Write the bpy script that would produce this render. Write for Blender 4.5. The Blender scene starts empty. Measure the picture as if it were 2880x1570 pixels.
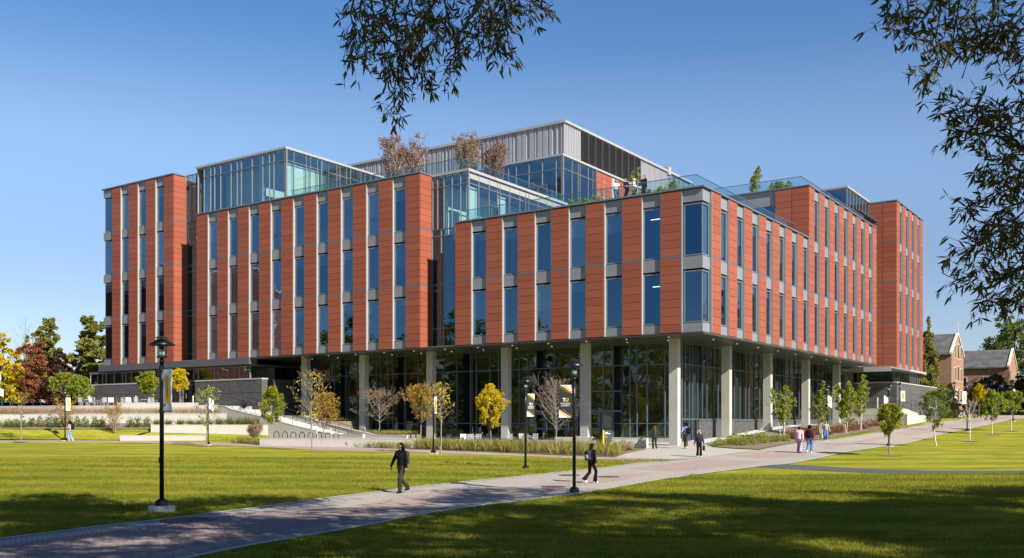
import bpy, math, random
import numpy as np
from mathutils import Vector, Matrix
R = math.radians
scene = bpy.context.scene
COL = scene.collection
# ---------------------------------------------------------------- camera
CAMH = 2.4
FPX = 2742.7; HOR = 1191.2
cam = bpy.data.objects.new('camera', bpy.data.cameras.new('camera'))
COL.objects.link(cam); scene.camera = cam
cam.location = (0, 0, CAMH); cam.rotation_euler = (R(90), 0, 0)
cam.data.sensor_width = 36.0; cam.data.lens = 36.0 * FPX / 2880.0
cam.data.shift_y = (HOR - 785.0) / 2880.0
cam.data.clip_start = 0.1; cam.data.clip_end = 3000
# ---------------------------------------------------------------- sky and sun
SUN_EL = R(33.5); SUN_AZ = math.atan2(0.6475, -0.762)      # azimuth measured from +Y towards +X
world = bpy.data.worlds.new('World'); scene.world = world; world.use_nodes = True
nt = world.node_tree; nt.nodes.clear()
sky = nt.nodes.new('ShaderNodeTexSky'); sky.sky_type = 'NISHITA'; sky.sun_disc = False
sky.sun_elevation = SUN_EL; sky.sun_rotation = SUN_AZ
sky.altitude = 100; sky.air_density = 1.0; sky.dust_density = 0.2; sky.ozone_density = 4.0
bg = nt.nodes.new('ShaderNodeBackground'); bg.inputs[1].default_value = 0.135
out = nt.nodes.new('ShaderNodeOutputWorld')
# clear autumn sky tinted by height, alike all round; unseen zenith darkened to deepen shade
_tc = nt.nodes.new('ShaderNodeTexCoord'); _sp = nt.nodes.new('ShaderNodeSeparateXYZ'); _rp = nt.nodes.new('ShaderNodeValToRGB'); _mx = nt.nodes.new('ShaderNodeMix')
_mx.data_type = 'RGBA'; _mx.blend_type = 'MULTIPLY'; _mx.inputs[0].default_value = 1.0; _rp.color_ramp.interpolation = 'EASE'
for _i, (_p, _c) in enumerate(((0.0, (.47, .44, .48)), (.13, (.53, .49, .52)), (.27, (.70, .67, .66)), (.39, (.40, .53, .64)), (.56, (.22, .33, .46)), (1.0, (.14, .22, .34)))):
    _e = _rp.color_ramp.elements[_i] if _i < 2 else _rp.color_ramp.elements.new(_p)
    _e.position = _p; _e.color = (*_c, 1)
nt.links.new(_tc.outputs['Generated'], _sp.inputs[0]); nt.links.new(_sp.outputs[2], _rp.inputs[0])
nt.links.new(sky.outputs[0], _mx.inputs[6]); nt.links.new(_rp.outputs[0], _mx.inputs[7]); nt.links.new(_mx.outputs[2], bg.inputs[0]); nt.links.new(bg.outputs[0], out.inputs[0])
sun = bpy.data.objects.new('sun', bpy.data.lights.new('sun', 'SUN')); COL.objects.link(sun)
sun.data.energy = 5.0; sun.data.angle = R(0.53); sun.data.color = (1.0, 0.94, 0.84)
sd = Vector((0.6475 * math.cos(SUN_EL), -0.762 * math.cos(SUN_EL), math.sin(SUN_EL))).normalized()
sun.rotation_euler = sd.to_track_quat('Z', 'Y').to_euler(); sun.location = (40, -50, 60)
scene.view_settings.view_transform = 'Standard'; scene.view_settings.look = 'None'
scene.view_settings.gamma = 1.0; scene.view_settings.use_curve_mapping = False
scene.view_settings.exposure = 0.8
scene.render.engine = 'CYCLES'
scene.cycles.max_bounces = 8; scene.cycles.transparent_max_bounces = 12
scene.cycles.glossy_bounces = 4; scene.cycles.transmission_bounces = 6; scene.cycles.diffuse_bounces = 3
# ---------------------------------------------------------------- materials
MATS = {}
def newmat(name):
    m = bpy.data.materials.new(name); m.use_nodes = True
    nt = m.node_tree; b = nt.nodes['Principled BSDF']
    MATS[name] = m
    return m, nt, b
def N(nt, typ, **kw):
    n = nt.nodes.new(typ)
    for k, v in kw.items(): setattr(n, k, v)
    return n
def L(nt, a, b): nt.links.new(a, b)
def ramp(nt, fac, stops):
    r = N(nt, 'ShaderNodeValToRGB'); e = r.color_ramp.elements
    while len(e) < len(stops): e.new(0.5)
    for i, (p, c) in enumerate(stops):
        e[i].position = p; e[i].color = (c[0], c[1], c[2], 1)
    L(nt, fac, r.inputs[0]); return r.outputs[0]
def noise(nt, scale, detail=4, rough=0.55, coord='Object', vec=None, stretch=None):
    t = N(nt, 'ShaderNodeTexNoise'); t.inputs['Scale'].default_value = scale
    t.inputs['Detail'].default_value = detail; t.inputs['Roughness'].default_value = rough
    c = N(nt, 'ShaderNodeTexCoord'); v = c.outputs[coord] if vec is None else vec
    if stretch:
        mp = N(nt, 'ShaderNodeMapping'); mp.inputs['Scale'].default_value = stretch
        L(nt, v, mp.inputs[0]); v = mp.outputs[0]
    L(nt, v, t.inputs['Vector']); return t.outputs['Fac']
def bump(nt, b, h, strength=0.3, dist=0.01):
    n = N(nt, 'ShaderNodeBump'); n.inputs['Strength'].default_value = strength
    n.inputs['Distance'].default_value = dist
    L(nt, h, n.inputs['Height']); L(nt, n.outputs[0], b.inputs['Normal'])
def mix(nt, fac, a, b, typ='MIX'):
    m = N(nt, 'ShaderNodeMix', data_type='RGBA', blend_type=typ)
    for i, v in ((0, fac), (6, a), (7, b)):
        if isinstance(v, (int, float)): m.inputs[i].default_value = v
        elif isinstance(v, tuple): m.inputs[i].default_value = (*v, 1)
        else: L(nt, v, m.inputs[i])
    return m.outputs[2]
def simple(name, col, rough=0.5, metal=0.0, var=0.12, scale=3.0, bmp=0.0, spec=0.5, coord='Object'):
    m, nt, b = newmat(name)
    f = noise(nt, scale, 5, coord=coord)
    lo = tuple(c * (1 - var) for c in col); hi = tuple(min(1, c * (1 + var)) for c in col)
    c = ramp(nt, f, [(0.3, lo), (0.7, hi)])
    L(nt, c, b.inputs['Base Color']); b.inputs['Roughness'].default_value = rough
    b.inputs['Metallic'].default_value = metal; b.inputs['Specular IOR Level'].default_value = spec
    if bmp: bump(nt, b, noise(nt, scale * 8, 4, coord=coord), bmp, 0.01)
    return m
def randmat(name, stops, rough=0.7, grain=0.0, gscale=20, spec=0.3, by='Random Per Island', metal=0, transl=0.0):
    """colour picked at random per piece (or per loose island)"""
    m, nt, b = newmat(name)
    if by == 'Object': src = N(nt, 'ShaderNodeObjectInfo').outputs['Random']
    else: src = N(nt, 'ShaderNodeNewGeometry').outputs['Random Per Island']
    c = ramp(nt, src, stops)
    if grain:
        g = noise(nt, gscale, 5)
        c = mix(nt, grain, c, ramp(nt, g, [(0.25, (0.25, 0.25, 0.25)), (0.75, (1, 1, 1))]), 'MULTIPLY')
    L(nt, c, b.inputs['Base Color']); b.inputs['Roughness'].default_value = rough
    b.inputs['Specular IOR Level'].default_value = spec; b.inputs['Metallic'].default_value = metal
    if transl:
        t = N(nt, 'ShaderNodeBsdfTranslucent'); L(nt, c, t.inputs[0])
        ms = N(nt, 'ShaderNodeMixShader'); ms.inputs[0].default_value = transl
        L(nt, b.outputs[0], ms.inputs[1]); L(nt, t.outputs[0], ms.inputs[2])
        L(nt, ms.outputs[0], nt.nodes['Material Output'].inputs[0])
    return m
def leafmat(name, cols, transl=0.4):
    n = len(cols)
    return randmat(name, [((i + 0.5) / n, c) for i, c in enumerate(cols)], rough=0.55, transl=transl, spec=0.25)

# terracotta: fine horizontal ribs, small tone change from tile to tile
def terracotta():
    m, nt, b = newmat('terracotta')
    r = N(nt, 'ShaderNodeObjectInfo').outputs['Random']; ri = N(nt, 'ShaderNodeNewGeometry').outputs['Random Per Island']
    a = N(nt, 'ShaderNodeMath', operation='ADD'); L(nt, r, a.inputs[0]); L(nt, ri, a.inputs[1])
    fr = N(nt, 'ShaderNodeMath', operation='FRACT'); L(nt, a.outputs[0], fr.inputs[0])
    c = ramp(nt, fr.outputs[0], [(0, (0.265, 0.064, 0.030)), (0.3, (0.285, 0.071, 0.034)), (0.7, (0.300, 0.075, 0.036)), (1, (0.325, 0.085, 0.042))])
    c2 = mix(nt, 0.10, c, ramp(nt, noise(nt, 1.3, 6), [(0.3, (0.7, 0.7, 0.7)), (0.7, (1, 1, 1))]), 'MULTIPLY')
    L(nt, c2, b.inputs['Base Color']); b.inputs['Roughness'].default_value = 0.62
    b.inputs['Specular IOR Level'].default_value = 0.55
    w = N(nt, 'ShaderNodeTexWave', wave_type='BANDS', bands_direction='Z'); w.inputs['Scale'].default_value = 3.2
    cc = N(nt, 'ShaderNodeTexCoord'); L(nt, cc.outputs['Object'], w.inputs[0])
    bump(nt, b, w.outputs['Fac'], 0.12, 0.01)
    return m
terracotta()
simple('alu_grey', (0.215, 0.22, 0.245), 0.42, 0.0, 0.05, 0.7)
simple('jamb_white', (0.34, 0.34, 0.33), 0.40, 0.0, 0.04, 0.7)
simple('alu_light', (0.33, 0.33, 0.34), 0.40, 0.0, 0.04, 0.7)
simple('alu_frame', (0.30, 0.31, 0.33), 0.35, 0.2, 0.05)
simple('coping_metal', (0.17, 0.19, 0.23), 0.35, 0.3, 0.06)
simple('fascia_metal', (0.11, 0.115, 0.13), 0.45, 0.2, 0.08)
simple('backing', (0.03, 0.02, 0.02), 0.9)
simple('penthouse_metal', (0.33, 0.33, 0.355), 0.42, 0.1, 0.05, 0.4)
simple('louvre_metal', (0.10, 0.10, 0.11), 0.5, 0.2)
simple('mullion', (0.21, 0.215, 0.23), 0.4, 0.2, 0.04)
simple('mullion_dark', (0.12, 0.15, 0.20), 0.4, 0.3, 0.05)
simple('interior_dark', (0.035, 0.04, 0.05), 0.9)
simple('interior_mid', (0.14, 0.15, 0.15), 0.9, var=0.3, scale=0.6)
simple('interior_pale', (0.62, 0.72, 0.68), 0.9, var=0.06)
simple('blind', (0.50, 0.56, 0.60), 0.8)
simple('roof_gravel', (0.30, 0.29, 0.27), 0.95, 0, 0.25, 12)
simple('white_concrete', (0.46, 0.435, 0.385), 0.8, 0, 0.07, 0.9, 0.12)
simple('column_concrete', (0.42, 0.405, 0.36), 0.8, 0, 0.08, 1.2, 0.1)
simple('black_metal', (0.012, 0.013, 0.016), 0.35, 0.3, 0.2, 4, 0, 0.6)
simple('dark_rail', (0.03, 0.03, 0.032), 0.4, 0.4)
simple('banner_black', (0.018, 0.02, 0.022), 0.7)
simple('banner_white', (0.72, 0.73, 0.76), 0.7)
simple('banner_gold', (0.75, 0.42, 0.035), 0.7)
simple('ink_black', (0.01, 0.01, 0.01), 0.8)
simple('sign_grey', (0.085, 0.09, 0.10), 0.5)
simple('sign_yellow', (0.82, 0.58, 0.01), 0.5)
simple('mulch', (0.19, 0.145, 0.105), 0.95, 0, 0.4, 14, 0.6)
simple('manhole_iron', (0.10, 0.065, 0.05), 0.8, 0.2, 0.2, 10, 0.3)
simple('slate_old', (0.105, 0.10, 0.10), 0.8, 0, 0.35, 0.8)
simple('limestone', (0.58, 0.54, 0.46), 0.85)
simple('bark_grey', (0.24, 0.20, 0.16), 0.9, 0, 0.3, 8, 0.4)
simple('bark_dark', (0.055, 0.045, 0.035), 0.95, 0, 0.3, 6, 0.5)
simple('bark_tan', (0.30, 0.24, 0.18), 0.9, 0, 0.25, 9)
simple('bark_birch', (0.50, 0.46, 0.41), 0.8, 0, 0.3, 9)
simple('twig_brown', (0.30, 0.19, 0.14), 0.9)
simple('chair_metal', (0.55, 0.56, 0.58), 0.4, 0.3)
simple('blue_paint', (0.01, 0.17, 0.62), 0.4)
simple('white_paint', (0.78, 0.78, 0.78), 0.5)
simple('tyre', (0.015, 0.015, 0.015), 0.85)
simple('concrete_grey', (0.40, 0.385, 0.35), 0.9, 0, 0.15, 6, 0.3)
simple('asphalt', (0.085, 0.08, 0.08), 0.95, 0, 0.2, 30, 0.4, coord='Object')
simple('gravel_white', (0.50, 0.50, 0.50), 0.95, 0, 0.6, 9, 0.8)

def soffit_mat():
    m, nt, b = newmat('soffit')
    w = N(nt, 'ShaderNodeTexWave', wave_type='BANDS', bands_direction='Y'); w.inputs['Scale'].default_value = 1.3
    cc = N(nt, 'ShaderNodeTexCoord'); L(nt, cc.outputs['Object'], w.inputs[0])
    c = ramp(nt, w.outputs['Fac'], [(0.0, (0.03, 0.028, 0.025)), (0.12, (0.075, 0.07, 0.06)), (1, (0.09, 0.083, 0.07))])
    L(nt, c, b.inputs['Base Color']); b.inputs['Roughness'].default_value = 0.32
    b.inputs['Metallic'].default_value = 0.15
soffit_mat()

def paving(name, c1, c2, mortar, sx, sy, coord='Object', rough=0.9, ang=0.0, bstr=0.25, msize=0.012):
    m, nt, b = newmat(name)
    cc = N(nt, 'ShaderNodeTexCoord'); mp = N(nt, 'ShaderNodeMapping'); mp.inputs['Rotation'].default_value = (0, 0, ang)
    L(nt, cc.outputs[coord], mp.inputs[0])
    br = N(nt, 'ShaderNodeTexBrick'); br.inputs['Scale'].default_value = 1
    br.inputs['Brick Width'].default_value = sx; br.inputs['Row Height'].default_value = sy
    br.inputs['Mortar Size'].default_value = msize; br.inputs['Color1'].default_value = (*c1, 1)
    br.inputs['Color2'].default_value = (*c2, 1); br.inputs['Mortar'].default_value = (*mortar, 1)
    L(nt, mp.outputs[0], br.inputs[0])
    c = mix(nt, 0.3, br.outputs['Color'], ramp(nt, noise(nt, 0.7, 6, 0.65), [(0.3, (0.65, 0.65, 0.65)), (0.7, (1, 1, 1))]), 'MULTIPLY')
    L(nt, c, b.inputs['Base Color']); b.inputs['Roughness'].default_value = rough
    return m
paving('path_grey', (0.46, 0.41, 0.34), (0.41, 0.37, 0.31), (0.28, 0.25, 0.21), 0.2, 0.1, ang=1.1)
paving('path_pink', (0.50, 0.36, 0.31), (0.45, 0.33, 0.29), (0.18, 0.14, 0.12), 0.2, 0.1, ang=0.12)
paving('path_inlay_mat', (0.50, 0.36, 0.305), (0.46, 0.345, 0.295), (0.18, 0.13, 0.11), 0.2, 0.1, ang=1.1)
paving('plaza_mat', (0.47, 0.43, 0.36), (0.44, 0.41, 0.35), (0.30, 0.27, 0.23), 1.5, 1.5, ang=0.6, msize=0.02)

def wallbrick(name, c1, c2, mortar, w=0.24, h=0.075):
    """running bond in the plane of any upright wall"""
    m, nt, b = newmat(name)
    cc = N(nt, 'ShaderNodeTexCoord'); sp = N(nt, 'ShaderNodeSeparateXYZ'); L(nt, cc.outputs['Object'], sp.inputs[0])
    ad = N(nt, 'ShaderNodeMath', operation='ADD'); L(nt, sp.outputs[0], ad.inputs[0]); L(nt, sp.outputs[1], ad.inputs[1])
    cb = N(nt, 'ShaderNodeCombineXYZ'); L(nt, ad.outputs[0], cb.inputs[0]); L(nt, sp.outputs[2], cb.inputs[1])
    br = N(nt, 'ShaderNodeTexBrick'); br.inputs['Scale'].default_value = 1
    br.inputs['Brick Width'].default_value = w; br.inputs['Row Height'].default_value = h
    br.inputs['Mortar Size'].default_value = 0.01; br.inputs['Color1'].default_value = (*c1, 1)
    br.inputs['Color2'].default_value = (*c2, 1); br.inputs['Mortar'].default_value = (*mortar, 1)
    L(nt, cb.outputs[0], br.inputs[0])
    c = mix(nt, 0.35, br.outputs['Color'], ramp(nt, noise(nt, 0.6, 6, 0.7), [(0.3, (0.6, 0.6, 0.6)), (0.7, (1, 1, 1))]), 'MULTIPLY')
    L(nt, c, b.inputs['Base Color']); b.inputs['Roughness'].default_value = 0.85
    bump(nt, b, br.outputs['Fac'], -0.5, 0.01)
wallbrick('dark_brick', (0.125, 0.12, 0.12), (0.075, 0.072, 0.075), (0.035, 0.035, 0.035), 0.4, 0.1)
wallbrick('deep_red_brick', (0.30, 0.055, 0.035), (0.22, 0.04, 0.028), (0.22, 0.12, 0.09))
wallbrick('red_brick', (0.40, 0.195, 0.105), (0.28, 0.125, 0.065), (0.32, 0.24, 0.17))

def glass(name, tint, refl, trans, rough=0.0, f0=0.25, wav=0.0):
    """coated sheet glass: mirror reflection over a tinted see-through"""
    m, nt, b = newmat(name); nt.nodes.remove(b)
    g = N(nt, 'ShaderNodeBsdfGlossy'); g.inputs['Color'].default_value = (*refl, 1); g.inputs['Roughness'].default_value = rough
    t = N(nt, 'ShaderNodeBsdfTransparent'); t.inputs[0].default_value = (*trans, 1)
    fr = N(nt, 'ShaderNodeFresnel'); fr.inputs[0].default_value = 1.5
    mr = N(nt, 'ShaderNodeMapRange'); mr.inputs['From Min'].default_value = 0.04; mr.inputs['From Max'].default_value = 1.0
    mr.inputs['To Min'].default_value = f0; mr.inputs['To Max'].default_value = 1.0
    L(nt, fr.outputs[0], mr.inputs[0])
    bf = N(nt, 'ShaderNodeMath', operation='SUBTRACT'); bf.inputs[0].default_value = 1.0; L(nt, N(nt, 'ShaderNodeNewGeometry').outputs['Backfacing'], bf.inputs[1])
    fm = N(nt, 'ShaderNodeMath', operation='MULTIPLY'); L(nt, mr.outputs[0], fm.inputs[0]); L(nt, bf.outputs[0], fm.inputs[1])
    ms = N(nt, 'ShaderNodeMixShader'); L(nt, fm.outputs[0], ms.inputs[0]); L(nt, t.outputs[0], ms.inputs[1]); L(nt, g.outputs[0], ms.inputs[2])
    if wav:
        bp = N(nt, 'ShaderNodeBump'); bp.inputs['Strength'].default_value = 1.0; bp.inputs['Distance'].default_value = wav
        L(nt, noise(nt, 0.7, 1), bp.inputs['Height']); L(nt, bp.outputs[0], g.inputs['Normal'])
    L(nt, ms.outputs[0], nt.nodes['Material Output'].inputs[0])
    return m
glass('window_glass', None, (0.075, 0.25, 0.52), (0.62, 0.72, 0.78), f0=0.46, wav=0.010)
_nt = MATS['window_glass'].node_tree; _g = [n for n in _nt.nodes if n.type == 'BSDF_GLOSSY'][0]
L(_nt, ramp(_nt, N(_nt, 'ShaderNodeObjectInfo').outputs['Random'], [(0, (0.08, 0.22, 0.38)), (0.35, (0.12, 0.29, 0.48)), (0.7, (0.18, 0.35, 0.52)), (1, (0.30, 0.46, 0.60))]), _g.inputs['Color'])
glass('pavilion_glass', None, (0.20, 0.46, 0.72), (0.86, 0.94, 0.92), f0=0.30, wav=0.003)
glass('lobby_glass', None, (0.48, 0.56, 0.50), (0.70, 0.78, 0.76), f0=0.20, wav=0.006)
glass('clear_glass', None, (0.85, 0.92, 0.95), (0.80, 0.90, 0.92), f0=0.06)

for _nm in ('window_glass', 'pavilion_glass'):      # coating turns neutral towards grazing view
    _nt = MATS[_nm].node_tree; _g = [n for n in _nt.nodes if n.type == 'BSDF_GLOSSY'][0]; _lw = N(_nt, 'ShaderNodeLayerWeight'); _lw.inputs[0].default_value = .5
    _pw = N(_nt, 'ShaderNodeMath', operation='POWER'); L(_nt, _lw.outputs['Facing'], _pw.inputs[0]); _pw.inputs[1].default_value = 1.6
    _src = _g.inputs['Color'].links[0].from_socket if _g.inputs['Color'].is_linked else tuple(_g.inputs['Color'].default_value)[:3]
    L(_nt, mix(_nt, _pw.outputs[0], _src, (.62, .68, .72)), _g.inputs['Color'])
def turf_pattern(nt, c, k=1.0):
    """mowing bands, patchy growth and worn spots in world space, shared by the turf and its blades"""
    pos = N(nt, 'ShaderNodeNewGeometry').outputs['Position']
    big = noise(nt, 0.6, 7, 0.78, vec=pos, stretch=(0.3, 1, 1)); mid = noise(nt, 2.4, 6, 0.8, vec=pos, stretch=(0.4, 1, 1))
    c = mix(nt, 0.85*k, c, ramp(nt, big, [(0.40, (0.46, 0.60, 0.32)), (0.58, (1, 1, 1))]), 'MULTIPLY')
    c = mix(nt, 0.5*k, c, ramp(nt, mid, [(0.38, (0.5, 0.58, 0.4)), (0.60, (1, 1, 1))]), 'MULTIPLY')
    w = N(nt, 'ShaderNodeTexWave', wave_type='BANDS', bands_direction='Y'); w.inputs['Scale'].default_value = 0.075
    w.inputs['Distortion'].default_value = 5.0; w.inputs['Detail'].default_value = 4; w.inputs['Detail Scale'].default_value = 0.35
    mp = N(nt, 'ShaderNodeMapping'); mp.inputs['Rotation'].default_value = (0, 0, 0.12); L(nt, pos, mp.inputs[0]); L(nt, mp.outputs[0], w.inputs[0])
    c = mix(nt, 0.5*k, c, ramp(nt, w.outputs['Fac'], [(0.25, (0.58, 0.72, 0.48)), (0.75, (1, 1, 1))]), 'MULTIPLY')
    thr = ramp(nt, noise(nt, 0.55, 9, 0.82, vec=pos, stretch=(0.45, 1.4, 1)), [(0.59, (0, 0, 0)), (0.68, (0.7, 0.7, 0.7))])
    return mix(nt, thr, c, (0.42, 0.35, 0.15))
def lawn_mat():
    m, nt, b = newmat('lawn_grass')
    fine = noise(nt, 30, 8, 0.85, stretch=(1, 0.5, 1))
    c = ramp(nt, fine, [(0.30, (0.17, 0.165, 0.012)), (0.5, (0.40, 0.36, 0.036)), (0.70, (0.60, 0.51, 0.09))])
    c = turf_pattern(nt, c)
    L(nt, c, b.inputs['Base Color']); b.inputs['Roughness'].default_value = 0.9; b.inputs['Specular IOR Level'].default_value = 0.1
    bump(nt, b, fine, 0.6, 0.04)
def blade_mat():
    m, nt, b = newmat('grass_blade')
    c = ramp(nt, N(nt, 'ShaderNodeNewGeometry').outputs['Random Per Island'], [(0.1, (0.16, 0.19, 0.012)), (0.4, (0.31, 0.30, 0.022)), (0.7, (0.43, 0.38, 0.04)), (1, (0.58, 0.48, 0.11))])
    c = turf_pattern(nt, c); L(nt, c, b.inputs['Base Color']); b.inputs['Roughness'].default_value = .6; b.inputs['Specular IOR Level'].default_value = .2
    t = N(nt, 'ShaderNodeBsdfTranslucent'); L(nt, c, t.inputs[0]); ms = N(nt, 'ShaderNodeMixShader'); ms.inputs[0].default_value = .42
    L(nt, b.outputs[0], ms.inputs[1]); L(nt, t.outputs[0], ms.inputs[2]); L(nt, ms.outputs[0], nt.nodes['Material Output'].inputs[0])
blade_mat()
lawn_mat()
LEAF = {
 'oak_dark': [(0.030, 0.038, 0.008), (0.045, 0.050, 0.010), (0.07, 0.065, 0.012), (0.11, 0.09, 0.014)],
 'green': [(0.08, 0.12, 0.014), (0.13, 0.18, 0.02), (0.19, 0.23, 0.025)],
 'yellow_green': [(0.15, 0.20, 0.015), (0.26, 0.28, 0.018), (0.42, 0.38, 0.02)],
 'yellow': [(0.62, 0.44, 0.014), (0.75, 0.55, 0.02), (0.50, 0.45, 0.02)],
 'gold_brown': [(0.42, 0.25, 0.02), (0.50, 0.33, 0.03), (0.28, 0.17, 0.04)],
 'brown_red': [(0.20, 0.07, 0.055), (0.27, 0.12, 0.09), (0.32, 0.21, 0.14)],
 'tan': [(0.26, 0.17, 0.10), (0.34, 0.23, 0.14)],
 'red_maple': [(0.30, 0.09, 0.045), (0.42, 0.15, 0.07), (0.24, 0.10, 0.05)],
 'dark_red': [(0.08, 0.03, 0.025), (0.13, 0.045, 0.03), (0.05, 0.03, 0.02)],
 'pine': [(0.17, 0.19, 0.04), (0.26, 0.26, 0.05), (0.38, 0.34, 0.07)],
 'birch_leaf': [(0.17, 0.22, 0.022), (0.27, 0.31, 0.03), (0.38, 0.40, 0.05)],
 'olive': [(0.07, 0.07, 0.02), (0.11, 0.10, 0.03), (0.16, 0.09, 0.03)],
 'shrub_green': [(0.09, 0.12, 0.022), (0.15, 0.19, 0.035), (0.22, 0.24, 0.05)],
 'shrub_lime': [(0.24, 0.27, 0.02), (0.36, 0.36, 0.03), (0.15, 0.19, 0.02)],
 'shrub_red': [(0.30, 0.07, 0.035), (0.22, 0.07, 0.035), (0.16, 0.12, 0.03)],
 'straw': [(0.38, 0.26, 0.17), (0.52, 0.38, 0.26), (0.27, 0.16, 0.10)],
 'meadow': [(0.17, 0.21, 0.035), (0.30, 0.31, 0.06), (0.42, 0.34, 0.08), (0.20, 0.15, 0.07)],
}
for k, v in LEAF.items(): leafmat(k, v)

# ---------------------------------------------------------------- mesh helpers
class MB:
    def __init__(s): s.v = []; s.f = []
    def add(s, vs, fs):
        o = len(s.v); s.v += [tuple(v) for v in vs]; s.f += [tuple(o + i for i in f) for f in fs]; return s
    def box(s, x0, x1, y0, y1, z0, z1):
        if x0 > x1: x0, x1 = x1, x0
        if y0 > y1: y0, y1 = y1, y0
        if z0 > z1: z0, z1 = z1, z0
        return s.add([(x0,y0,z0),(x1,y0,z0),(x1,y1,z0),(x0,y1,z0),(x0,y0,z1),(x1,y0,z1),(x1,y1,z1),(x0,y1,z1)],
              [(0,3,2,1),(4,5,6,7),(0,1,5,4),(1,2,6,5),(2,3,7,6),(3,0,4,7)])
    def tube(s, pts, r, n=8, cap=True):
        pts = [Vector(p) for p in pts]; rs = r if isinstance(r, (list, tuple)) else [r] * len(pts)
        rings = []
        up = Vector((0, 0, 1))
        for i, p in enumerate(pts):
            d = (pts[min(i + 1, len(pts) - 1)] - pts[max(i - 1, 0)])
            if d.length < 1e-9: d = Vector((0, 0, 1))
            d.normalize()
            a = d.cross(up if abs(d.z) < 0.95 else Vector((1, 0, 0))).normalized(); b = d.cross(a)
            rings.append([p + (a * math.cos(t) + b * math.sin(t)) * rs[i] for t in [2 * math.pi * k / n for k in range(n)]])
        vs = [v for rg in rings for v in rg]; fs = []
        for i in range(len(pts) - 1):
            for k in range(n):
                k2 = (k + 1) % n
                fs.append((i*n+k, (i+1)*n+k, (i+1)*n+k2, i*n+k2))
        if cap: fs.append(tuple(range(n))); fs.append(tuple(reversed(range((len(pts)-1)*n, len(pts)*n))))
        return s.add(vs, fs)
    def lathe(s, prof, n=20, c=(0, 0, 0)):
        vs = []; fs = []
        for r, z in prof:
            vs += [(c[0] + r*math.cos(2*math.pi*k/n), c[1] + r*math.sin(2*math.pi*k/n), c[2] + z) for k in range(n)]
        for i in range(len(prof) - 1):
            for k in range(n):
                k2 = (k + 1) % n
                fs.append((i*n+k, i*n+k2, (i+1)*n+k2, (i+1)*n+k))
        fs.append(tuple(reversed(range(n)))); fs.append(tuple(range((len(prof)-1)*n, len(prof)*n)))
        return s.add(vs, fs)
    def prism(s, poly, z0, z1):
        n = len(poly)
        zt = z1 if callable(z1) else (lambda x, y: z1)
        vs = [(x, y, z0) for x, y in poly] + [(x, y, zt(x, y)) for x, y in poly]
        fs = [tuple(reversed(range(n))), tuple(range(n, 2*n))] + [(i, (i+1) % n, n+(i+1) % n, n+i) for i in range(n)]
        return s.add(vs, fs)
    def mesh(s, name, mat=None, smooth=False):
        me = bpy.data.meshes.new(name); me.from_pydata(s.v, [], s.f)
        if mat: me.materials.append(MATS[mat])
        if smooth: me.shade_smooth()
        return me
    def obj(s, name, mat, parent=None, smooth=False, **props):
        return link(name, s.mesh(name, mat, smooth), parent, **props)
def link(name, me, parent=None, loc=None, rot=None, **props):
    o = bpy.data.objects.new(name, me); COL.objects.link(o)
    if parent: o.parent = parent
    if loc is not None: o.location = loc
    if rot is not None: o.rotation_euler = rot
    for k, v in props.items(): o[k] = v
    return o
def tag(o, label, cat, group=None):
    o['label'] = label; o['category'] = cat
    if group: o['group'] = group
    return o
def thing(name, label, cat, loc=(0, 0, 0), rz=0.0, group=None):
    o = bpy.data.objects.new(name, None); COL.objects.link(o); o.location = loc; o.rotation_euler = (0, 0, rz)
    o.empty_display_size = 0.3
    return tag(o, label, cat, group)
def copy_tree(o, parent=None):
    c = o.copy(); COL.objects.link(c)
    if parent: c.parent = parent
    for ch in list(o.children): copy_tree(ch, c)
    return c
def npmesh(name, V, F, mat=None, smooth=False):
    """V (n,3), F (m,k) numpy"""
    me = bpy.data.meshes.new(name); n, k = F.shape
    me.vertices.add(len(V)); me.vertices.foreach_set('co', np.ascontiguousarray(V, dtype=np.float32).ravel())
    me.loops.add(n * k); me.loops.foreach_set('vertex_index', np.ascontiguousarray(F, dtype=np.int32).ravel())
    me.polygons.add(n); me.polygons.foreach_set('loop_start', np.arange(0, n * k, k, dtype=np.int32))
    me.polygons.foreach_set('loop_total', np.full(n, k, dtype=np.int32))
    me.update(calc_edges=True)
    if mat: me.materials.append(MATS[mat])
    if smooth: me.shade_smooth()
    return me

# ---------------------------------------------------------------- terrain
TC = np.array([(-80,12,0),(-30,15,0),(0,8,0),(30,12,0),(80,12,.2),(-20,26,0),(2,33,0),(-3.5,32,0),(5,39,0),(20,35,.05),(45,38,.2),
 (-45,50,.25),(.65,47.5,.14),(-5,62.8,.43),(-23.4,75,.7),(-30,84,.93),(-45,85,.93),(-60,85,1.0),(12,60.5,.27),(7.3,70.7,.6),(11.9,71.3,.78),(11.7,67,.6),
 (17.2,78.4,1.23),(22.5,86.2,1.79),(28.4,94.8,2.2),(18.4,62.5,.49),(26,80.5,1.0),(27,69.7,.72),(41.8,89.5,1.59),(41,104,2.2),(56,109,2.6),
 (55.3,122,3.0),(62,118,2.95),(80,100,2.2),(75,60,.7),(70,140,3.8),(70,160,4.6),(90,165,4.7),(30,50,.3),(-8,85,.9),(-48,97,2.2),(-50,112,3.4),(-30,112,3.0),(0,110,2.0),(-62,125,3.5),(-80,60,.3),(120,120,3.0),(0,160,4.0),(-60,170,4.0),(130,60,.8),(130,180,5),(-110,100,1.6)], float)
def _phi(r): return np.where(r > 1e-9, r * r * np.log(np.maximum(r, 1e-9)), 0)
_n = len(TC); _K = _phi(np.linalg.norm(TC[:, None, :2] - TC[None, :, :2], axis=2)) + np.eye(_n) * 12.0
_P = np.hstack([np.ones((_n, 1)), TC[:, :2]]); _A = np.block([[_K, _P], [_P.T, np.zeros((3, 3))]])
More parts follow.
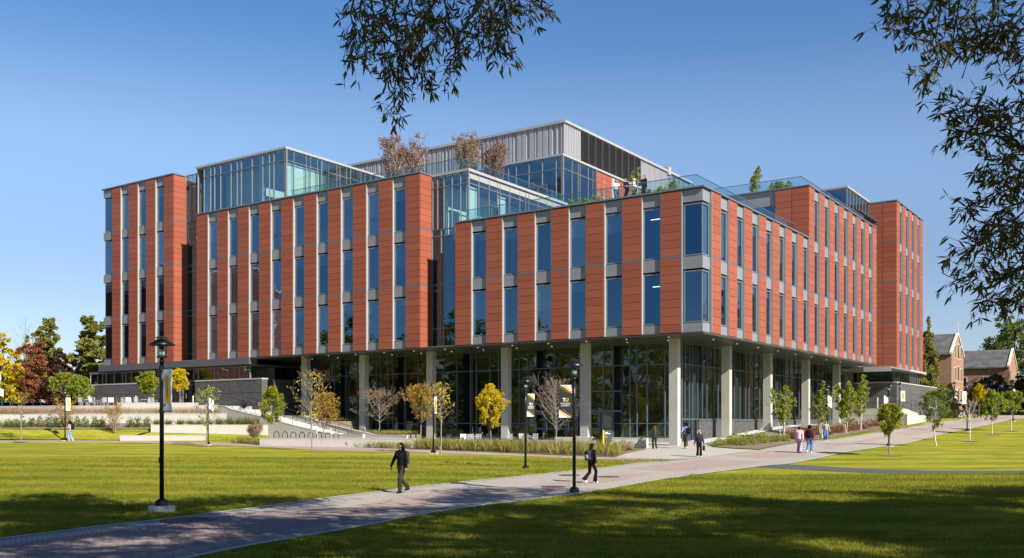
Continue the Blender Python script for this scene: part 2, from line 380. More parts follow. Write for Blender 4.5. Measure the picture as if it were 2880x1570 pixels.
_W = np.linalg.solve(_A, np.concatenate([TC[:, 2], np.zeros(3)]))
def zt_arr(X, Y):
    X = np.clip(np.asarray(X, float), -110, 130); Y = np.clip(np.asarray(Y, float), 8, 180); sh = X.shape
    q = np.stack([X.ravel(), Y.ravel()], 1)
    r = np.linalg.norm(q[:, None, :] - TC[None, :, :2], axis=2)
    return (_phi(r) @ _W[:_n] + _W[_n] + q @ _W[_n+1:]).reshape(sh)
def zt(x, y): return float(zt_arr(np.array([x]), np.array([y]))[0])
_Ys = np.arange(12, 260, 0.25)
def G(px, py):
    """ground point seen at photo pixel"""
    kx = (px - 1440) / FPX; ky = (py - HOR) / FPX
    d = (CAMH - ky * _Ys) - zt_arr(kx * _Ys, _Ys)
    i = int(np.argmax(d < 0)) if (d < 0).any() else len(_Ys) - 1
    if i == 0: y = _Ys[0]
    else: y = _Ys[i-1] + 0.25 * d[i-1] / (d[i-1] - d[i] + 1e-9)
    return (kx * y, y, zt(kx * y, y))
def PX(px, Y): return (px - 1440) / FPX * Y
def PZ(py, Y): return CAMH + (HOR - py) / FPX * Y
# ================================================================ GROUND
gx = np.concatenate([[-1500, -700, -350, -200, -140], np.arange(-110, -60, 5), np.arange(-60, 90, 1.0), np.arange(90, 135, 5), [150, 220, 400, 800, 1500]])
gy = np.concatenate([[-300, -120, -50, -20, 0, 5], np.arange(8, 130, 1.0), np.arange(130, 185, 5), [200, 260, 400, 800, 1600]])
XX, YY = np.meshgrid(gx, gy); ZZ = zt_arr(XX, YY)
V = np.stack([XX.ravel(), YY.ravel(), ZZ.ravel()], 1); nx = len(gx)
ii, jj = np.meshgrid(np.arange(len(gx) - 1), np.arange(len(gy) - 1)); a = (jj * nx + ii).ravel()
link('lawn', npmesh('lawn', V, np.stack([a, a + 1, a + nx + 1, a + nx], 1), 'lawn_grass', True), kind='structure')
import bmesh
def sheet(name, poly, mat, off, step=1.5, kind='structure', parent=None, zf=None):
    bm = bmesh.new(); vs = [bm.verts.new((p[0], p[1], 0)) for p in poly]; bm.faces.new(vs)
    bmesh.ops.triangulate(bm, faces=bm.faces[:])
    x0, x1 = min(p[0] for p in poly), max(p[0] for p in poly); y0, y1 = min(p[1] for p in poly), max(p[1] for p in poly)
    for ax, (a, b) in ((0, (x0, x1)), (1, (y0, y1))):
        c = math.floor(a / step) * step + step
        while c < b:
            co = [0, 0, 0]; no = [0, 0, 0]; co[ax] = c; no[ax] = 1
            bmesh.ops.bisect_plane(bm, geom=bm.verts[:] + bm.edges[:] + bm.faces[:], plane_co=co, plane_no=no)
            c += step
    vv = bm.verts[:]
    if zf: z = np.array([zf(v.co.x, v.co.y) for v in vv])
    else: z = zt_arr(np.array([v.co.x for v in vv]), np.array([v.co.y for v in vv]))
    for v, q in zip(vv, z): v.co.z = float(q) + off
    bmesh.ops.recalc_face_normals(bm, faces=bm.faces[:])
    if sum(f.normal.z for f in bm.faces) < 0: bmesh.ops.reverse_faces(bm, faces=bm.faces[:])
    me = bpy.data.meshes.new(name); bm.to_mesh(me); bm.free(); me.materials.append(MATS[mat]); me.shade_smooth()
    o = link(name, me, parent)
    if kind: o['kind'] = kind
    return o
def g2(pts): return [G(*p)[:2] for p in pts]
def smooth_line(pts, n=5):
    p = [Vector((*q, 0)) for q in pts]; o = []
    for i in range(len(p) - 1):
        p0, p1, p2, p3 = p[max(i-1, 0)], p[i], p[i+1], p[min(i+2, len(p)-1)]
        for k in range(n):
            t = k / n
            q = 0.5 * ((2*p1) + (p2-p0)*t + (2*p0-5*p1+4*p2-p3)*t*t + (3*p1-p0-3*p2+p3)*t**3)
            o.append((q.x, q.y))
    o.append(tuple(p[-1][:2])); return o
def offset_line(pts, d):
    o = []
    for i in range(len(pts)):
        a = Vector(pts[max(i-1, 0)]); b = Vector(pts[min(i+1, len(pts)-1)]); t = (b - a).normalized()
        o.append((pts[i][0] - t.y * d, pts[i][1] + t.x * d))
    return o
def ribbon(name, line, d0, d1, mat, off, parent=None, kind='structure'):
    a = offset_line(line, d0); b = offset_line(line, d1); m = MB(); n = len(line)
    za = zt_arr([p[0] for p in a], [p[1] for p in a]); zb = zt_arr([p[0] for p in b], [p[1] for p in b])
    vs = [(a[i][0], a[i][1], za[i] + off) for i in range(n)] + [(b[i][0], b[i][1], zb[i] + off) for i in range(n)]
    fs = [(i, i+1, n+i+1, n+i) if d1 > d0 else (i, n+i, n+i+1, i+1) for i in range(n-1)]
    m.add(vs, fs); return m.obj(name, mat, parent, kind=kind) if not parent else m.obj(name, mat, parent)
UP = smooth_line([(-15.5, 6), (-14.0, 11.5), (-12.3, 16)] + g2([(0,1517.6),(300,1480),(470,1460.6),(720,1429),(871,1408),(1081,1382),(1204,1366.6),(1440,1343),(1687,1317.5),(1801,1303),(1880,1297.6),(1968,1287.6),(2136,1267.7),(2293,1240.6),(2477,1213.5),(2600,1192),(2687,1182),(2760,1172.5),(2880,1168.2)]) + [(78, 131)])
LOW = smooth_line([(-10.3, 4), (-8.9, 9.5), (-7.3, 13.5)] + g2([(548,1570),(720,1535.5),(1005,1486),(1204,1447.8),(1375,1422),(1440,1415),(1643,1388),(1760,1368),(1880,1347.5),(2136,1313),(2222,1304.7),(2378,1273.4),(2473,1258.9),(2618,1230),(2815,1187.6),(2880,1177.9)]) + [(82, 128)])
sheet('main_path', UP + LOW[::-1], 'path_grey', 0.016)
ribbon('path_edge', UP, -0.16, 0.02, 'white_concrete', 0.032)
ribbon('path_edge', LOW, -0.02, 0.16, 'white_concrete', 0.032)
for pl in ([(1767,1318.5),(1880,1304.7),(1985,1292.5),(2148,1299),(2035,1313),(1930,1326),(1855,1324.7)],
           [(2051,1283),(2165,1272),(2310,1266),(2260,1283),(2200,1289),(2136,1289)],
           [(2293,1253),(2464,1229),(2540,1226),(2440,1244),(2330,1264)],
           [(2510,1219),(2640,1196),(2720,1192),(2640,1212),(2560,1227)],
           [(1480,1372),(1600,1350),(1740,1333),(1830,1330),(1760,1350),(1640,1366),(1560,1380)],
           [(2690,1187),(2800,1175),(2870,1174),(2790,1182),(2720,1194)],
           [(980,1430),(1120,1400),(1280,1378),(1430,1371),(1500,1378),(1380,1398),(1240,1417),(1080,1446)]):
    sheet('path_inlay', g2(pl), 'path_inlay_mat', 0.0205)
# narrow brick walk in front of the planting
S_UP = g2([(0,1239),(336,1240.3),(600,1244.8),(885,1254.8),(1170,1264.8),(1320,1270.5),(1545,1280.5),(1730,1287),(1887,1293)])
S_LO = g2([(0,1243),(336,1244.6),(600,1252),(885,1264.8),(1098,1272),(1320,1279),(1545,1286),(1673,1296),(1790,1304)])
SU = smooth_line([(-75, S_UP[0][1] + .5)] + S_UP); SL = smooth_line([(-75, S_LO[0][1] + .5)] + S_LO)
sheet('brick_walk', SU + SL[::-1], 'path_pink', 0.012)
sheet('plaza', g2([(1887,1293),(1730,1287),(1760,1276),(1818,1265),(1770,1252)]) + [(2.5, 71.5), (-8, 76.5), (-22, 84), (-18, 93), (20.5, 70.5 + 4)] + g2([(1990,1247),(2003,1258.5),(2060,1263.5),(2136,1267.2),(1968,1288)]), 'plaza_mat', 0.02)
A_U = g2([(2190,1308),(2218,1306.5),(2346,1314),(2540,1323),(2734,1324.5),(2880,1323.8)]) + [(48, 45.6)]
A_L = g2([(2120,1315),(2229,1320),(2385,1328.8),(2540,1333.5),(2734,1335.5),(2880,1336)]) + [(48, 42)]
sheet('asphalt_path', smooth_line(A_U) + smooth_line(A_L)[::-1], 'asphalt', 0.010)
sheet('gravel_strip', g2([(1935,1243),(2041,1228),(2100,1217),(2262,1193)]) + [(30.6, 96)] + g2([(2280,1197),(2100,1225),(1983,1248)]), 'gravel_white', 0.034)
sheet('mulch_bed', g2([(1983,1249),(2100,1226),(2280,1198),(2420,1189),(2560,1190),(2530,1199),(2450,1213),(2293,1238.5),(2136,1265.5),(2060,1262),(2003,1257.5)]), 'mulch', 0.05)
sheet('mulch_bed', g2([(640,1246.5),(885,1254.2),(1170,1264.2),(1320,1269.8),(1545,1279.8),(1725,1286),(1758,1277),(1815,1266),(1700,1256),(1165,1251),(730,1246)]), 'mulch', 0.03)
# manholes
def manhole(px, py, r, label):
    x, y, z = G(px, py); m = MB(); m.lathe([(r, 0), (r, .012), (r*.93, .016), (r*.9, .010), (r*.2, .012)], 28)
    t = thing('manhole_cover', label, 'manhole cover', (x, y, z + .024), 0, 'manhole covers set into the paving')
    m.obj('lid', 'manhole_iron', t)
    m = MB(); m.lathe([(r+.07, 0), (r+.07, .01), (r+.005, .014)], 28); m.obj('rim', 'manhole_iron', t)
manhole(1601, 1338, .42, 'round iron manhole cover in the path just left of the middle lamp post')
manhole(1712, 1342.8, .42, 'round iron manhole cover in the path to the right of the woman with the backpack')
manhole(1556, 1371, .40, 'round iron manhole cover in the path left of the foot of the middle lamp post')
manhole(532, 1466, .62, 'large dark manhole cover in the shaded brick path at the lower left')

# ---------------------------------------------------------------- individual pavers near the camera
def inpoly(x, y, poly):
    c = np.zeros(len(x), bool); n = len(poly)
    for i in range(n):
        x0, y0 = poly[i]; x1, y1 = poly[(i+1) % n]
        if y0 == y1: continue
        t = ((y0 > y) != (y1 > y)) & (x < (x1-x0)*(y-y0)/(y1-y0)+x0); c ^= t
    return c
def dist_line(x, y, line):
    d = np.full(len(x), 1e9)
    for (x0, y0), (x1, y1) in zip(line[:-1], line[1:]):
        vx, vy = x1-x0, y1-y0; t = np.clip(((x-x0)*vx+(y-y0)*vy)/(vx*vx+vy*vy+1e-9), 0, 1)
        d = np.minimum(d, np.hypot(x-x0-t*vx, y-y0-t*vy))
    return d
pa = math.atan2(0.917, 0.40); rng = np.random.default_rng(3)
uu, vv = np.meshgrid(np.arange(6, 36), np.arange(-60, 60)); U = []; Wd = []
for r_ in range(-75, 76):
    for c_ in range(60, 160):
        U.append(c_ * .2035 + (.10 if r_ % 2 else 0)); Wd.append(r_ * .1035)
U = np.array(U); Wd = np.array(Wd); O0 = np.array([-12.0, 5.0]); dx, dy = .40/1.0005, .917/1.0005
PXx = O0[0] + U*dx + (Wd+4)*dy; PYy = O0[1] + U*dy - (Wd+4)*dx
ok = inpoly(PXx, PYy, UP + LOW[::-1]) & (PYy > 15.5) & (PYy < 27.5) & (np.abs(PXx/PYy) < .56)
PXx, PYy = PXx[ok], PYy[ok]; dU = dist_line(PXx, PYy, UP); dL = dist_line(PXx, PYy, LOW)
k2 = (dU > .26) & (dL > .26); PXx, PYy, dU, dL = PXx[k2], PYy[k2], dU[k2], dL[k2]
edge = np.minimum(dU, dL) < 1.0
PZz = zt_arr(PXx, PYy) + .018
randmat('paver_red', [(0, (0.23, 0.18, 0.165)), (0.35, (0.33, 0.245, 0.22)), (0.7, (0.28, 0.235, 0.225)), (1, (0.38, 0.28, 0.25))], 0.9, 0.5, 14)
randmat('paver_grey', [(0, (0.24, 0.235, 0.225)), (0.5, (0.29, 0.285, 0.27)), (1, (0.34, 0.33, 0.31))], 0.9, 0.5, 14)
MATS['paver_red_one'] = randmat('paver_red_one', [(0, (0.23, 0.18, 0.165)), (0.35, (0.33, 0.245, 0.22)), (0.7, (0.28, 0.235, 0.225)), (1, (0.38, 0.28, 0.25))], 0.9, 0.5, 14, by='Object')
MATS['paver_grey_one'] = randmat('paver_grey_one', [(0, (0.24, 0.235, 0.225)), (0.5, (0.29, 0.285, 0.27)), (1, (0.34, 0.33, 0.31))], 0.9, 0.5, 14, by='Object')
order = np.argsort(PYy + np.abs(PXx) * .05); mp_obj = bpy.data.objects['main_path']
def paver_verts():
    a, b, h, c = .0985, .0485, .014, .006
    return ([(-a,-b,-.02),(a,-b,-.02),(a,b,-.02),(-a,b,-.02),(-a,-b,h-c),(a,-b,h-c),(a,b,h-c),(-a,b,h-c),(-a+c,-b+c,h),(a-c,-b+c,h),(a-c,b-c,h),(-a+c,b-c,h)],
            [(0,1,5,4),(1,2,6,5),(2,3,7,6),(3,0,4,7),(4,5,9,8),(5,6,10,9),(6,7,11,10),(7,4,8,11),(8,9,10,11)])
pv, pf = paver_verts()
pme = {k: MB().add(pv, pf).mesh('paver', 'paver_%s_one' % k) for k in ('red', 'grey')}
for i in order[:300]:
    link('paver', pme['grey' if edge[i] else 'red'], mp_obj, (PXx[i], PYy[i], PZz[i] + rng.uniform(-.002, .003)), (rng.normal(0, .01), rng.normal(0, .01), pa + rng.normal(0, .006)))
for key in ('red', 'grey'):
    idx = [i for i in order[300:] if bool(edge[i]) == (key == 'grey')]
    ca, sa = math.cos(pa), math.sin(pa); P0 = np.array(pv); n0 = len(pv)
    Rz = np.stack([P0[:, 0]*ca - P0[:, 1]*sa, P0[:, 0]*sa + P0[:, 1]*ca, P0[:, 2]], 1)
    VV = np.concatenate([Rz + np.array([PXx[i], PYy[i], PZz[i] + rng.uniform(-.002, .003)]) for i in idx])
    FF = np.concatenate([np.array(pf) + n0 * k for k in range(len(idx))])
    link('pavers', npmesh('pavers', VV, FF, 'paver_' + key), mp_obj, kind='stuff')

# ================================================================ CONCRETE TERRACES ON THE LEFT
def wallx(name, label, pts, thick, zb, cap=True, group=None, mat='white_concrete'):
    """upright wall following pts [(x,y,ztop)...]"""
    t = thing(name, label, 'retaining wall', (pts[0][0], pts[0][1], zb), 0, group)
    line = [(p[0], p[1]) for p in pts]; bk = offset_line(line, thick); m = MB(); n = len(pts)
    o = Vector((pts[0][0], pts[0][1], zb))
    vs = []
    for i in range(n):
        for (x, y) in (line[i], bk[i]):
            vs += [(x-o.x, y-o.y, -.6), (x-o.x, y-o.y, pts[i][2]-zb-.05)]
    fs = []
    for i in range(n-1):
        a = i*4; b = a+4
        fs += [(a, b, b+1, a+1), (a+2, a+3, b+3, b+2), (a+1, b+1, b+3, a+3)]
    fs += [(0, 1, 3, 2), (4*(n-1), 4*(n-1)+2, 4*(n-1)+3, 4*(n-1)+1)]
    m.add(vs, fs); m.obj('wall_face', mat, t)
    a2 = offset_line(line, -.02); b2 = offset_line(line, thick+.02); m = MB(); vs = []
    for i in range(n):
        for (x, y) in (a2[i], b2[i]):
            vs += [(x-o.x, y-o.y, pts[i][2]-zb-.048), (x-o.x, y-o.y, pts[i][2]-zb)]
    m.add(vs, fs); m.obj('coping', mat, t)
    return t
UL = np.array([-0.82322, 0.56772]); UR = np.array([0.56772, 0.82322]); C0 = np.array([13.167, 67.0])
def B(s, t): q = C0 + s*UL + t*UR; return float(q[0]), float(q[1])
def s_at(x, t=0):
    k = (x-1440)/FPX; q = C0 + t*UR; return (q[0]-k*q[1])/(k*UL[1]-UL[0])
def t_at(x, s=0):
    k = (x-1440)/FPX; q = C0 + s*UL; return (k*q[1]-q[0])/(UR[0]-k*UR[1])
g_ = 'white concrete retaining walls left of the building'
wallx('retaining_wall', 'lowest white concrete wall, a short bench high block beside the brick walk', [(PX(337, 83.6), 83.6, PZ(1224, 83.6)), (PX(575, 83.6), 83.6, PZ(1224, 83.6))], .5, .9, group=g_)
wallx('retaining_wall', 'second white concrete wall from the bottom with a row of grass tufts on top', [(PX(424, 87), 87, PZ(1194.5, 87)), (PX(752, 87), 87, PZ(1194.5, 87))], .35, 1.4, group=g_)
wallx('retaining_wall', 'long white concrete wall behind the row of round shrubs', [(PX(-260, 90.7), 90.7, PZ(1165, 90.7)), (PX(0, 90.7), 90.7, PZ(1165, 90.7)), (PX(637, 90.7), 90.7, PZ(1163, 90.7))], .35, 2.2, group=g_)
wallx('retaining_wall', 'topmost white concrete wall below the terrace chairs', [(PX(330, 93.5), 93.5, PZ(1132.5, 93.5)), (PX(555, 93.5), 93.5, PZ(1132.5, 93.5))], .35, 3.3, group=g_)
wallx('retaining_wall', 'low pale wall behind the straw coloured grasses at the far left', [(PX(-200, 98), 98, PZ(1146, 98)), (PX(60, 96), 96, PZ(1142, 96)), (PX(150, 94.5), 94.5, PZ(1141, 94.5)), (PX(330, 93.8), 93.8, PZ(1141, 93.8))], .35, 3.3, group=g_)
wallx('retaining_wall', 'white concrete wall between the topmost wall and the head of the stairs', [(PX(555, 93.3), 93.3, PZ(1139.5, 93.3)), (PX(612, 93.3), 93.3, PZ(1139.5, 93.3))], .35, 3.3, group=g_)
# stair flank wall, in line with the facade
fl = []
for px, py in ((612,1140),(632,1141.5),(648,1150),(695,1162),(738,1172),(788,1186),(835,1198.5),(876,1208),(938,1221.5),(1020,1221)):
    s_ = s_at(px, -3.0); x, y = B(s_, -3.0); fl.append((x, y, PZ(py, y)))
wallx('stair_wall', 'long white concrete wall sloping down beside the outdoor stairs', fl, .3, 1.0)
bw = [(*B(s_, -.45), z_) for s_, z_ in ((44.6, 4.1), (42.6, 3.15), (38.5, 3.1), (36, 2.4), (30, 1.45), (26.5, 1.4))]
wallx('stair_wall', 'rear white concrete wall behind the outdoor stairs next to the dark entrance', bw, .3, 1.0)
# the stairs
st = thing('outdoor_stairs', 'white concrete outdoor stairs climbing left towards the dark brick wall', 'stairs', (*B(30, -1.7), .9))
n_st = 19; s0_, s1_ = 30.5, 45.2; z0_, z1_ = .8, 3.7
for i in range(n_st):
    sa_, sb_ = s0_ + (s1_-s0_)*i/n_st, s0_ + (s1_-s0_)*(i+1)/n_st; z = z0_ + (z1_-z0_)*(i+1)/n_st
    p = [B(sa_, -2.68), B(sb_ + .02, -2.68), B(sb_ + .02, -.47), B(sa_, -.47)]
    MB().prism([(q[0]-st.location.x, q[1]-st.location.y) for q in p][::-1], z-.9-.35, z-.9).obj('step', 'white_concrete', st)
ORD = ['first', 'second', 'third', 'fourth', 'fifth', 'sixth', 'seventh', 'eighth', 'ninth', 'tenth', 'eleventh', 'twelfth', 'thirteenth', 'fourteenth', 'fifteenth', 'sixteenth', 'seventeenth', 'eighteenth', 'nineteenth', 'twentieth', 'twenty first', 'twenty second']
def handrail(label, pts, posts, h=.95, group='black handrails of the outdoor stairs'):
    o = pts[0]; t = thing('handrail', label, 'handrail', o, 0, group)
    rel = [Vector(p) - Vector(o) + Vector((0, 0, h)) for p in pts]
    MB().tube(rel, .024, 6).obj('rail', 'dark_rail', t)
    MB().tube([p - Vector((0, 0, .42)) for p in rel], .014, 6).obj('rail', 'dark_rail', t)
    for p in posts:
        q = Vector(p) - Vector(o); MB().tube([q, q + Vector((0, 0, h))], .02, 6).obj('post', 'dark_rail', t)
for t_, lb in ((-2.6, 'front'), (-.62, 'rear')):
    for k, (sa_, sb_) in enumerate(((44.9, 41.6), (41.0, 36.2), (35.6, 31.0))):
        zz = lambda s_: z0_ + (z1_-z0_)*(s1_-s_)/(s1_-s0_)*-1 + (z1_-z0_) if False else z0_ + (z1_-z0_)*(s_-s0_)/(s1_-s0_)
        P = [(*B(sa_, t_), zz(sa_)), (*B(sb_, t_), zz(sb_))]
        if k == 0: P = [(*B(46.3, t_), 4.0)] + P
        nps = 4; ps = [(*B(sa_+(sb_-sa_)*j/(nps-1), t_), zz(sa_+(sb_-sa_)*j/(nps-1))) for j in range(nps)]
        handrail('black steel handrail on the %s side of the left stairs, %s flight' % (lb, ('top', 'middle', 'bottom')[k]), P, ps)
# terrace floor and beds behind the walls
def slab(name, poly, z, mat, thick=.5):
    return MB().prism(poly if sum((poly[i][0]*poly[(i+1)%len(poly)][1]-poly[(i+1)%len(poly)][0]*poly[i][1]) for i in range(len(poly))) > 0 else poly[::-1], z-thick, z).obj(name, mat, kind='structure')
slab('upper_terrace', [(PX(-200, 98.4), 98.4), (PX(150, 94.9), 94.9), (PX(330, 93.9), 93.9), (PX(612, 93.66), 93.66), B(46.2, -2.7), B(46.2, -.02), B(78, -.02), (-62, 120)], 4.04, 'plaza_mat')
slab('terrace_bed', [(PX(-260, 91.07), 91.07), (PX(636, 91.07), 91.07), (PX(612, 93.28), 93.28), (PX(330, 93.45), 93.45), (PX(150, 94.4), 94.4), (PX(-200, 97.9), 97.9)], 3.26, 'mulch')
slab('terrace_bed', [(PX(424, 87.37), 87.37), (PX(741, 87.37), 87.37), B(46.0, -3.33), (PX(424, 90.68), 90.68)], 2.2, 'mulch')
def bank(name, quad, mat):
    """quad corners (x,y,z) -> gently uneven bank"""
    a, b, c, d = [np.array(q, float) for q in quad]; nu, nv = 40, 8; V = []
    for j in range(nv+1):
        for i in range(nu+1):
            u, v = i/nu, j/nv; p = a*(1-u)*(1-v)+b*u*(1-v)+c*u*v+d*(1-u)*v
            p[2] += .06*math.sin(i*.9+j)*math.sin(v*math.pi); V.append(p)
    F = [(j*(nu+1)+i, j*(nu+1)+i+1, (j+1)*(nu+1)+i+1, (j+1)*(nu+1)+i) for j in range(nv) for i in range(nu)]
    link(name, npmesh(name, np.array(V), np.array(F), mat, True), kind='structure')
xa, xb = PX(-300, 86), PX(424, 86.5)
bank('grass_bank', [(xa, 85.6, zt(xa, 85.6) + .02), (PX(337, 84.2), 84.3, .98), (PX(424, 86.4), 88.4, 1.95), (xa, 88.6, 2.0)], 'lawn_grass')
bank('mulch_bank', [(xa, 88.2, 1.93), (PX(424, 87.9), 87.9, 1.9), (PX(424, 90.7), 90.7, 2.42), (xa, 90.7, 2.42)], 'mulch')
bank('grass_bank', [(PX(337, 84.1), 84.1, zt(PX(337, 84.1), 84.1)), (PX(775, 83.0), 83.0, zt(PX(775, 83), 83)), (PX(752, 87), 87.02, 1.35), (PX(424, 87), 87.02, 1.62)], 'lawn_grass')
# ground planting beside the lobby
slab('planted_bank', [B(35.5, -.14), B(44.7, -.14), B(44.7, 5.2), B(35.5, 5.2)], 2.6, 'mulch', 1.6)
slab('planted_bank', [B(27.5, -.14), B(35.48, -.14), B(35.48, 5.0), B(27.5, 5.0)], 1.45, 'mulch', .9)
# low walls in front of the patio
wallx('planter_wall', 'low white concrete wall in front of the hoop bike racks', [(PX(730, 75.5), 75.5, PZ(1232.3, 75.5)), (PX(1163, 71.2), 71.2, PZ(1233.5, 71.2))], .45, .5, group='low white concrete walls along the brick walk')
wallx('planter_wall', 'low white concrete wall in front of the metal patio chairs', [(PX(1166, 72.2), 72.2, PZ(1236, 72.2)), (PX(1672, 67), 67, PZ(1240.5, 67))], .4, .5, group='low white concrete walls along the brick walk')
wallx('planter_wall', 'low grey concrete wall with white top beside the entrance column', [(PX(1560, 71.8), 71.8, PZ(1229.5, 71.8)), (PX(1818, 69.2), 69.2, PZ(1232.2, 69.2))], .6, .5, group='low white concrete walls along the brick walk')
# right side terraces
g_ = 'pale concrete terrace walls right of the building'
wallx('terrace_wall', 'lower pale concrete wall behind the red shrubs, right of the building', [(*B(6.5, 47.9), 3.33), (*B(-2.6, 47.9), 3.33)], .3, 2.2, group=g_)
wallx('terrace_wall', 'bright sunlit end of the lower concrete wall next to the path', [(*B(-2.6, 47.9), 3.33), (*B(-2.6, 57.3), 3.33)], .3, 2.2, group=g_)
wallx('terrace_wall', 'upper pale concrete wall below the dark brick base on the right', [(*B(6.5, 49.4), 4.1), (*B(-.85, 49.4), 4.1)], .3, 2.8, group=g_)
wallx('terrace_wall', 'sunlit upper concrete wall sloping down beside the right hand stairs', [(*B(-.85, 49.4), 4.1), (*B(-.85, 55.4), 4.1), (*B(-.85, 61.5), 3.6)], .3, 2.8, group=g_)
slab('terrace_bed', [B(5.9, 48.25), B(-2.25, 48.25), B(-2.25, 57.3), B(-.9, 60), B(-.9, 49.35), B(5.9, 49.35)], 3.25, 'lawn_grass')
slab('side_terrace', [B(6, 49.75), B(-.5, 49.75), B(-.5, 56.5), B(6, 56.5)], 4.05, 'plaza_mat')
st2 = thing('outdoor_stairs', 'short pale concrete stairs beside the dark brick base on the right', 'stairs', (*B(-.6, 56), 3.0))
for i in range(6):
    p = [B(-.5, 56.5 + i*.45), B(-.02, 56.5 + i*.45), B(-.02, 56.97 + i*.45), B(-.5, 56.97 + i*.45)]
    MB().prism([(q[0]-st2.location.x, q[1]-st2.location.y) for q in p], .0, 1.05 - .16*(i+1)).obj('step', 'white_concrete', st2)
for k, s_ in enumerate((-.55, -1.9)):
    P = [(*B(s_, 53), 4.05), (*B(s_, 56), 4.0), (*B(s_, 63.5), 3.25)]
    handrail('black handrail of the right stairs, %s' % ('along the dark brick wall' if k == 0 else 'on the outer side'), P, [(*B(s_, 53+2.1*j), min(4.05, 4.05-.1*max(0, 2.1*j-3))) for j in range(6)], group='black handrails of the right hand stairs')
# ================================================================ MAIN BUILDING (local x = -s, y = t)
BR = math.atan2(-0.56772, 0.82322)
bld = thing('university_building', 'large modern building of terracotta panels and grey metal bays on pale columns', 'building', (float(C0[0]), float(C0[1]), 0), BR)
MOD = 1.524; ZS = 8.75; STO = 4.646
class Face:
    """front: u runs along +s, depth +t.  side: u runs along +t, depth +s"""
    def __init__(s, kind, u0, d0): s.k = kind; s.u0 = u0; s.d0 = d0
    def bx(s, mb, u0, u1, d0, d1, z0, z1):
        if s.k == 'front': mb.box(-(s.u0+u0), -(s.u0+u1), s.d0+d0, s.d0+d1, z0, z1)
        else: mb.box(-(s.d0+d0), -(s.d0+d1), s.u0+u0, s.u0+u1, z0, z1)
    def pt(s, u, d, z):
        return (-(s.u0+u), s.d0+d, z) if s.k == 'front' else (-(s.d0+d), s.u0+u, z)
panels = []      # (centre local, kind, w, h)
spandrels = []; bands = MB(); jambs = []; backing = MB()
wincount = 0
blm = None
wmesh = {}
def pane_mesh(k, w, h):
    key = ('pane', k, round(w, 3), round(h, 3))
    if key not in wmesh:
        m = MB()
        if k == 'front': m.box(-w/2, w/2, -.012, .012, -h/2, h/2)
        else: m.box(-.012, .012, -w/2, w/2, -h/2, h/2)
        wmesh[key] = m.mesh('pane', 'window_glass')
    return wmesh[key]
def frame_mesh(k, w, h):
    key = ('frame', k, round(w, 3), round(h, 3))
    if key not in wmesh:
        m = MB(); f = .075
        for (a, b, c, d) in ((-w/2, -w/2+f, -h/2, h/2), (w/2-f, w/2, -h/2, h/2), (-w/2+f, w/2-f, -h/2, -h/2+f), (-w/2+f, w/2-f, h/2-f, h/2)):
            if k == 'front': m.box(a, b, -.05, .05, c, d)
            else: m.box(-.05, .05, a, b, c, d)
        wmesh[key] = m.mesh('window_frame', 'mullion')
    return wmesh[key]
def blind_mesh(k, w, h):
    key = ('blind', k, round(w, 3), round(h, 3))
    if key not in wmesh:
        m = MB()
        if k == 'front': m.box(-w/2, w/2, -.01, .01, -h/2, h/2)
        else: m.box(-.01, .01, -w/2, w/2, -h/2, h/2)
        wmesh[key] = m.mesh('roller_blind', 'blind')
    return wmesh[key]
brng = random.Random(5)
def window(F, u0, u1, z0, z1):
    w, h = u1-u0, z1-z0; c = F.pt((u0+u1)/2, .24, (z0+z1)/2)
    o = link('window', frame_mesh(F.k, w, h), bld, c)
    link('pane', pane_mesh(F.k, w-.15, h-.15), o, (0, 0, 0), (brng.gauss(0, .004), 0, brng.gauss(0, .006)) if F.k == 'front' else (0, brng.gauss(0, .004), brng.gauss(0, .006)))
    if brng.random() < .75:
        bh = brng.choice([.5, .7, .9, 1.3, 1.9, 3.2]); off = (0, .09, (h-.15-bh)/2) if F.k == 'front' else (-.09, 0, (h-.15-bh)/2)
        link('roller_blind', blind_mesh(F.k, w-.18, bh), o, off)
def strip(F, u0, u1, levels):
    """column of terracotta panels over the given storeys (z list incl. top)"""
    for j in range(len(levels)-1):
        za, zb = levels[j] + (0.058 if j else 0), levels[j+1] - .058
        n = 9 if j == 0 else 8
        h = (zb-za)/n
        for i in range(n): panels.append((F.pt((u0+u1)/2, .02, za+h*(i+.5)), F.k, round(u1-u0-.03, 3), round(h-.022, 3)))
        if j: F.bx(bands, u0+.005, u1-.005, .0, .05, levels[j]-.05, levels[j]+.05)
def bay(F, u0, u1, levels, corner=False):
    """recessed metal bay with one tall window per storey"""
    n = len(levels)-1
    for j in range(n):
        zb = ZS + .67 + STO*j; window(F, u0+.06, u1-.07, zb, zb+3.6)
    segs = [(ZS, ZS+.62)] + [(ZS+.67+STO*j+3.73, ZS+.67+STO*(j+1)-.05) for j in range(n-1)] + [(ZS+.67+STO*(n-1)+3.73, levels[-1]-.06)]
    for a, b in segs: spandrels.append((F.pt((u0+u1)/2-.005, .19, (a+b)/2), F.k, round(u1-u0-.115, 3), round(b-a, 3)))
    jambs.append((F, u0+.002, u0+.05, ZS+.01, levels[-1]-.01, 'jamb_white' if F.k == 'front' else 'alu_grey')); jambs.append((F, u1-.06, u1-.002, ZS+.01, levels[-1]-.01, 'jamb_white' if F.k == 'front' else 'alu_grey'))  # side-face jambs take a darker grey, imitating the shade on them
def facade(F, mods, first_red, levels):
    u = 0
    for i, w in enumerate(mods):
        (strip if (i % 2 == 0) == first_red else bay)(F, u, u+w, levels); u += w
LV = lambda n: [ZS] + [14.05 + STO*i for i in range(n-1)] + [[18.69, 23.34, 27.98][n-2]]
facade(Face('front', 1.72, 0), [MOD]*12 + [1.61], True, LV(2))
facade(Face('front', 25.34, 0), [MOD]*18 + [1.7], True, LV(3))
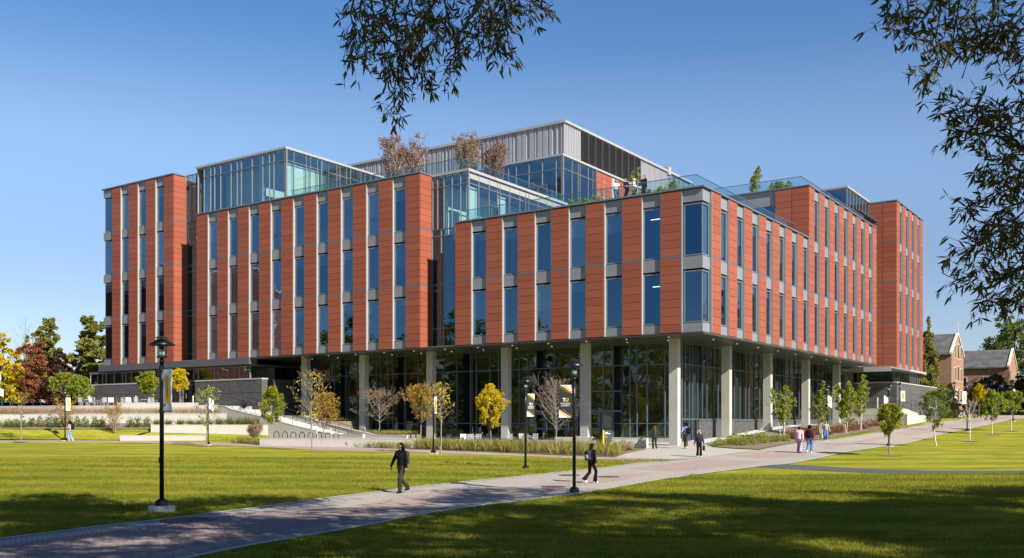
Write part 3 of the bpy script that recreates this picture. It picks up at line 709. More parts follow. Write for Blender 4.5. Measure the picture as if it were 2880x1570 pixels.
facade(Face('front', 58.18, 0), [MOD]*7, True, LV(4))
facade(Face('side', 1.52, 0), [MOD]*14 , True, LV(2))
facade(Face('side', 22.86, 0), [MOD]*15, True, LV(3)) if False else None
F_ = Face('side', 22.86, 0)
u = 0
for i in range(15):
    (strip if i % 2 == 0 else bay)(F_, u, u+MOD-(0.001 if i == 14 else 0), LV(3)); u += MOD
facade(Face('side', 54.55, 0), [MOD]*9 + [], True, LV(4))
# side returns, recess walls, upper walls
strip(Face('side', 0.06, 25.34), 0, 1.5, LV(3)); strip(Face('side', 0.06, 58.18), 0, 1.5, LV(4))
for s_ in range(4): strip(Face('front', 0.02 + s_*MOD*1.0, 54.55), 0, MOD-.02, LV(4))
for s_ in range(2):      # front wall of the three storey part above the terrace
    n0 = len(panels); strip(Face('front', 0.03+s_*MOD, 22.86), 0, MOD-.02, [18.3, 23.34])
for s_ in range(2): strip(Face('front', 7.6+s_*MOD, 22.86), 0, MOD-.02, [18.3, 23.34])
for s_ in range(4): strip(Face('front', 13.7+s_*MOD, 22.86), 0, MOD-.02, [18.3, 23.34])
for i in range(3): strip(Face('side', 24.2+i*1.15, 22.3), 0, 1.13, [23.4, 28.25])
for i in range(9): strip(Face('side', 28.8+i*1.5, 22.3), 0, 1.48, [23.4, 28.25])
# big panels first as single parts, the rest as one
def px_size(c, k, w, h):
    x, y = B(-c[0], c[1]); kx = x/y
    f = (0.823 + kx*.568) if k == 'front' else (.568 - kx*.823)
    return w*f*h/(y*y)
pm = {}
def cached_box(kind, k, w, h, d, mat):
    key = (kind, k, w, h)
    if key not in pm:
        m = MB()
        if k == 'front': m.box(-w/2, w/2, -d/2, d/2, -h/2, h/2)
        else: m.box(-d/2, d/2, -w/2, w/2, -h/2, h/2)
        pm[key] = m.mesh(kind, mat)
    return pm[key]
panels.sort(key=lambda p: -px_size(*p))
for c, k, w, h in panels[:300]: link('terracotta_panel', cached_box('terracotta_panel', k, w, h, .05, 'terracotta'), bld, c)
rest = MB()
for c, k, w, h in panels[300:]:
    if k == 'front': rest.box(c[0]-w/2, c[0]+w/2, c[1]-.025, c[1]+.025, c[2]-h/2, c[2]+h/2)
    else: rest.box(c[0]-.025, c[0]+.025, c[1]-w/2, c[1]+w/2, c[2]-h/2, c[2]+h/2)
rest.obj('terracotta_panels', 'terracotta', bld, kind='stuff')
for c, k, w, h in spandrels: link('spandrel_panel', cached_box('spandrel_panel', k, w, h, .1, 'alu_grey'), bld, c)
bands.obj('floor_bands', 'coping_metal', bld, kind='stuff')
for F, a, b, z0, z1, mt in jambs:
    m = MB(); F.bx(m, a, b, .012, .30, z0, z1); m.obj('bay_jamb', mt, bld)
# corner windows
def corner_window(sx, ty, n, name_s):
    """two glass sides meeting at the corner (s=sx, t=ty), stack of n"""
    sgn = 1
    for j in range(n):
        z = ZS+.67+STO*j; a = .16
        m = MB()
        for (z0, z1) in ((z, z+.075), (z+3.525, z+3.6)):
            m.box(-(sx+a), -(sx+1.55), ty+a, ty+a+.08, z0, z1); m.box(-(sx+a), -(sx+a+.08), ty+a+.08, ty+1.3, z0, z1)
        m.box(-(sx+1.47), -(sx+1.55), ty+a, ty+a+.08, z+.075, z+3.525); m.box(-(sx+a), -(sx+a+.08), ty+1.22, ty+1.3, z+.075, z+3.525)
        m.box(-(sx+a+.005), -(sx+a+.05), ty+a+.005, ty+a+.05, z+.075, z+3.525)
        o = m.obj('window', 'mullion', bld)
        m = MB(); m.box(-(sx+a+.06), -(sx+1.46), ty+a+.03, ty+a+.05, z+.08, z+3.52); m.obj('pane', 'window_glass', o)
        m = MB(); m.box(-(sx+a+.03), -(sx+a+.05), ty+a+.09, ty+1.21, z+.08, z+3.52); m.obj('pane', 'window_glass', o)
        if j == n-1 or brng.random() < .7:
            m = MB(); m.box(-(sx+a+.12), -(sx+a+.14), ty+a+.15, ty+1.2, z+.1, z+3.5); m.obj('roller_blind', 'blind', o)
    top = LV(n)[-1]-.06
    segs = [(ZS, ZS+.62)] + [(ZS+.67+STO*j+3.73, ZS+.67+STO*(j+1)-.05) for j in range(n-1)] + [(ZS+.67+STO*(n-1)+3.73, top)]
    for z0, z1 in segs:
        m = MB(); m.box(-(sx+.13), -(sx+1.6), ty+.13, ty+.25, z0, z1); m.box(-(sx+.13), -(sx+.25), ty+.25, ty+1.36, z0, z1)
        m.obj('spandrel_panel', 'alu_grey', bld)
    m = MB(); m.box(-(sx+1.62), -(sx+1.71), ty+.0, ty+.34, ZS+.01, top); m.box(-(sx+.0), -(sx+.34), ty+1.4, ty+1.51, ZS+.01, top)
    m.obj('bay_jamb', 'alu_grey', bld)
corner_window(0, 0, 2, 'near')
# far left corner: glass wraps the end
for j in range(4):
    z = ZS+.67+STO*j; m = MB()
    for (z0, z1) in ((z, z+.075), (z+3.525, z+3.6)): m.box(-68.98, -70.3, .16, .24, z0, z1)
    m.box(-68.98, -69.05, .16, .24, z, z+3.6); o = m.obj('window', 'mullion', bld)
    m = MB(); m.box(-69.06, -70.28, .19, .21, z+.08, z+3.52); m.box(-70.26, -70.28, .22, 1.4, z+.08, z+3.52); m.obj('pane', 'window_glass', o)
for z0, z1 in [(ZS, ZS+.62)] + [(ZS+.67+STO*j+3.73, ZS+.67+STO*(j+1)-.05) for j in range(3)] + [(ZS+.67+STO*3+3.73, 27.92)]:
    m = MB(); m.box(-68.9, -70.55, .1, 1.5, z0, z1); m.obj('spandrel_panel', 'alu_grey', bld)
m, nt, b = newmat('strip_light'); b.inputs['Emission Color'].default_value = (1, .95, .85, 1); b.inputs['Emission Strength'].default_value = 3
for s_, z_ in ((7.0, 17.0), (3.9, 17.05), (3.75, 12.2), (14.2, 12.3)): MB().box(-s_+.1, -s_-.6, .95, 1.02, z_, z_+.05).obj('ceiling_light', 'strip_light', bld)
# solid backing behind the cladding
m = MB()
def wallbox(s0, s1, t0, t1, z0, z1): m.box(-s0, -s1, t0, t1, z0, z1)
# inner core set back from the windows: dark rooms
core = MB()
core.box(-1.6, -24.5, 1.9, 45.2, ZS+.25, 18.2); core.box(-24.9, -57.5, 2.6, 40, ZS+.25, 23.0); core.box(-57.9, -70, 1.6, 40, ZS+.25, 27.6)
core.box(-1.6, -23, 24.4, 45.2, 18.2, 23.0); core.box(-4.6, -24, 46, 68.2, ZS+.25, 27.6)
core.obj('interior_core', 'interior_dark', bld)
# red strip backing (thin dark sheet just behind the panels)
def back_strip(F, u0, u1, z0, z1): F.bx(backing, u0+.01, u1-.01, .05, .09, z0+.02, z1-.02)
for i in range(7): back_strip(Face('front', 1.72, 0), i*2*MOD, i*2*MOD+MOD + (.06 if i == 6 else 0), ZS, 18.6)
for i in range(10): back_strip(Face('front', 25.34, 0), i*2*MOD, i*2*MOD+MOD, ZS, 23.2)
for i in range(4): back_strip(Face('front', 58.18, 0), i*2*MOD, i*2*MOD+MOD, ZS, 27.8)
for i in range(7): back_strip(Face('side', 1.52, 0), i*2*MOD, i*2*MOD+MOD, ZS, 18.6)
for i in range(8): back_strip(Face('side', 22.86, 0), i*2*MOD, i*2*MOD+MOD, ZS, 23.2)
for i in range(5): back_strip(Face('side', 54.55, 0), i*2*MOD, i*2*MOD+MOD, ZS, 27.8)
back_strip(Face('side', 0.06, 25.34), .05, 1.5, ZS, 23.2); back_strip(Face('side', 0.06, 58.18), .05, 1.5, ZS, 27.8)
back_strip(Face('front', 0.02, 54.55), .12, 6.1, ZS, 27.8); back_strip(Face('front', 0.03, 22.86), .12, 3.05, 18.2, 23.2)
back_strip(Face('front', 7.6, 22.86), 0, 3.05, 18.2, 23.2); back_strip(Face('front', 13.7, 22.86), 0, 6.1, 18.2, 23.2)
back_strip(Face('side', 24.2, 22.3), 0, 3.45, 23.3, 28.2); back_strip(Face('side', 28.8, 22.3), 0, 13.5, 23.3, 28.2)
MB().box(-21.55, -21.6, .05, 1.6, ZS, 18.6).obj('end_wall', 'backing', bld)
backing.obj('wall_backing', 'backing', bld, kind='stuff')
# copings
cp = MB()
def coping(s0, s1, t0, t1, z): cp.box(-s0, -s1, t0, t1, z-.11, z)
coping(-.06, 21.66, -.06, .8, 18.8); coping(-.06, .8, .8, 22.8, 18.8)
coping(25.28, 54.55, -.06, .8, 23.45); coping(-.06, .8, 22.8, 45.62, 23.45); coping(.8, 21.4, 22.8, 23.5, 23.45)
coping(58.12, 70.75, -.06, .9, 28.1); coping(-.06, 6.2, 54.49, 55.3, 28.1); coping(-.06, .8, 55.3, 68.35, 28.1); coping(25.28, 26, .8, 1.6, 23.45); coping(58.12, 58.9, .9, 1.6, 28.1)
cp.obj('coping', 'coping_metal', bld)
# roof decks
for nm, a in (('roof_deck', (.8, 21.5, .8, 22.8, 17.9, 18.68)), ('roof_deck', (21.5, 57, 1.75, 40, 22.7, 23.1)), ('roof_deck', (.8, 21.4, 23.5, 45.5, 22.7, 23.1)), ('roof_deck', (58.2, 70.4, .9, 40, 27.3, 27.7)), ('roof_deck', (.8, 24, 55.3, 68.3, 27.3, 27.7))):
    MB().box(-a[0], -a[1], a[2], a[3], a[4], a[5]).obj(nm, 'roof_gravel', bld)
MB().box(-70.4, -70.55, .3, 40, ZS, 28.0).box(-.3, -24, 68.1, 68.3, ZS, 28.0).box(-24, -70.4, 40, 40.2, ZS, 27.7).box(-.3, -21.3, 45.4, 45.5, ZS, 23.2).obj('rear_wall', 'alu_grey', bld)
# soffit with downlights
MB().box(-.02, -21.62, .02, 45.5, ZS-.16, ZS-.01).box(-21.62, -46.5, .02, 12, ZS-.16, ZS-.01).obj('soffit', 'soffit', bld)
m, nt, b = newmat('downlight_glow'); b.inputs['Emission Color'].default_value = (1, .93, .8, 1); b.inputs['Emission Strength'].default_value = .45
dl = MB().lathe([(.06, 0), (.06, .02)], 10).mesh('downlight', 'downlight_glow')
for i in range(12):
    for t_ in (1.2, 3.6): link('downlight', dl, bld, (-(3.2 + i*3.4 + (1.2 if t_ > 2 else 0)), t_, ZS-.185))
for i in range(8): link('downlight', dl, bld, (-1.4, 5+i*4.6, ZS-.185))
# base fascia below the left blocks
MB().box(-46.5, -71.2, -.12, .9, 8.1, ZS-.005).box(-46.5, -74.2, .6, 14, 7.95, 8.12).obj('fascia', 'fascia_metal', bld)
# concrete columns
for s_, t_, z0 in ((3.48, 2.8, .5), (11.0, 2.8, .5), (18.5, 2.8, .5), (26.4, 2.8, .5), (34.3, 2.8, .8), (41.8, 2.8, 1.2), (3.1, 11.7, .8), (3.1, 21.1, 1.2), (3.1, 31.6, 1.8), (3.1, 41.8, 2.0)):
    mm = MB().box(-(s_-.34), -(s_+.34), t_-.26, t_+.26, z0-.6, ZS-.155); mm.obj('column', 'column_concrete', bld)
# ------------------------------------------------ curtain walls
def curtain(name, F, us, zs, glassmat='pavilion_glass', mull='mullion', w=.048, dep=.12, skip=(), panesplit=True, name_p='pane'):
    m = MB()
    for u in us: F.bx(m, u-w/2, u+w/2, -.03, dep, zs[0], zs[-1])
    for z in zs:
        for a, b in zip(us[:-1], us[1:]): F.bx(m, a+w/2, b-w/2, -.02, dep-.01, z-w/2, z+w/2)
    o = m.obj(name, mull, bld)
    for i, (a, b) in enumerate(zip(us[:-1], us[1:])):
        for j, (c, d) in enumerate(zip(zs[:-1], zs[1:])):
            if (i, j) in skip: continue
            p = MB(); F.bx(p, a+w/2, b-w/2, .045, .065, c+w/2, d-w/2); p.obj(name_p, glassmat, o)
    return o
sl = lambda xs, t: [s_at(x, t) for x in xs]; tl = lambda xs, s: [t_at(x, s) for x in xs]
z1_ = lambda zx, o, sc=3.51: o+zx/sc
# lobby, front
us = sorted(sl([z1_(v, 600) for v in (975,1085,1150,1195,1305,1420,1610,1655,1725,1775,1895,2020,2275,2405)] + [z1_(v, 1260) for v in (90,225,280,415,500,700,790,1045,1300,1535,1630,1795,1865,1965,2140,2305)], 5.4))
curtain('lobby_curtain_wall', Face('front', 0, 5.4), us, [1.3, 2.4, 6.95, 8.58], 'lobby_glass', 'mullion_dark', .07)
MB().box(-4.3, -42.2, 5.35, 5.75, -.2, 1.27).obj('lobby_kerb', 'concrete_grey', bld)
ts = [5.5, 6.6, 7.4, 8.0, 9.0, 9.9, 10.8, 12.2, 13.1, 14.4, 15.6, 16.6, 17.9, 19.2, 20.0, 21.3, 22.6, 23.9, 25.2, 26.6, 28, 29.4, 30.8, 32.2, 33.6, 35, 36.5, 38, 39.5, 41, 42.5, 44.8]
curtain('side_curtain_wall', Face('side', 0, 4.4), ts, [2.75, 6.95, 8.58], 'lobby_glass', 'mullion_dark', .06)
MB().box(-4.3, -4.7, 9.0, 44.9, .0, 2.72).box(-4.25, -4.72, 9.0, 44.9, 2.60, 2.722).obj('knee_wall', 'dark_brick', bld)
curtain('side_curtain_wall', Face('side', 0, 4.42), [5.5, 6.6, 7.4, 8.0, 8.95], [.85, 2.7], 'lobby_glass', 'mullion_dark', .06)
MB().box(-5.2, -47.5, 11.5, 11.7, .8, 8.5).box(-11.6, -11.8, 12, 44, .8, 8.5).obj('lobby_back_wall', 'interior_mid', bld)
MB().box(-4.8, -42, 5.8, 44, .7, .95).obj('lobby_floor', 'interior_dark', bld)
for s_ in (9.5, 16.8, 25.2, 33): MB().box(-s_, -(s_+1.6), 7.2, 8.0, .95, 8.55).obj('interior_column', 'interior_dark', bld)
# entrance doors in the lobby wall
def door(parent, F, u, z0, w=1.0, h=2.3, name='door'):
    m = MB(); f = .12
    F.bx(m, u, u+f, -.09, -.04, z0, z0+h); F.bx(m, u+w-f, u+w, -.09, -.04, z0, z0+h)
    F.bx(m, u+f, u+w-f, -.09, -.04, z0+h-f, z0+h); F.bx(m, u+f, u+w-f, -.09, -.04, z0, z0+.25); F.bx(m, u+f, u+w-f, -.09, -.04, z0+.95, z0+1.1)
    o = m.obj(name, 'mullion_dark', parent)
    m = MB(); F.bx(m, u+f, u+w-f, -.075, -.06, z0+.25, z0+.95); F.bx(m, u+f, u+w-f, -.075, -.06, z0+1.1, z0+h-f); m.obj('pane', 'lobby_glass', o)
    m = MB(); F.bx(m, u+w-f-.06, u+w-f-.02, -.16, -.12, z0+.8, z0+1.5); m.obj('handle', 'chair_metal', o)
Ff = Face('front', 0, 5.4)
for u in (10.0, 11.1, 13.2, 14.25, 15.3, 16.35): door(bld, Ff, u, .95)
m = MB(); Ff.bx(m, 9.2, 17.6, -.1, -.02, 3.3, 3.45); Ff.bx(m, 9.2, 17.6, -.1, -.02, 4.9, 5.0); m.obj('door_transom', 'mullion_dark', bld)
# left end of the lobby: dark recess with glazed wall
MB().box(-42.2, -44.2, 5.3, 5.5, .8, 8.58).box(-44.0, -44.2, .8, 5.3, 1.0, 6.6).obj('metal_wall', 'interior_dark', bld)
curtain('recess_curtain_wall', Face('front', 0, 7.0), [44.4, 46.3, 48.2, 50.0, 52.2], [2.9, 5.7, 8.05], 'lobby_glass', 'mullion_dark', .07)
MB().box(-44.2, -54, 9.5, 9.7, 2.0, 8.5).obj('lobby_back_wall', 'interior_mid', bld)
# front notches
F1 = Face('front', 0, 1.6)
curtain('notch_curtain_wall', F1, [21.62, 22.9, 24.35, 25.33], [ZS+.05, 10.4, 13.6, 14.1, 18.2, 18.75], 'pavilion_glass', 'mullion')
curtain('notch_curtain_wall', F1, [54.5, 55.6, 56.6, 58.17], [ZS+.05, 9.6, 13.5, 14.1, 18.1, 18.7, 22.7, 23.3, 27.1, 28.15], 'pavilion_glass', 'mullion')
MB().box(-21.6, -25.34, 1.72, 1.9, ZS-.02, ZS+.03).box(-54.5, -58.17, .0, 1.6, ZS-.01, ZS+.04).box(-21.6, -25.3, .02, 1.6, ZS-.03, ZS+.02).obj('ledge', 'alu_grey', bld)
# pavilion one (third storey, above the near block)
curtain('pavilion_front', F1, sl([z1_(v, 900) for v in (1467,1387,1303,1222,1160,1112)], 1.6), [18.75, 22.3, 23.25])
tt = tl([z1_(v, 900) for v in (1467,1568,1670,1752,1777,1873,1972,2030,2060,2152,2240,2290,2345,2395)], 21.5)
curtain('pavilion_side', Face('side', 0, 21.5), [1.62] + [t for t in tt[1:]] + [20, 21.3, 22.8], [18.5, 22.3, 23.25])
door(bld, Face('side', 0, 21.42), tt[2]+.1, 18.5, 1.1, 2.5)
MB().box(-21.42, -25.33, 1.5, 1.62, 23.25, 23.47).box(-21.38, -21.5, 1.5, 22.7, 23.25, 23.47).obj('roof_edge', 'alu_light', bld)
MB().box(-24.3, -24.5, 2.2, 22.6, 18.4, 23.1).obj('interior_wall', 'interior_pale', bld)
MB().box(-21.7, -24.3, 2, 22.6, 22.55, 22.7).obj('interior_ceiling', 'interior_mid', bld)
# left pavilion
us = sl([z1_(v, 240) for v in (1985,1860,1815,1750,1645,1538,1498,1437,1335,1275,1235,1172)], 1.0); 
curtain('pavilion_front', Face('front', 0, 1.0), us, [23.2, 27.3, 28.35])
tt = [1.02] + tl([z1_(v, 240) for v in (2060,2180,2222,2292,2335,2402)] + [z1_(v, 900) for v in (15,85,165,195,262,302,405,445,500,560)], 42.7) + [14.6]
curtain('pavilion_side', Face('side', 0, 42.7), tt, [23.2, 27.3, 28.35])
MB().box(-42.6, -55.8, .92, 1.02, 28.35, 28.55).box(-42.58, -42.7, .92, 14.7, 28.35, 28.55).box(-42.7, -55.8, 1.03, 14.7, 28.3, 28.5).obj('roof_edge', 'alu_light', bld)
MB().box(-43.1, -43.14, 1.3, 6.6, 23.2, 27.2).obj('roller_blind', 'interior_pale', bld)
MB().box(-21.95, -21.99, 2.0, 3.4, 18.6, 22.2).box(-21.95, -21.99, 6.4, 7.6, 20.2, 22.2).obj('roller_blind', 'interior_pale', bld)
MB().box(-46.8, -47.0, 1.6, 14.4, 23.1, 28.3).box(-47, -55.5, 4.5, 4.7, 23.1, 28.3).obj('interior_wall', 'interior_pale', bld)
MB().box(-42.8, -55.7, 14.6, 14.8, 23.1, 28.3).box(-55.7, -55.8, 1.1, 14.6, 23.1, 28.3).obj('rear_wall', 'alu_grey', bld)
curtain('link_curtain_wall', F1, [55.8, 56.6, 57.4, 58.15], [23.3, 27.1, 28.1])
# pavilion two
us = sl([z1_(v, 900) for v in (2400,2330,2195,2063,1937,1860,1806,1760)] + [1385, 1360, 1335], 17.7)
curtain('pavilion_front', Face('front', 0, 17.7), us, [23.2, 27.1, 28.3])
curtain('pavilion_side', Face('side', 0, 22.3), [17.7] + tl([z1_(v, 1540) for v in (243,303,323,402,448,468)], 22.3), [23.2, 27.1, 28.3])
MB().box(-22.2, -31, 17.58, 17.7, 28.3, 28.5).box(-22.18, -22.3, 17.58, 42.5, 28.3, 28.5).box(-22.32, -36, 17.72, 42.3, 28.25, 28.45).obj('roof_edge', 'alu_light', bld)
MB().box(-25.5, -31, 21, 21.2, 23.1, 28.2).box(-26.0, -26.2, 18, 24, 23.1, 28.2).obj('interior_wall', 'interior_mid', bld)
MB().box(-30.8, -31, 17.8, 30, 23.1, 28.2).obj('rear_wall', 'alu_grey', bld)
MB().box(-22.34, -22.44, 27.7, 28.75, 23.4, 28.28).obj('spandrel_panel', 'alu_light', bld)
door(bld, Face('front', 0, 17.66), 25.0, 23.2, 1.1, 2.5); door(bld, Face('front', 0, 17.66), 23.9, 23.2, 1.1, 2.5)
MB().box(-22.15, -22.35, 23.98, 24.18, 23.2, 28.3).obj('corner_post', 'fascia_metal', bld)
# penthouse: ribbed metal
ph = MB().box(-23.5, -56, 20.1, 50, 27.9, 32.3).obj('penthouse_wall', 'penthouse_metal', bld)
rib = MB(); r_ = random.Random(2); u = 23.5
while u < 55:
    w = r_.choice([.12, .2, .35, .12, .5]); rib.box(-u, -(u+w), 20.0, 20.1, 27.9, 32.25); u += w + r_.choice([.15, .25, .4, .12])
t_ = 20.1
while t_ < 43.6:
    if not (23.0 < t_ < 36.2): rib.box(-23.42, -23.5, t_, t_+.14, 27.9, 32.25)
    t_ += .32
rib.obj('metal_ribs', 'penthouse_metal', bld, kind='stuff')
MB().box(-23.3, -56.2, 19.85, 20.05, 32.25, 32.5).box(-23.25, -23.5, 20.05, 50.2, 32.25, 32.5).obj('roof_edge', 'alu_light', bld)
for i in range(9):
    a = 23.05 + i*1.46; m = MB()
    for k in range(26): m.add([(-23.30, a+.05, 28+k*.162), (-23.30, a+1.40, 28+k*.162), (-23.46, a+1.40, 28.13+k*.162), (-23.46, a+.05, 28.13+k*.162)], [(0, 1, 2, 3)])
    m.box(-23.27, -23.49, a+1.40, a+1.46, 27.95, 32.25)
    m.obj('louvre_panel', 'louvre_metal', bld)
MB().box(-23.47, -23.49, 23.05, 36.2, 27.95, 32.25).obj('louvre_backing', 'fascia_metal', bld)
curtain('roof_glass_screen', Face('side', 0, 23.4), [43.8, 45.2, 46.6, 48.0, 49.4, 50.8], [28.6, 32.4], 'clear_glass', 'mullion', .06)
MB().box(-23.2, -24.2, 43.2, 43.9, 32.0, 32.9).obj('roof_vent', 'alu_light', bld)
# right roof box with sunshades
curtain('pavilion_front', Face('front', 0, 45.55), [3.1, 5.0, 5.9, 6.8, 8.3], [23.2, 25.75, 28.1])
curtain('pavilion_side', Face('side', 0, 3.1), [45.6 + i*1.28 for i in range(8)], [23.2, 26.0, 28.1])
curtain('notch_curtain_wall', Face('side', 0, 3.1), [45.6 + i*1.28 for i in range(8)], [ZS+.1, 13.5, 14.1, 18.1, 18.7, 22.7, 23.2])
MB().box(-3.0, -9, 45.42, 45.55, 28.1, 28.3).box(-2.98, -3.12, 45.42, 54.5, 28.1, 28.3).box(-3.12, -9, 45.55, 54.5, 28.0, 28.2).obj('roof_edge', 'alu_light', bld)
for k, z in enumerate((25.7, 24.9, 24.1, 23.3)):
    m = MB(); m.box(-2.0, -3.0, 46.1, 54.4, z, z+.05)
    for i in range(7): m.box(-2.0, -3.05, 46.3+i*1.3, 46.36+i*1.3, z-.14, z)
    m.obj('sunshade', 'fascia_metal', bld)
MB().box(-5.6, -5.8, 46, 54.4, ZS+.2, 28).obj('interior_wall', 'interior_mid', bld)
# band of metal and windows on the terrace wall (three storey front)
for a, b in ((3.1, 7.55), (10.7, 13.65), (19.85, 21.35)):
    MB().box(-a, -b, 23.0, 23.12, 18.4, 19.0).box(-a, -b, 23.0, 23.12, 22.0, 23.3).obj('spandrel_panel', 'alu_grey', bld)
    curtain('window', Face('front', 0, 23.02), [a+.02, (a+b)/2, b-.02], [19.0, 22.0], 'window_glass', 'mullion')
# ------------------------------------------------ glass railings
def rail_run(F, u0, u1, z0, z1, step=1.5, nm='glass_railing'):
    n = max(1, round((u1-u0)/step)); w = (u1-u0)/n; m = MB(); F.bx(m, u0, u1, -.035, .035, z1-.04, z1); F.bx(m, u0, u1, -.02, .02, z0-.4, z0-.3)
    o = m.obj(nm, 'mullion_dark', bld)
    for i in range(n):
        p = MB(); F.bx(p, u0+i*w+.012, u0+(i+1)*w-.012, -.009, .009, z0-.3, z1-.04); p.obj('glass_panel', 'clear_glass', o)
rail_run(Face('front', 0, 1.0), 1.0, 21.3, 18.8, 19.88); rail_run(Face('side', 0, 1.0), 1.0, 21.8, 18.8, 19.88)
rail_run(Face('front', 0, 1.7), 22.3, 42.6, 23.45, 24.5); rail_run(Face('side', 0, 22.3), 1.7, 17.6, 23.45, 24.5)
rail_run(Face('front', 0, 23.8), 1.0, 21.3, 23.45, 24.5); rail_run(Face('side', 0, 1.0), 23.8, 44.5, 23.45, 24.5)
# ------------------------------------------------ dark brick base, left
def brickwall(s0, s1, t0, t1, z0, z1, name='brick_wall', grooves=(5.6, 4.9)):
    m = MB(); zz = [z0] + sorted(grooves) + [z1]
    for a, b in zip(zz[:-1], zz[1:]): m.box(-s0, -s1, t0, t1, a+.02, b-.02)
    m.box(-(s0+.03), -(s1-.03), t0+.03, t1-.03, z0, z1-.03); o = m.obj(name, 'dark_brick', bld)
    m = MB(); m.box(-(s0-.04), -(s1+.04), t0-.04, t1+.04, z1-.02, z1+.1); m.obj('coping', 'concrete_grey', o)
    return o
brickwall(44.8, 54.7, 0, .7, 1.0, 6.62, grooves=(3.3, 4.2, 5.35))
w2 = brickwall(57.4, 74.0, 0.1, .7, 3.4, 6.62, grooves=(4.9, 5.55))
brickwall(73.4, 74.0, .72, 14, 3.4, 6.6, grooves=(4.9,))
us = sl([z1_(v, 240) for v in (1625,1525,1480,1415,1317,1277,1115,1070,945,900,820,755,715,625,590,535,455,400,365,285,205,170,120,50)], .5)
curtain('clerestory', Face('front', 0, .5), us, [6.75, 7.93], 'lobby_glass', 'mullion', .07)
MB().box(-46.6, -73.8, 3.0, 3.2, 4.1, 7.9).obj('interior_wall', 'interior_mid', bld)
curtain('entrance_curtain_wall', Face('front', 0, .9), [54.75, 55.6, 56.5, 57.35], [4.1, 6.4, 6.7], 'lobby_glass', 'mullion_dark', .07)
# lettering on the brick band (only faintly legible in place)
def text(body, size, mat, parent, loc, rot, name='lettering', extrude=.004, align='CENTER', bold=0.0, sx=1.0):
    cu = bpy.data.curves.new(name, 'FONT'); cu.body = body; cu.size = size; cu.extrude = extrude; cu.align_x = align; cu.align_y = 'CENTER'; cu.offset = bold
    tmp = bpy.data.objects.new('tmp', cu); me = bpy.data.meshes.new_from_object(tmp); bpy.data.objects.remove(tmp)
    me.name = name; me.materials.clear(); me.materials.append(MATS[mat])
    o = link(name, me, parent); o.location = loc; o.rotation_euler = rot; o.scale = (sx, 1, 1); return o
text('TOWSON', .62, 'louvre_metal', w2, (-72.0, .085, 5.95), (R(90), 0, 0), extrude=.01)
text('UNIVERSITY', .62, 'louvre_metal', w2, (-64.2, .085, 5.95), (R(90), 0, 0), extrude=.01)
# ------------------------------------------------ dark brick base, right
brickwall(0, 14, 54.6, 55.2, 3.2, 7.1, grooves=(4.9, 5.6, 6.3)); brickwall(0, .6, 55.22, 76.8, 2.6, 7.1, grooves=(3.7, 4.9, 6.0))
curtain('clerestory', Face('side', 0, .35), [55.4 + i*.95 for i in range(14)], [7.25, 8.7], 'lobby_glass', 'mullion', .06)
curtain('clerestory', Face('front', 0, 54.9), [.5, 4.4, 8.0], [7.25, 8.7], 'lobby_glass', 'mullion', .07)
MB().box(-2, -14, 55.4, 68, 7.0, 8.6).obj('interior_wall', 'interior_mid', bld)
MB().box(-4.8, -6.6, 45.0, 54.4, 2.6, 8.6).obj('metal_wall', 'fascia_metal', bld)
curtain('side_curtain_wall', Face('side', 0, 4.5), [45.1, 46.5, 48, 49.5], [4.1, 7.0, 7.9], 'lobby_glass', 'mullion_dark', .06)
# entrance canopy
o = MB().box(1.4, -8, 46.2, 54.2, 8.35, 8.5).box(1.4, -8, 54.2, 62.5, 8.42, 8.5).obj('canopy', 'alu_grey', bld)
MB().box(1.38, -3.0, 46.1, 46.2, 8.0, 8.52).obj('canopy_edge', 'alu_light', o)
MB().box(.3, -24, 54.45, 68.4, ZS-.15, ZS).obj('soffit', 'alu_grey', bld)
MB().box(1.6, 1.4, 54.2, 62.5, 8.32, 8.52).obj('canopy_edge', 'chair_metal', o)
# light terracing block closing the base behind
MB().box(-6.7, -42, 45, 45.2, 1, 8.6).obj('metal_wall', 'fascia_metal', bld)
# ================================================================ VEGETATION BUILDERS
def leaves_mesh(name, P, D, size, mat, width=.45, curl=.15, seed=0):
    """one small folded leaf per point: P (n,3) positions, D (n,3) leaf directions, size scalar or (n,)"""
    rg = np.random.default_rng(seed); n = len(P); size = np.broadcast_to(np.asarray(size, float), (n,))[:, None] * rg.uniform(.7, 1.25, (n, 1))
    D = D / (np.linalg.norm(D, axis=1, keepdims=True) + 1e-9); q = rg.normal(size=(n, 3))
    S = np.cross(D, q); S /= (np.linalg.norm(S, axis=1, keepdims=True) + 1e-9); Nn = np.cross(D, S)
    a = P; b = P + D*size*.5 + S*size*width*.5 + Nn*size*curl*.5; c = P + D*size - Nn*size*curl*.4; d = P + D*size*.5 - S*size*width*.5 + Nn*size*curl*.5
    V = np.stack([a, b, c, d], 1).reshape(-1, 3); i = np.arange(n)*4
    return npmesh(name, V, np.stack([i, i+1, i+2, i+3], 1), mat)
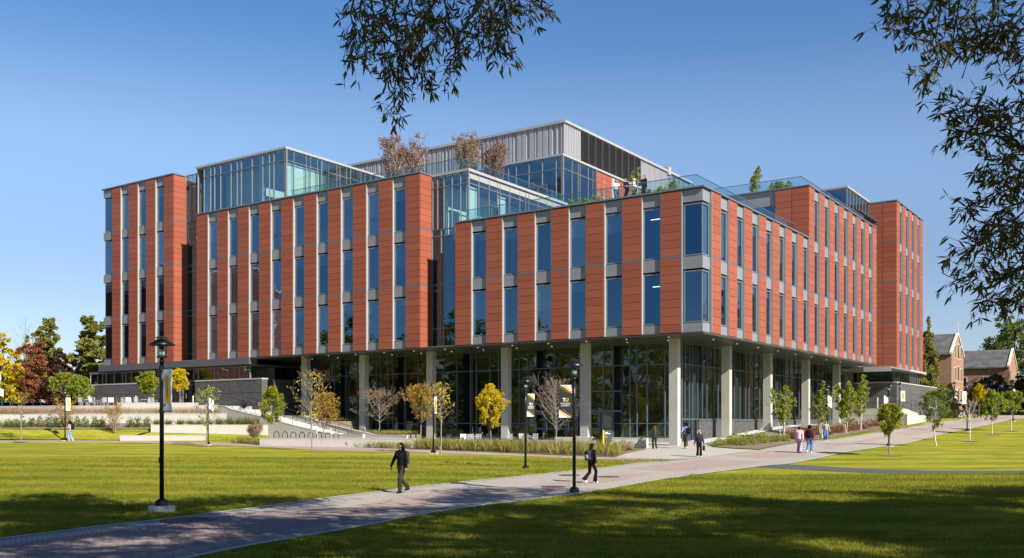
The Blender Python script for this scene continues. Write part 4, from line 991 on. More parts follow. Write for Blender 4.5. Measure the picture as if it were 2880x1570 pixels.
def tubes_mesh(name, segs, mat, n=5):
    """segs: list of (p0,p1,r0,r1)"""
    P0 = np.array([s[0] for s in segs], float); P1 = np.array([s[1] for s in segs], float); r0 = np.array([s[2] for s in segs])[:, None]; r1 = np.array([s[3] for s in segs])[:, None]
    d = P1-P0; d /= (np.linalg.norm(d, axis=1, keepdims=True)+1e-9)
    up = np.where(np.abs(d[:, 2:3]) < .9, np.array([[0, 0, 1.]]), np.array([[1., 0, 0]])); a = np.cross(d, up); a /= np.linalg.norm(a, axis=1, keepdims=True); b = np.cross(d, a)
    V = []
    for k in range(n):
        t = 2*math.pi*k/n; o = a*math.cos(t)+b*math.sin(t); V += [P0+o*r0, P1+o*r1]
    V = np.stack(V, 1).reshape(-1, 3); m = len(segs); base = np.arange(m)*2*n; F = []
    for k in range(n):
        k2 = (k+1) % n; F.append(np.stack([base+2*k, base+2*k+1, base+2*k2+1, base+2*k2], 1))
    return npmesh(name, V, np.concatenate(F), mat, True)
def unit(v): return v/(np.linalg.norm(v)+1e-9)
def grow(rg, h, r, clear=.3, nb=22, spread=.35, up=.6, n2=5, n3=3, prof=None, wob=.02, droop=0, trunk_top=1.0):
    """young tree skeleton. returns trunk segs, branch segs, leaf sites (pos,dir)"""
    tr = []; br = []; sites = []
    K = 10; pts = []; p = np.zeros(3)
    for i in range(K+1):
        pts.append(p.copy()); p = p + np.array([rg.normal(0, wob), rg.normal(0, wob), h*trunk_top/K])
    pts = np.array(pts)
    rad = lambda f: r*(1-f)**.8+.006
    for i in range(K): tr.append((pts[i], pts[i+1], rad(i/K), rad((i+1)/K)))
    prof = prof or (lambda f: math.sin(math.pi*min(1, f*.85+.15))**.8)
    for i in range(nb):
        f = clear + (1-clear)*((i+rg.uniform(0, 1))/nb)**1.05; f = min(f, .985)
        q = f*K; i0 = int(q); b0 = pts[i0]+(pts[min(i0+1, K)]-pts[i0])*(q-i0)
        Lb = h*spread*prof((f-clear)/(1-clear))*rg.uniform(.75, 1.15); az = i*2.4+rg.uniform(-.4, .4)
        d = unit(np.array([math.cos(az), math.sin(az), up*rg.uniform(.8, 1.3)])); cur = b0; n = 4; rb = rad(f)*.55
        for k in range(n):
            nx_ = cur + d*Lb/n; br.append((cur, nx_, rb*(1-k/n)+.004, rb*(1-(k+1)/n)+.004))
            if k >= 1 or Lb < .5:
                for _ in range(max(1, round(n2/3))):
                    d2 = unit(d + rg.normal(0, .55, 3) + np.array([0, 0, .15])); L2 = Lb*rg.uniform(.22, .45); e = nx_ + d2*L2
                    br.append((nx_, e, .006, .003))
                    for _ in range(n3):
                        u_ = rg.uniform(.15, 1); m_ = nx_+(e-nx_)*u_; d3 = unit(d2+rg.normal(0, .7, 3)); e3 = m_+d3*L2*rg.uniform(.25, .6)
                        br.append((m_, e3, .004, .002)); sites.append((e3, d3)); sites.append(((m_+e3)/2, unit(d3+rg.normal(0, .5, 3))))
                    sites.append((e, d2))
            cur = nx_; d = unit(d+np.array([rg.normal(0, .12), rg.normal(0, .12), .14-droop]))
        sites.append((cur, d))
    top = pts[-1]; sites.append((top, np.array([0, 0, 1.])))
    return tr, br, sites
def young_tree(label, px, py, top_px, leafm, leaf_n=1.0, leaf_s=.10, seed=0, Y=None, clear=.28, spread=.34, up=.75, nb=22, n2=5, n3=3, bark='bark_grey', prof=None, r=.045, group='young trees planted around the lawn', wob=.02, cluster=1, pit=False, z=None, jit=.05, leafband=(0, 1), name='young_tree', cat='tree', bark_t=None):
    if Y is None: x, y, z0 = G(px, py)
    else: x, y = PX(px, Y), Y; z0 = zt(x, y) if z is None else z
    h = PZ(top_px, y) - z0; rg = np.random.default_rng(seed)
    tr, br, sites = grow(rg, h, r, clear, nb, spread, up, n2, n3, prof, wob)
    t = thing(name, label, cat, (x, y, z0), rg.uniform(0, 6.28), group)
    link('trunk', tubes_mesh('trunk', tr, bark_t or bark, 7), t); link('branches', tubes_mesh('branches', br, bark, 4), t)
    if leaf_n > 0:
        P = np.array([s[0] for s in sites]); D = np.array([s[1] for s in sites])
        f = P[:, 2]/h; keep = (f >= leafband[0]) & (f <= leafband[1]); P, D = P[keep], D[keep]; leaf_n *= 1.55; leaf_s *= .82
        n = int(len(P)*leaf_n); idx = rg.integers(0, len(P), n) if leaf_n >= 1 else rg.permutation(len(P))[:n]
        P2 = P[idx] + rg.normal(0, jit, (n, 3)); D2 = D[idx]+rg.normal(0, .6, (n, 3))+np.array([0, 0, -.2])
        link('crown', leaves_mesh('crown', P2, D2, leaf_s, leafm, .6, .2, seed), t)
    if pit:
        m = MB(); n = 18; rr = random.Random(seed); m.add([(0, 0, .07)] + [(math.cos(6.283*i/n)*rr.uniform(.6, .78), math.sin(6.283*i/n)*rr.uniform(.6, .78), .01) for i in range(n)], [(0, 1+i, 1+(i+1) % n) for i in range(n)])
        m.obj('mulch_ring', 'mulch', t)
    return t
ball = lambda f: min(1, (f+.22)/.42)*(1-f)**.62+.03
cone = lambda f: (1-f)**.75*.95+.05
egg = lambda f: min(1, (f+.15)/.38)*(1-f)**.85*1.1+.04
# --- lawn trees and trees in front of the building (photo px of foot, px of top)
YT = 'young trees planted around the lawn and walks'
young_tree('slim young tree with few yellowing leaves at the far left of the lawn', 59, 1244, 1105, 'yellow_green', .25, .16, 11, clear=.45, spread=.2, nb=14, pit=True, jit=.03)
young_tree('young tree with sparse green leaves beside the lamp post left of the stairs', 581, 1256, 1090, 'birch_leaf', .35, .18, 12, clear=.25, spread=.26, nb=20, pit=True)
young_tree('full green egg shaped young tree at the foot of the left stairs', 764, 1233, 1090, 'yellow_green', 3.0, .15, 13, Y=78, clear=.27, spread=.34, nb=30, prof=egg)
young_tree('tall nearly bare young tree with small yellow leaves in front of the bike racks', 878, 1270, 1048, 'yellow', .22, .16, 14, clear=.3, spread=.30, nb=24, pit=True, up=1.1)
young_tree('round orange yellow young tree behind the bike racks', 912, 1236, 1108, 'gold_brown', 2.2, .15, 15, Y=76, clear=.33, spread=.42, nb=26, prof=ball)
young_tree('bare branched young tree with a few brown leaves between the bike racks and the chairs', 1066, 1234, 1100, 'tan', .6, .14, 16, Y=75, clear=.42, spread=.5, nb=30, prof=ball, n2=7)
young_tree('tall thin young tree with a few yellow leaves beside the narrow banner lamp', 1240, 1278, 1078, 'yellow', .18, .15, 17, clear=.42, spread=.22, nb=22)
young_tree('wide golden young tree behind the narrow banner lamp', 1185, 1237, 1085, 'gold_brown', 2.6, .15, 18, Y=74, clear=.36, spread=.45, nb=30, prof=ball)
young_tree('dense bright yellow young tree in the middle of the planting bed', 1380, 1241, 1085, 'yellow', 5.5, .13, 19, Y=70, clear=.30, spread=.30, nb=34, prof=egg)
young_tree('completely bare young tree with fine arching branches behind the black banners', 1563, 1251, 1075, 'tan', .05, .09, 20, Y=66, clear=.30, spread=.52, nb=46, n2=7, n3=3, prof=ball, bark='bark_tan', r=.03)
young_tree('bushy yellow young tree in front of the lamp post on the right lawn', 2502, 1282, 1140, 'yellow_green', 4.0, .13, 21, clear=.38, spread=.36, nb=28, prof=ball, pit=True)
young_tree('green young tree with one yellow branch beside the path on the right', 2634, 1256, 1105, 'green', 2.0, .14, 22, clear=.30, spread=.30, nb=24, wob=.05, bark_t='bark_birch')
young_tree('bare white barked young tree beside the path on the right', 2728, 1242, 1128, 'tan', .15, .1, 23, clear=.45, spread=.28, nb=20, pit=True, bark='bark_birch')
young_tree('green oval young tree, second from the right edge of the lawn', 2790, 1223, 1100, 'birch_leaf', 3.4, .15, 24, clear=.32, spread=.33, nb=26, prof=egg, pit=True, bark_t='bark_birch')
young_tree('round green young tree nearest the right edge of the picture', 2844, 1213, 1102, 'birch_leaf', 3.4, .15, 25, clear=.38, spread=.4, nb=26, prof=ball, pit=True, bark_t='bark_birch')
young_tree('golden young tree in front of the dark crab apple on the right', 2753, 1165, 1082, 'yellow', 3.0, .18, 26, clear=.3, spread=.28, nb=26, Y=132, prof=egg)
young_tree('leafy green young tree on the terrace beside the dark brick wall', 418, 1136, 1048, 'yellow_green', 3.2, .22, 27, Y=98, z=4.04, clear=.3, spread=.36, nb=26, prof=ball)
young_tree('bright yellow young tree in front of the terrace entrance door', 506, 1136, 1042, 'yellow', 3.0, .22, 28, Y=98, z=4.04, clear=.38, spread=.3, nb=26, prof=ball, bark_t='twig_brown')
young_tree('yellow green tree with spreading branches behind the left lamp post', 185, 1150, 1052, 'yellow_green', 2.2, .26, 29, Y=104, z=3.3, clear=.3, spread=.55, nb=26, prof=ball)
young_tree('small green tree left of the dark brick base', 228, 1150, 1062, 'birch_leaf', 2.4, .24, 30, Y=103, z=3.3, clear=.25, spread=.45, nb=24, prof=ball)
# multi stemmed shrubs
def multistem(label, px, py, top, leafm, leaf_n, leaf_s, stems, seed, Y=None, z=None, width=.35, prof=None, bark='bark_birch', group=None, cat='tree', name='multi_stem_birch', nb=14, clear=.35, lean=.16, jit=.06, r=.03, trunkbark=None, n2=4):
    if Y is None: x, y, z0 = G(px, py)
    else: x, y = PX(px, Y), Y; z0 = zt(x, y) if z is None else z
    h = PZ(top, y)-z0; rg = np.random.default_rng(seed); t = thing(name, label, cat, (x, y, z0), 0, group); LP = []; LD = []
    for i in range(stems):
        az = 6.283*i/stems+rg.uniform(-.4, .4); hh = h*(1 if i == 0 else rg.uniform(.65, .95)); tr, br, si = grow(rg, hh, r, clear, nb, width*.55, .8 if prof is None else 1.5, n2, 2, prof or egg, .015)
        ln = lean*rg.uniform(.5, 1.2) if i else .03
        def sh(p): return p + np.array([math.cos(az), math.sin(az), 0])*(ln*p[2] + .1)
        link('stem', tubes_mesh('stem', [(sh(a), sh(b), c, d) for a, b, c, d in tr] , trunkbark or bark, 6), t)
        link('twigs', tubes_mesh('twigs', [(sh(a), sh(b), c, d) for a, b, c, d in br], bark, 3), t)
        LP += [sh(s[0]) for s in si]; LD += [s[1] for s in si]
    if leaf_n > 0:
        P = np.array(LP); D = np.array(LD); n = int(len(P)*leaf_n); idx = rg.integers(0, len(P), n) if leaf_n >= 1 else rg.permutation(len(P))[:n]
        link('crown', leaves_mesh('crown', P[idx]+rg.normal(0, jit, (n, 3)), D[idx]+rg.normal(0, .7, (n, 3)), leaf_s, leafm, .6, .2, seed), t)
    return t
gB = 'multi stemmed birches along the right side of the building'
multistem('light green birch clump nearest the entrance plaza, in front of the third side column', 2202, 1238, 1087, 'birch_leaf', 2.6, .14, 4, 41, group=gB, width=.4)
multistem('broad birch clump behind the lamp post with the white banner', 2310, 1233, 1078, 'birch_leaf', 2.4, .14, 5, 42, group=gB, width=.42)
multistem('dense green birch clump to the right of the white banner', 2378, 1219, 1078, 'birch_leaf', 4.0, .15, 5, 43, group=gB, width=.45)
multistem('tall slender birch clump in front of the dark brick base', 2419, 1211, 1056, 'birch_leaf', 2.4, .15, 4, 44, group=gB, width=.34)
multistem('bare grey shrub on the mulch in front of the round shrubs', 322, 1217, 1120, 'gold_brown', .3, .13, 7, 45, group=None, bark='twig_brown', name='bare_shrub', cat='shrub', width=.5, clear=.2, lean=.35, z=1.6, Y=86.8, r=.02)
multistem('bare twiggy shrub behind the woman at the left lamp post', 185, 1205, 1110, 'gold_brown', .3, .13, 7, 46, bark='twig_brown', name='bare_shrub', cat='shrub', width=.5, clear=.2, lean=.35, z=2.0, Y=88.8, r=.02)
multistem('grey leaved spiky bush in front of the stair wall', 716, 1228, 1192, 'straw', 2.0, .10, 7, 47, bark='bark_grey', name='grey_bush', cat='shrub', width=.7, clear=.1, lean=.3, z=1.1, Y=83, r=.015, jit=.08)
vase = lambda f: (.45+.55*f)*(1-f**7)
# roof terrace trees
gR = 'reddish multi stemmed trees on the roof terrace'
for k, (px, Yd, tp, n_, s_, lb) in enumerate(((1108, 91, 392, 1.1, 10, 'left hand reddish brown multi stemmed tree group on the roof terrace'), (1165, 91.5, 386, .8, 9, 'red tipped tree with pale stems, second on the roof terrace'), (1316, 90, 386, 1.4, 12, 'large brown leaved tree in the middle of the roof terrace'), (1392, 89.5, 408, 1.2, 10, 'smaller brown leaved tree at the right end of the roof terrace'))):
    multistem(lb, px, 0, tp, 'brown_red' if k != 2 else 'tan', n_, .13, s_, 50+k, Y=Yd, z=23.2, width=.46, bark='bark_birch', trunkbark='bark_birch', group=gR, name='roof_tree', clear=.3, lean=.18, nb=20, r=.025, n2=6, prof=vase)
multistem('thin tree with yellowish leaves behind the people on the roof terrace', 1785, 0, 470, 'birch_leaf', .6, .12, 3, 56, Y=80, z=18.5, width=.25, name='roof_tree', lean=.05)
multistem('small green tree on the upper right roof terrace', 2124, 0, 472, 'birch_leaf', 2.0, .17, 2, 57, Y=93, z=23.2, width=.3, name='roof_tree', lean=.05, clear=.4)
multistem('bare stemmed shrub in front of the terracotta wall on the roof terrace', 1695, 0, 505, 'tan', .25, .1, 4, 58, Y=78, z=18.5, width=.25, name='roof_tree', lean=.08)
for k, (px, Yd, tp, zz) in enumerate(((1850, 74.5, 528, 18.5), (1880, 73.6, 518, 18.5), (2185, 91, 510, 23.2), (2213, 90, 512, 23.2), (1629, 76, 562, 18.5), (1668, 76, 556, 18.5), (1800, 74, 545, 18.5))):
    multistem('low green bush at the roof edge, %s' % ('right of the four people', 'farther right of the four people', 'below the small roof tree on the upper right', 'rightmost on the upper right roof', 'left of the bare roof shrub', 'below the bare roof shrub', 'at the feet of the four people')[k], px, 0, tp, 'birch_leaf', 3.0, .12, 5, 60+k, Y=Yd, z=zz, width=.8, name='roof_bush', cat='shrub', lean=.5, clear=.1, nb=8, r=.01)
# shrubs: leafy mounds
def mound(label, x, y, z, r, h, leafm, n, ls, seed, group=None, name='shrub', cat='shrub', spiky=False):
    rg = np.random.default_rng(seed); t = thing(name, label, cat, (x, y, z), rg.uniform(0, 6), group)
    if spiky:
        az = rg.uniform(0, 6.283, n); el = rg.uniform(.55, 1.4, n); D = np.stack([np.cos(az)*np.cos(el), np.sin(az)*np.cos(el), np.sin(el)], 1)
        P = np.stack([rg.normal(0, r*.2, n), rg.normal(0, r*.2, n), np.zeros(n)], 1); L_ = h*rg.uniform(.6, 1.15, n)
        me = leaves_mesh('blades', P, D, L_, leafm, .035, .25, seed)
        link('blades', me, t)
    else:
        lob = rg.normal(0, 1, (9, 3)); lob /= np.linalg.norm(lob, axis=1, keepdims=True); lob[:, 2] = np.abs(lob[:, 2])*.8
        c = lob[rg.integers(0, 9, n)]*.5; d = rg.normal(0, 1, (n, 3)); d /= np.linalg.norm(d, axis=1, keepdims=True); P = c+d*.55*rg.uniform(.6, 1.05, (n, 1))
        P[:, 2] = np.abs(P[:, 2])*.9 + .08; P = P*np.array([r, r, h])
        link('foliage', leaves_mesh('foliage', P, d+rg.normal(0, .5, (n, 3)), ls, leafm, .6, .2, seed), t)
        sg = [(np.array([0, 0, 0.]), np.array([math.cos(a)*r*.5, math.sin(a)*r*.5, h*.6]), .02, .008) for a in rg.uniform(0, 6.28, 6)]
        link('stems', tubes_mesh('stems', sg, 'twig_brown', 4), t)
    return t
gS = 'row of small round evergreen shrubs below the long white wall'
xs_ = [90, 113, 135, 155, 178, 200, 220, 241, 266, 290, 367, 389, 414]
for k, px in enumerate(xs_):
    mound('small round evergreen shrub below the long white wall, %s in its row from the left' % ORD[k], PX(px, 89.0), 88.9, 2.08, .36, 1.1, 'shrub_green', 330, .13, 100+k, gS)
for k, px in enumerate((-10, 18, 44, 66)): mound('dense green shrub of the hedge at the far left edge, %s from the left' % ORD[k], PX(px, 89), 89, 2.1, .55, .85, 'shrub_green', 380, .13, 120+k, 'hedge shrubs at the far left edge')
for k, px in enumerate((440, 472, 505, 535, 560, 586, 616, 644, 671, 695, 724)):
    mound('spiky ornamental grass tuft on the second white wall, %s from the left' % ORD[k], PX(px, 88.4), 88.4, 2.22, .5, .85 if px > 590 else .65, 'shrub_green', 200, .2, 130+k, 'grass tufts along the top of the second white wall', 'grass_tuft', 'ornamental grass', spiky=True)
    mound('low leafy perennial beside the %s grass tuft on the second white wall' % ORD[k], PX(px+9, 88.9), 88.9, 2.22, .42, .5, 'shrub_green', 150, .11, 160+k, 'low perennials along the top of the second white wall', 'perennial', 'plant')
gG = 'bright green shrubs at the edge of the right planting bed'
gp = [(2022, 1256), (2055, 1253), (2087, 1254), (2118, 1252), (2150, 1248), (2178, 1244), (2205, 1243), (2065, 1246), (2105, 1243), (2140, 1239)]
for k, (px, py) in enumerate(gp):
    x, y, z = G(px, py); mound(('bright green shrub at the front edge of the right planting bed, %s from the plaza' % ORD[k]) if k < 7 else ('bright green shrub in the back row of the right planting bed, %s from the plaza' % ORD[k-7]), x, y, z, .62, .8, 'shrub_lime', 420, .11, 200+k, gG)
gRd = 'red leaved shrubs in the right planting bed'
rr = random.Random(8)
for k in range(20):
    f = k/19; px = 2228+f*300; py = 1237-f*45+rr.uniform(-3, 3); x, y, z = G(px, py)
    mound('red autumn shrub along the right planting bed, %s in the row from the left' % ORD[k], x, y, z, .7, .95, 'shrub_red', 380, .11, 230+k, gRd)
for k, (px, py) in enumerate(((1738, 1256), (1752, 1262), (1768, 1258), (1786, 1259), (1772, 1268), (1722, 1262))):
    x, y, z = G(px, py); mound('%s shrub right of the grey and yellow sign, %s from the sign' % (('reddish', 'green')[k % 2], ORD[[1, 2, 4, 5, 3, 0][k]]), x, y, z, .45, .75, ('shrub_red', 'shrub_lime')[k % 2], 260, .10, 260+k, 'shrubs right of the wayfinding sign')
for k, px in enumerate((1375, 1400, 1418, 1428, 1445, 1468, 1482, 1500, 1518, 1532, 1552, 1580, 1610, 1640, 1660)):
    Yb = 71.6 - (px-1375)*.012; mound('low %s bush on the patio edge behind the chairs wall, %s from the left' % ('reddish' if k % 3 == 2 else 'green', ORD[k]), PX(px, Yb), Yb, zt(PX(px, Yb), Yb)+.1, .42, .78, 'shrub_red' if k % 3 == 2 else 'shrub_lime', 200, .09, 280+k, 'low bushes along the patio edge')
for k, px in enumerate((2590, 2618, 2650, 2668, 2690)):
    mound('rounded brownish bush below the dark brick wall, %s from the black sign' % ORD[k], PX(px, 124), 124, zt(PX(px, 124), 124), 1.1, 1.2, 'olive' if k > 1 else 'tan', 420, .17, 300+k, 'brownish bushes by the black sign')
# uncountable planting: long blades and flowers between wall and walk
def blades(name, pts, h, mat, n_each, seed, lean=.25, wid=.03, parent=None, spread=.25):
    rg = np.random.default_rng(seed); P = np.repeat(np.array(pts, float), n_each, 0); n = len(P)
    P[:, :2] += rg.normal(0, spread, (n, 2)); D = np.stack([rg.normal(0, lean, n), rg.normal(0, lean, n), np.ones(n)], 1)
    me = leaves_mesh(name, P, D, h, mat, wid, .12, seed); return link(name, me, parent, kind='stuff')
rg_ = np.random.default_rng(77)
def strip_pts(pxs, y0f, y1f, n):
    o = []
    for _ in range(n):
        px = rg_.uniform(*pxs); y0, y1 = y0f(px), y1f(px); py = rg_.uniform(min(y0, y1), max(y0, y1)); o.append(G(px, py))
    return o
low = lambda px: np.interp(px, [650, 885, 1170, 1320, 1545, 1730], [1247, 1254.5, 1264, 1269, 1279, 1285])
upf = lambda px: np.interp(px, [650, 730, 1165, 1170, 1672, 1720], [1244, 1251.5, 1259, 1256, 1266, 1268])
spA = strip_pts((660, 1160), upf, low, 170); spB = strip_pts((1165, 1735), upf, low, 420)
blades('perennial_planting', spA, .55, 'meadow', 26, 5, .4, .06); blades('perennial_planting', spB, .75, 'meadow', 30, 6, .35, .05)
P_ = np.repeat(np.array(spA + spB), 26, 0); P_ = P_ + np.abs(rg_.normal(0, 1, P_.shape))*np.array([.3, .3, .22])
link('perennial_leaves', leaves_mesh('perennial_leaves', P_, rg_.normal(0, 1, P_.shape), .085, 'meadow', .6, .2, 9), kind='stuff')
P_ = np.array(spB*2 + spA)[:600]; P_ = P_ + np.abs(rg_.normal(0, 1, P_.shape))*np.array([.3, .3, .3]) + np.array([0, 0, .25]); link('yellow_flowers', leaves_mesh('yellow_flowers', P_, rg_.normal(0, 1, P_.shape), .09, 'yellow', .9, .1, 10), kind='stuff')
# straw coloured grasses on the terrace bed
sg = [(PX(px, Yb), Yb, 3.26) for px in np.linspace(-40, 620, 230) for Yb in (91.4, 92.3)]
sg = [p for p in sg if rg_.random() < .8]
blades('straw_grass', sg, .70, 'straw', 22, 12, .42, .02, spread=.22)
blades('straw_grass', [(PX(px, 96), 95.5+rg_.uniform(0, 1), 3.3) for px in np.linspace(-60, 150, 90)], .75, 'straw', 34, 13, .35, .02, spread=.3)
blades('bank_planting', [(*B(s, t), 1.47) for s in np.linspace(28, 35, 24) for t in (.3, 1.2, 2.2)], .4, 'meadow', 20, 14, .5, .06)
blades('bank_planting', [(*B(s, t), 2.62) for s in np.linspace(36, 44, 20) for t in (.3, 1.2, 2.2)], .4, 'meadow', 12, 15, .5, .06)
blades('verge_grass', [G(px, py) for px, py in zip(np.linspace(2330, 2600, 110), np.linspace(1237.5, 1195, 110))], .22, 'shrub_lime', 30, 16, .5, .05, spread=.3)

# ---------------------------------------------------------------- large trees
def crown_pts(rg, n, blobs):
    """blobs: (cx,cy,cz,rx,ry,rz). leaf clump positions near blob skins, clumpy"""
    w = np.array([b[3]*b[4]*b[5] for b in blobs])**.67; w = w/w.sum(); out = []; dirs = []
    for b, wi in zip(blobs, w):
        m = int(n*wi); nc = max(6, m//55); cd = rg.normal(0, 1, (nc, 3)); cd /= np.linalg.norm(cd, axis=1, keepdims=True); cr = rg.uniform(.55, 1.05, (nc, 1))
        C = cd*cr; id_ = rg.integers(0, nc, m); d = rg.normal(0, .13, (m, 3)); P = C[id_]+d
        out.append(P*np.array(b[3:6])+np.array(b[:3])); dirs.append(cd[id_]+rg.normal(0, .6, (m, 3)))
    return np.concatenate(out), np.concatenate(dirs)
def big_tree_mesh(seed, n, blobs, ls, leafm, h, tr, bark='bark_dark', width=.7):
    rg = np.random.default_rng(seed); P, D = crown_pts(rg, n, blobs); lm = leaves_mesh('crown', P, D, ls, leafm, width, .25, seed)
    K = 7; ax = [np.array([rg.normal(0, .15), rg.normal(0, .15), h*.8*i/K]) for i in range(K+1)]; ax[0] = np.array([0, 0, -.4])
    segs = [(ax[i], ax[i+1], tr*(1-i/K*.8), tr*(1-(i+1)/K*.8)) for i in range(K)]
    for b in blobs:
        i0 = rg.integers(2, K-1); a = ax[i0]; c = np.array(b[:3]); m = (a+c)/2+np.array([0, 0, -.3]); r1 = tr*.35
        segs += [(a, m, r1, r1*.6), (m, c, r1*.6, r1*.25)]
        for _ in range(7):
            e = c + rg.normal(0, .5, 3)*np.array(b[3:6]); segs.append((c, e, r1*.25, .02))
    return lm, tubes_mesh('trunk', segs, bark, 6)
def big_tree(label, x, y, h, w, leafm, seed, n=9000, ls=.32, kind='round', group=None, z=None, bark='bark_dark', name='tree', tr=.3, low=.25):
    rg = np.random.default_rng(seed); z = zt(x, y) if z is None else z; blobs = []
    if kind == 'round':
        for i in range(11):
            f = i/10; a = i*2.4; rad = w*.5*math.sin(math.pi*(.15+.75*f))*.6; r_ = w*.24*(1.2-.5*f); blobs.append((math.cos(a)*rad, math.sin(a)*rad, h*(low+.08+(.9-low)*f*.92), r_, r_, r_*.72))
    elif kind == 'pine':
        for i in range(13):
            f = i/12; a = i*2.4+rg.uniform(-.3, .3); rad = w*.33*(1-f*.75); r_ = w*.30*(1-f*.6)*rg.uniform(.8, 1.2); blobs.append((math.cos(a)*rad, math.sin(a)*rad, h*(low+(.95-low)*f), r_, r_, h*.045))
    elif kind == 'cone':
        for i in range(14):
            f = i/13; a = i*2.4; rad = w*.22*(1-f); r_ = w*.36*(1-f*.85); blobs.append((math.cos(a)*rad, math.sin(a)*rad, h*(.05+.92*f), r_, r_, h*.07))
    lm, tm = big_tree_mesh(seed, n, blobs, ls, leafm, h, tr, bark)
    t = thing(name, label, 'tree', (x, y, z), rg.uniform(0, 6), group); link('crown', lm, t); link('trunk', tm, t); return t
gBk = 'tall trees behind the left end of the building'
def bt(label, px, Yd, top, wpx, leafm, seed, **k):
    x = PX(px, Yd); z = k.pop('z', zt(x, Yd)); h = PZ(top, Yd)-z; return big_tree(label, x, Yd, h, wpx/FPX*Yd, leafm, seed, z=z, **k)
bt('tall green pine rising against the sky right beside the left end of the building', 262, 138, 888, 150, 'pine', 301, kind='pine', n=24000, ls=.34, group=gBk, name='pine_tree', low=.35)
bt('green pine with pointed top behind the red maple at the left', 137, 150, 892, 110, 'pine', 302, kind='pine', n=20000, ls=.36, group=gBk, name='pine_tree', low=.3)
bt('dark red maple with a broad crown at the left', 92, 122, 958, 115, 'red_maple', 303, n=11000, ls=.26, group=gBk, low=.15)
bt('almost black red plum tree right of the red maple', 168, 118, 985, 85, 'dark_red', 304, n=10000, ls=.24, group=gBk, low=.15)
bt('small reddish tree behind the spreading yellow green tree', 222, 128, 1010, 75, 'brown_red', 305, n=6000, ls=.24, group=gBk, low=.1)
bt('large bright yellow tree cut by the left edge of the picture', 8, 120, 935, 110, 'yellow', 306, n=12000, ls=.28, group=gBk, low=.05)
bt('golden yellow tree behind the parked cars at the left', 60, 128, 1040, 110, 'yellow', 307, n=9000, ls=.28, group=gBk, low=.0)
bt('yellow topped tree between the two pines', 100, 160, 935, 100, 'yellow_green', 308, n=8000, ls=.32, group=gBk, low=.2)
bt('yellow green undergrowth tree behind the plum tree', 190, 135, 1050, 120, 'yellow_green', 309, n=7000, ls=.26, group=gBk, low=.0)
multistem('tall leafless tree showing fine bare branches above the yellow trees', 62, 0, 893, 'tan', 0, .1, 4, 310, Y=150, z=3.6, width=.5, bark='bark_grey', name='bare_tree', lean=.12, nb=26, r=.16, n2=8, clear=.3)
# right hand background
bt('green conifer standing at the right end of the building', 2609, 136, 905, 110, 'pine', 320, kind='cone', n=18000, ls=.26, name='conifer', bark='bark_dark')
bt('huge dark green oak on the skyline at the right edge', 2850, 200, 885, 190, 'green', 321, n=16000, ls=.42, low=.2)
bt('dark green tree on the skyline left of the huge oak', 2775, 215, 1000, 110, 'green', 322, n=8000, ls=.42, low=.1)
bt('dark olive crab apple in front of the low brick hall', 2790, 140, 1058, 120, 'olive', 323, n=10000, ls=.22, low=.1)
bt('dark olive crab apple at the right edge in front of the low brick hall', 2862, 142, 1062, 90, 'olive', 324, n=9000, ls=.22, low=.1)
bt('green hedge like tree beneath the dark crab apple', 2730, 146, 1108, 60, 'green', 325, n=4000, ls=.2, low=.0)
# trees outside the frame that the glass reflects
gO = 'autumn trees across the lawn, left of the view'
protos = []
for k, (lm_, lb) in enumerate((('gold_brown', 'golden brown autumn tree across the lawn, left of the view'), ('green', 'green tree across the lawn, left of the view'), ('yellow_green', 'yellow green tree across the lawn, left of the view'))):
    protos.append(big_tree(lb, -60-10*k, 34+12*k, 15, 12, lm_, 330+k, n=9000, ls=.34, group=gO, low=.1))
rr = random.Random(4)
for k, (x, y) in enumerate(((-66, 22), (-74, 30), (-82, 42), (-90, 52), (-72, 58), (-98, 66), (-80, 70), (-105, 80), (-92, 70), (-84, 72), (-112, 60), (-56, 20), (-100, 30), (-110, 44), (-64, 48), (-76, 10), (-60, 6), (-120, 74), (-88, 14), (-68, 60), (-84, 60), (-100, 96))):
    c = copy_tree(protos[k % 3]); c['label'] = '%s autumn tree across the lawn left of the view, %s planted' % (('golden brown', 'green', 'yellow green')[k % 3], ORD[min(k, 21)]); c.location = (x, y, zt(x, y)); s_ = rr.uniform(.85, 1.35); c.scale = (s_, s_, s_*1.05); c.rotation_euler[2] = rr.uniform(0, 6)
for k, (x, y) in enumerate(((88, 128), (98, 146), (112, 162), (124, 180), (128, 150), (112, 132), (122, 112), (135, 165))):
    c = copy_tree(protos[1]); c['label'] = 'tall dark green tree beyond the right edge of the view, %s from the path' % ORD[k]; c['group'] = 'tall trees beyond the right edge of the view'; c.location = (x, y, zt(x, y)); c.scale = (1.5, 1.5, 1.6); c.rotation_euler[2] = rr.uniform(0, 6)
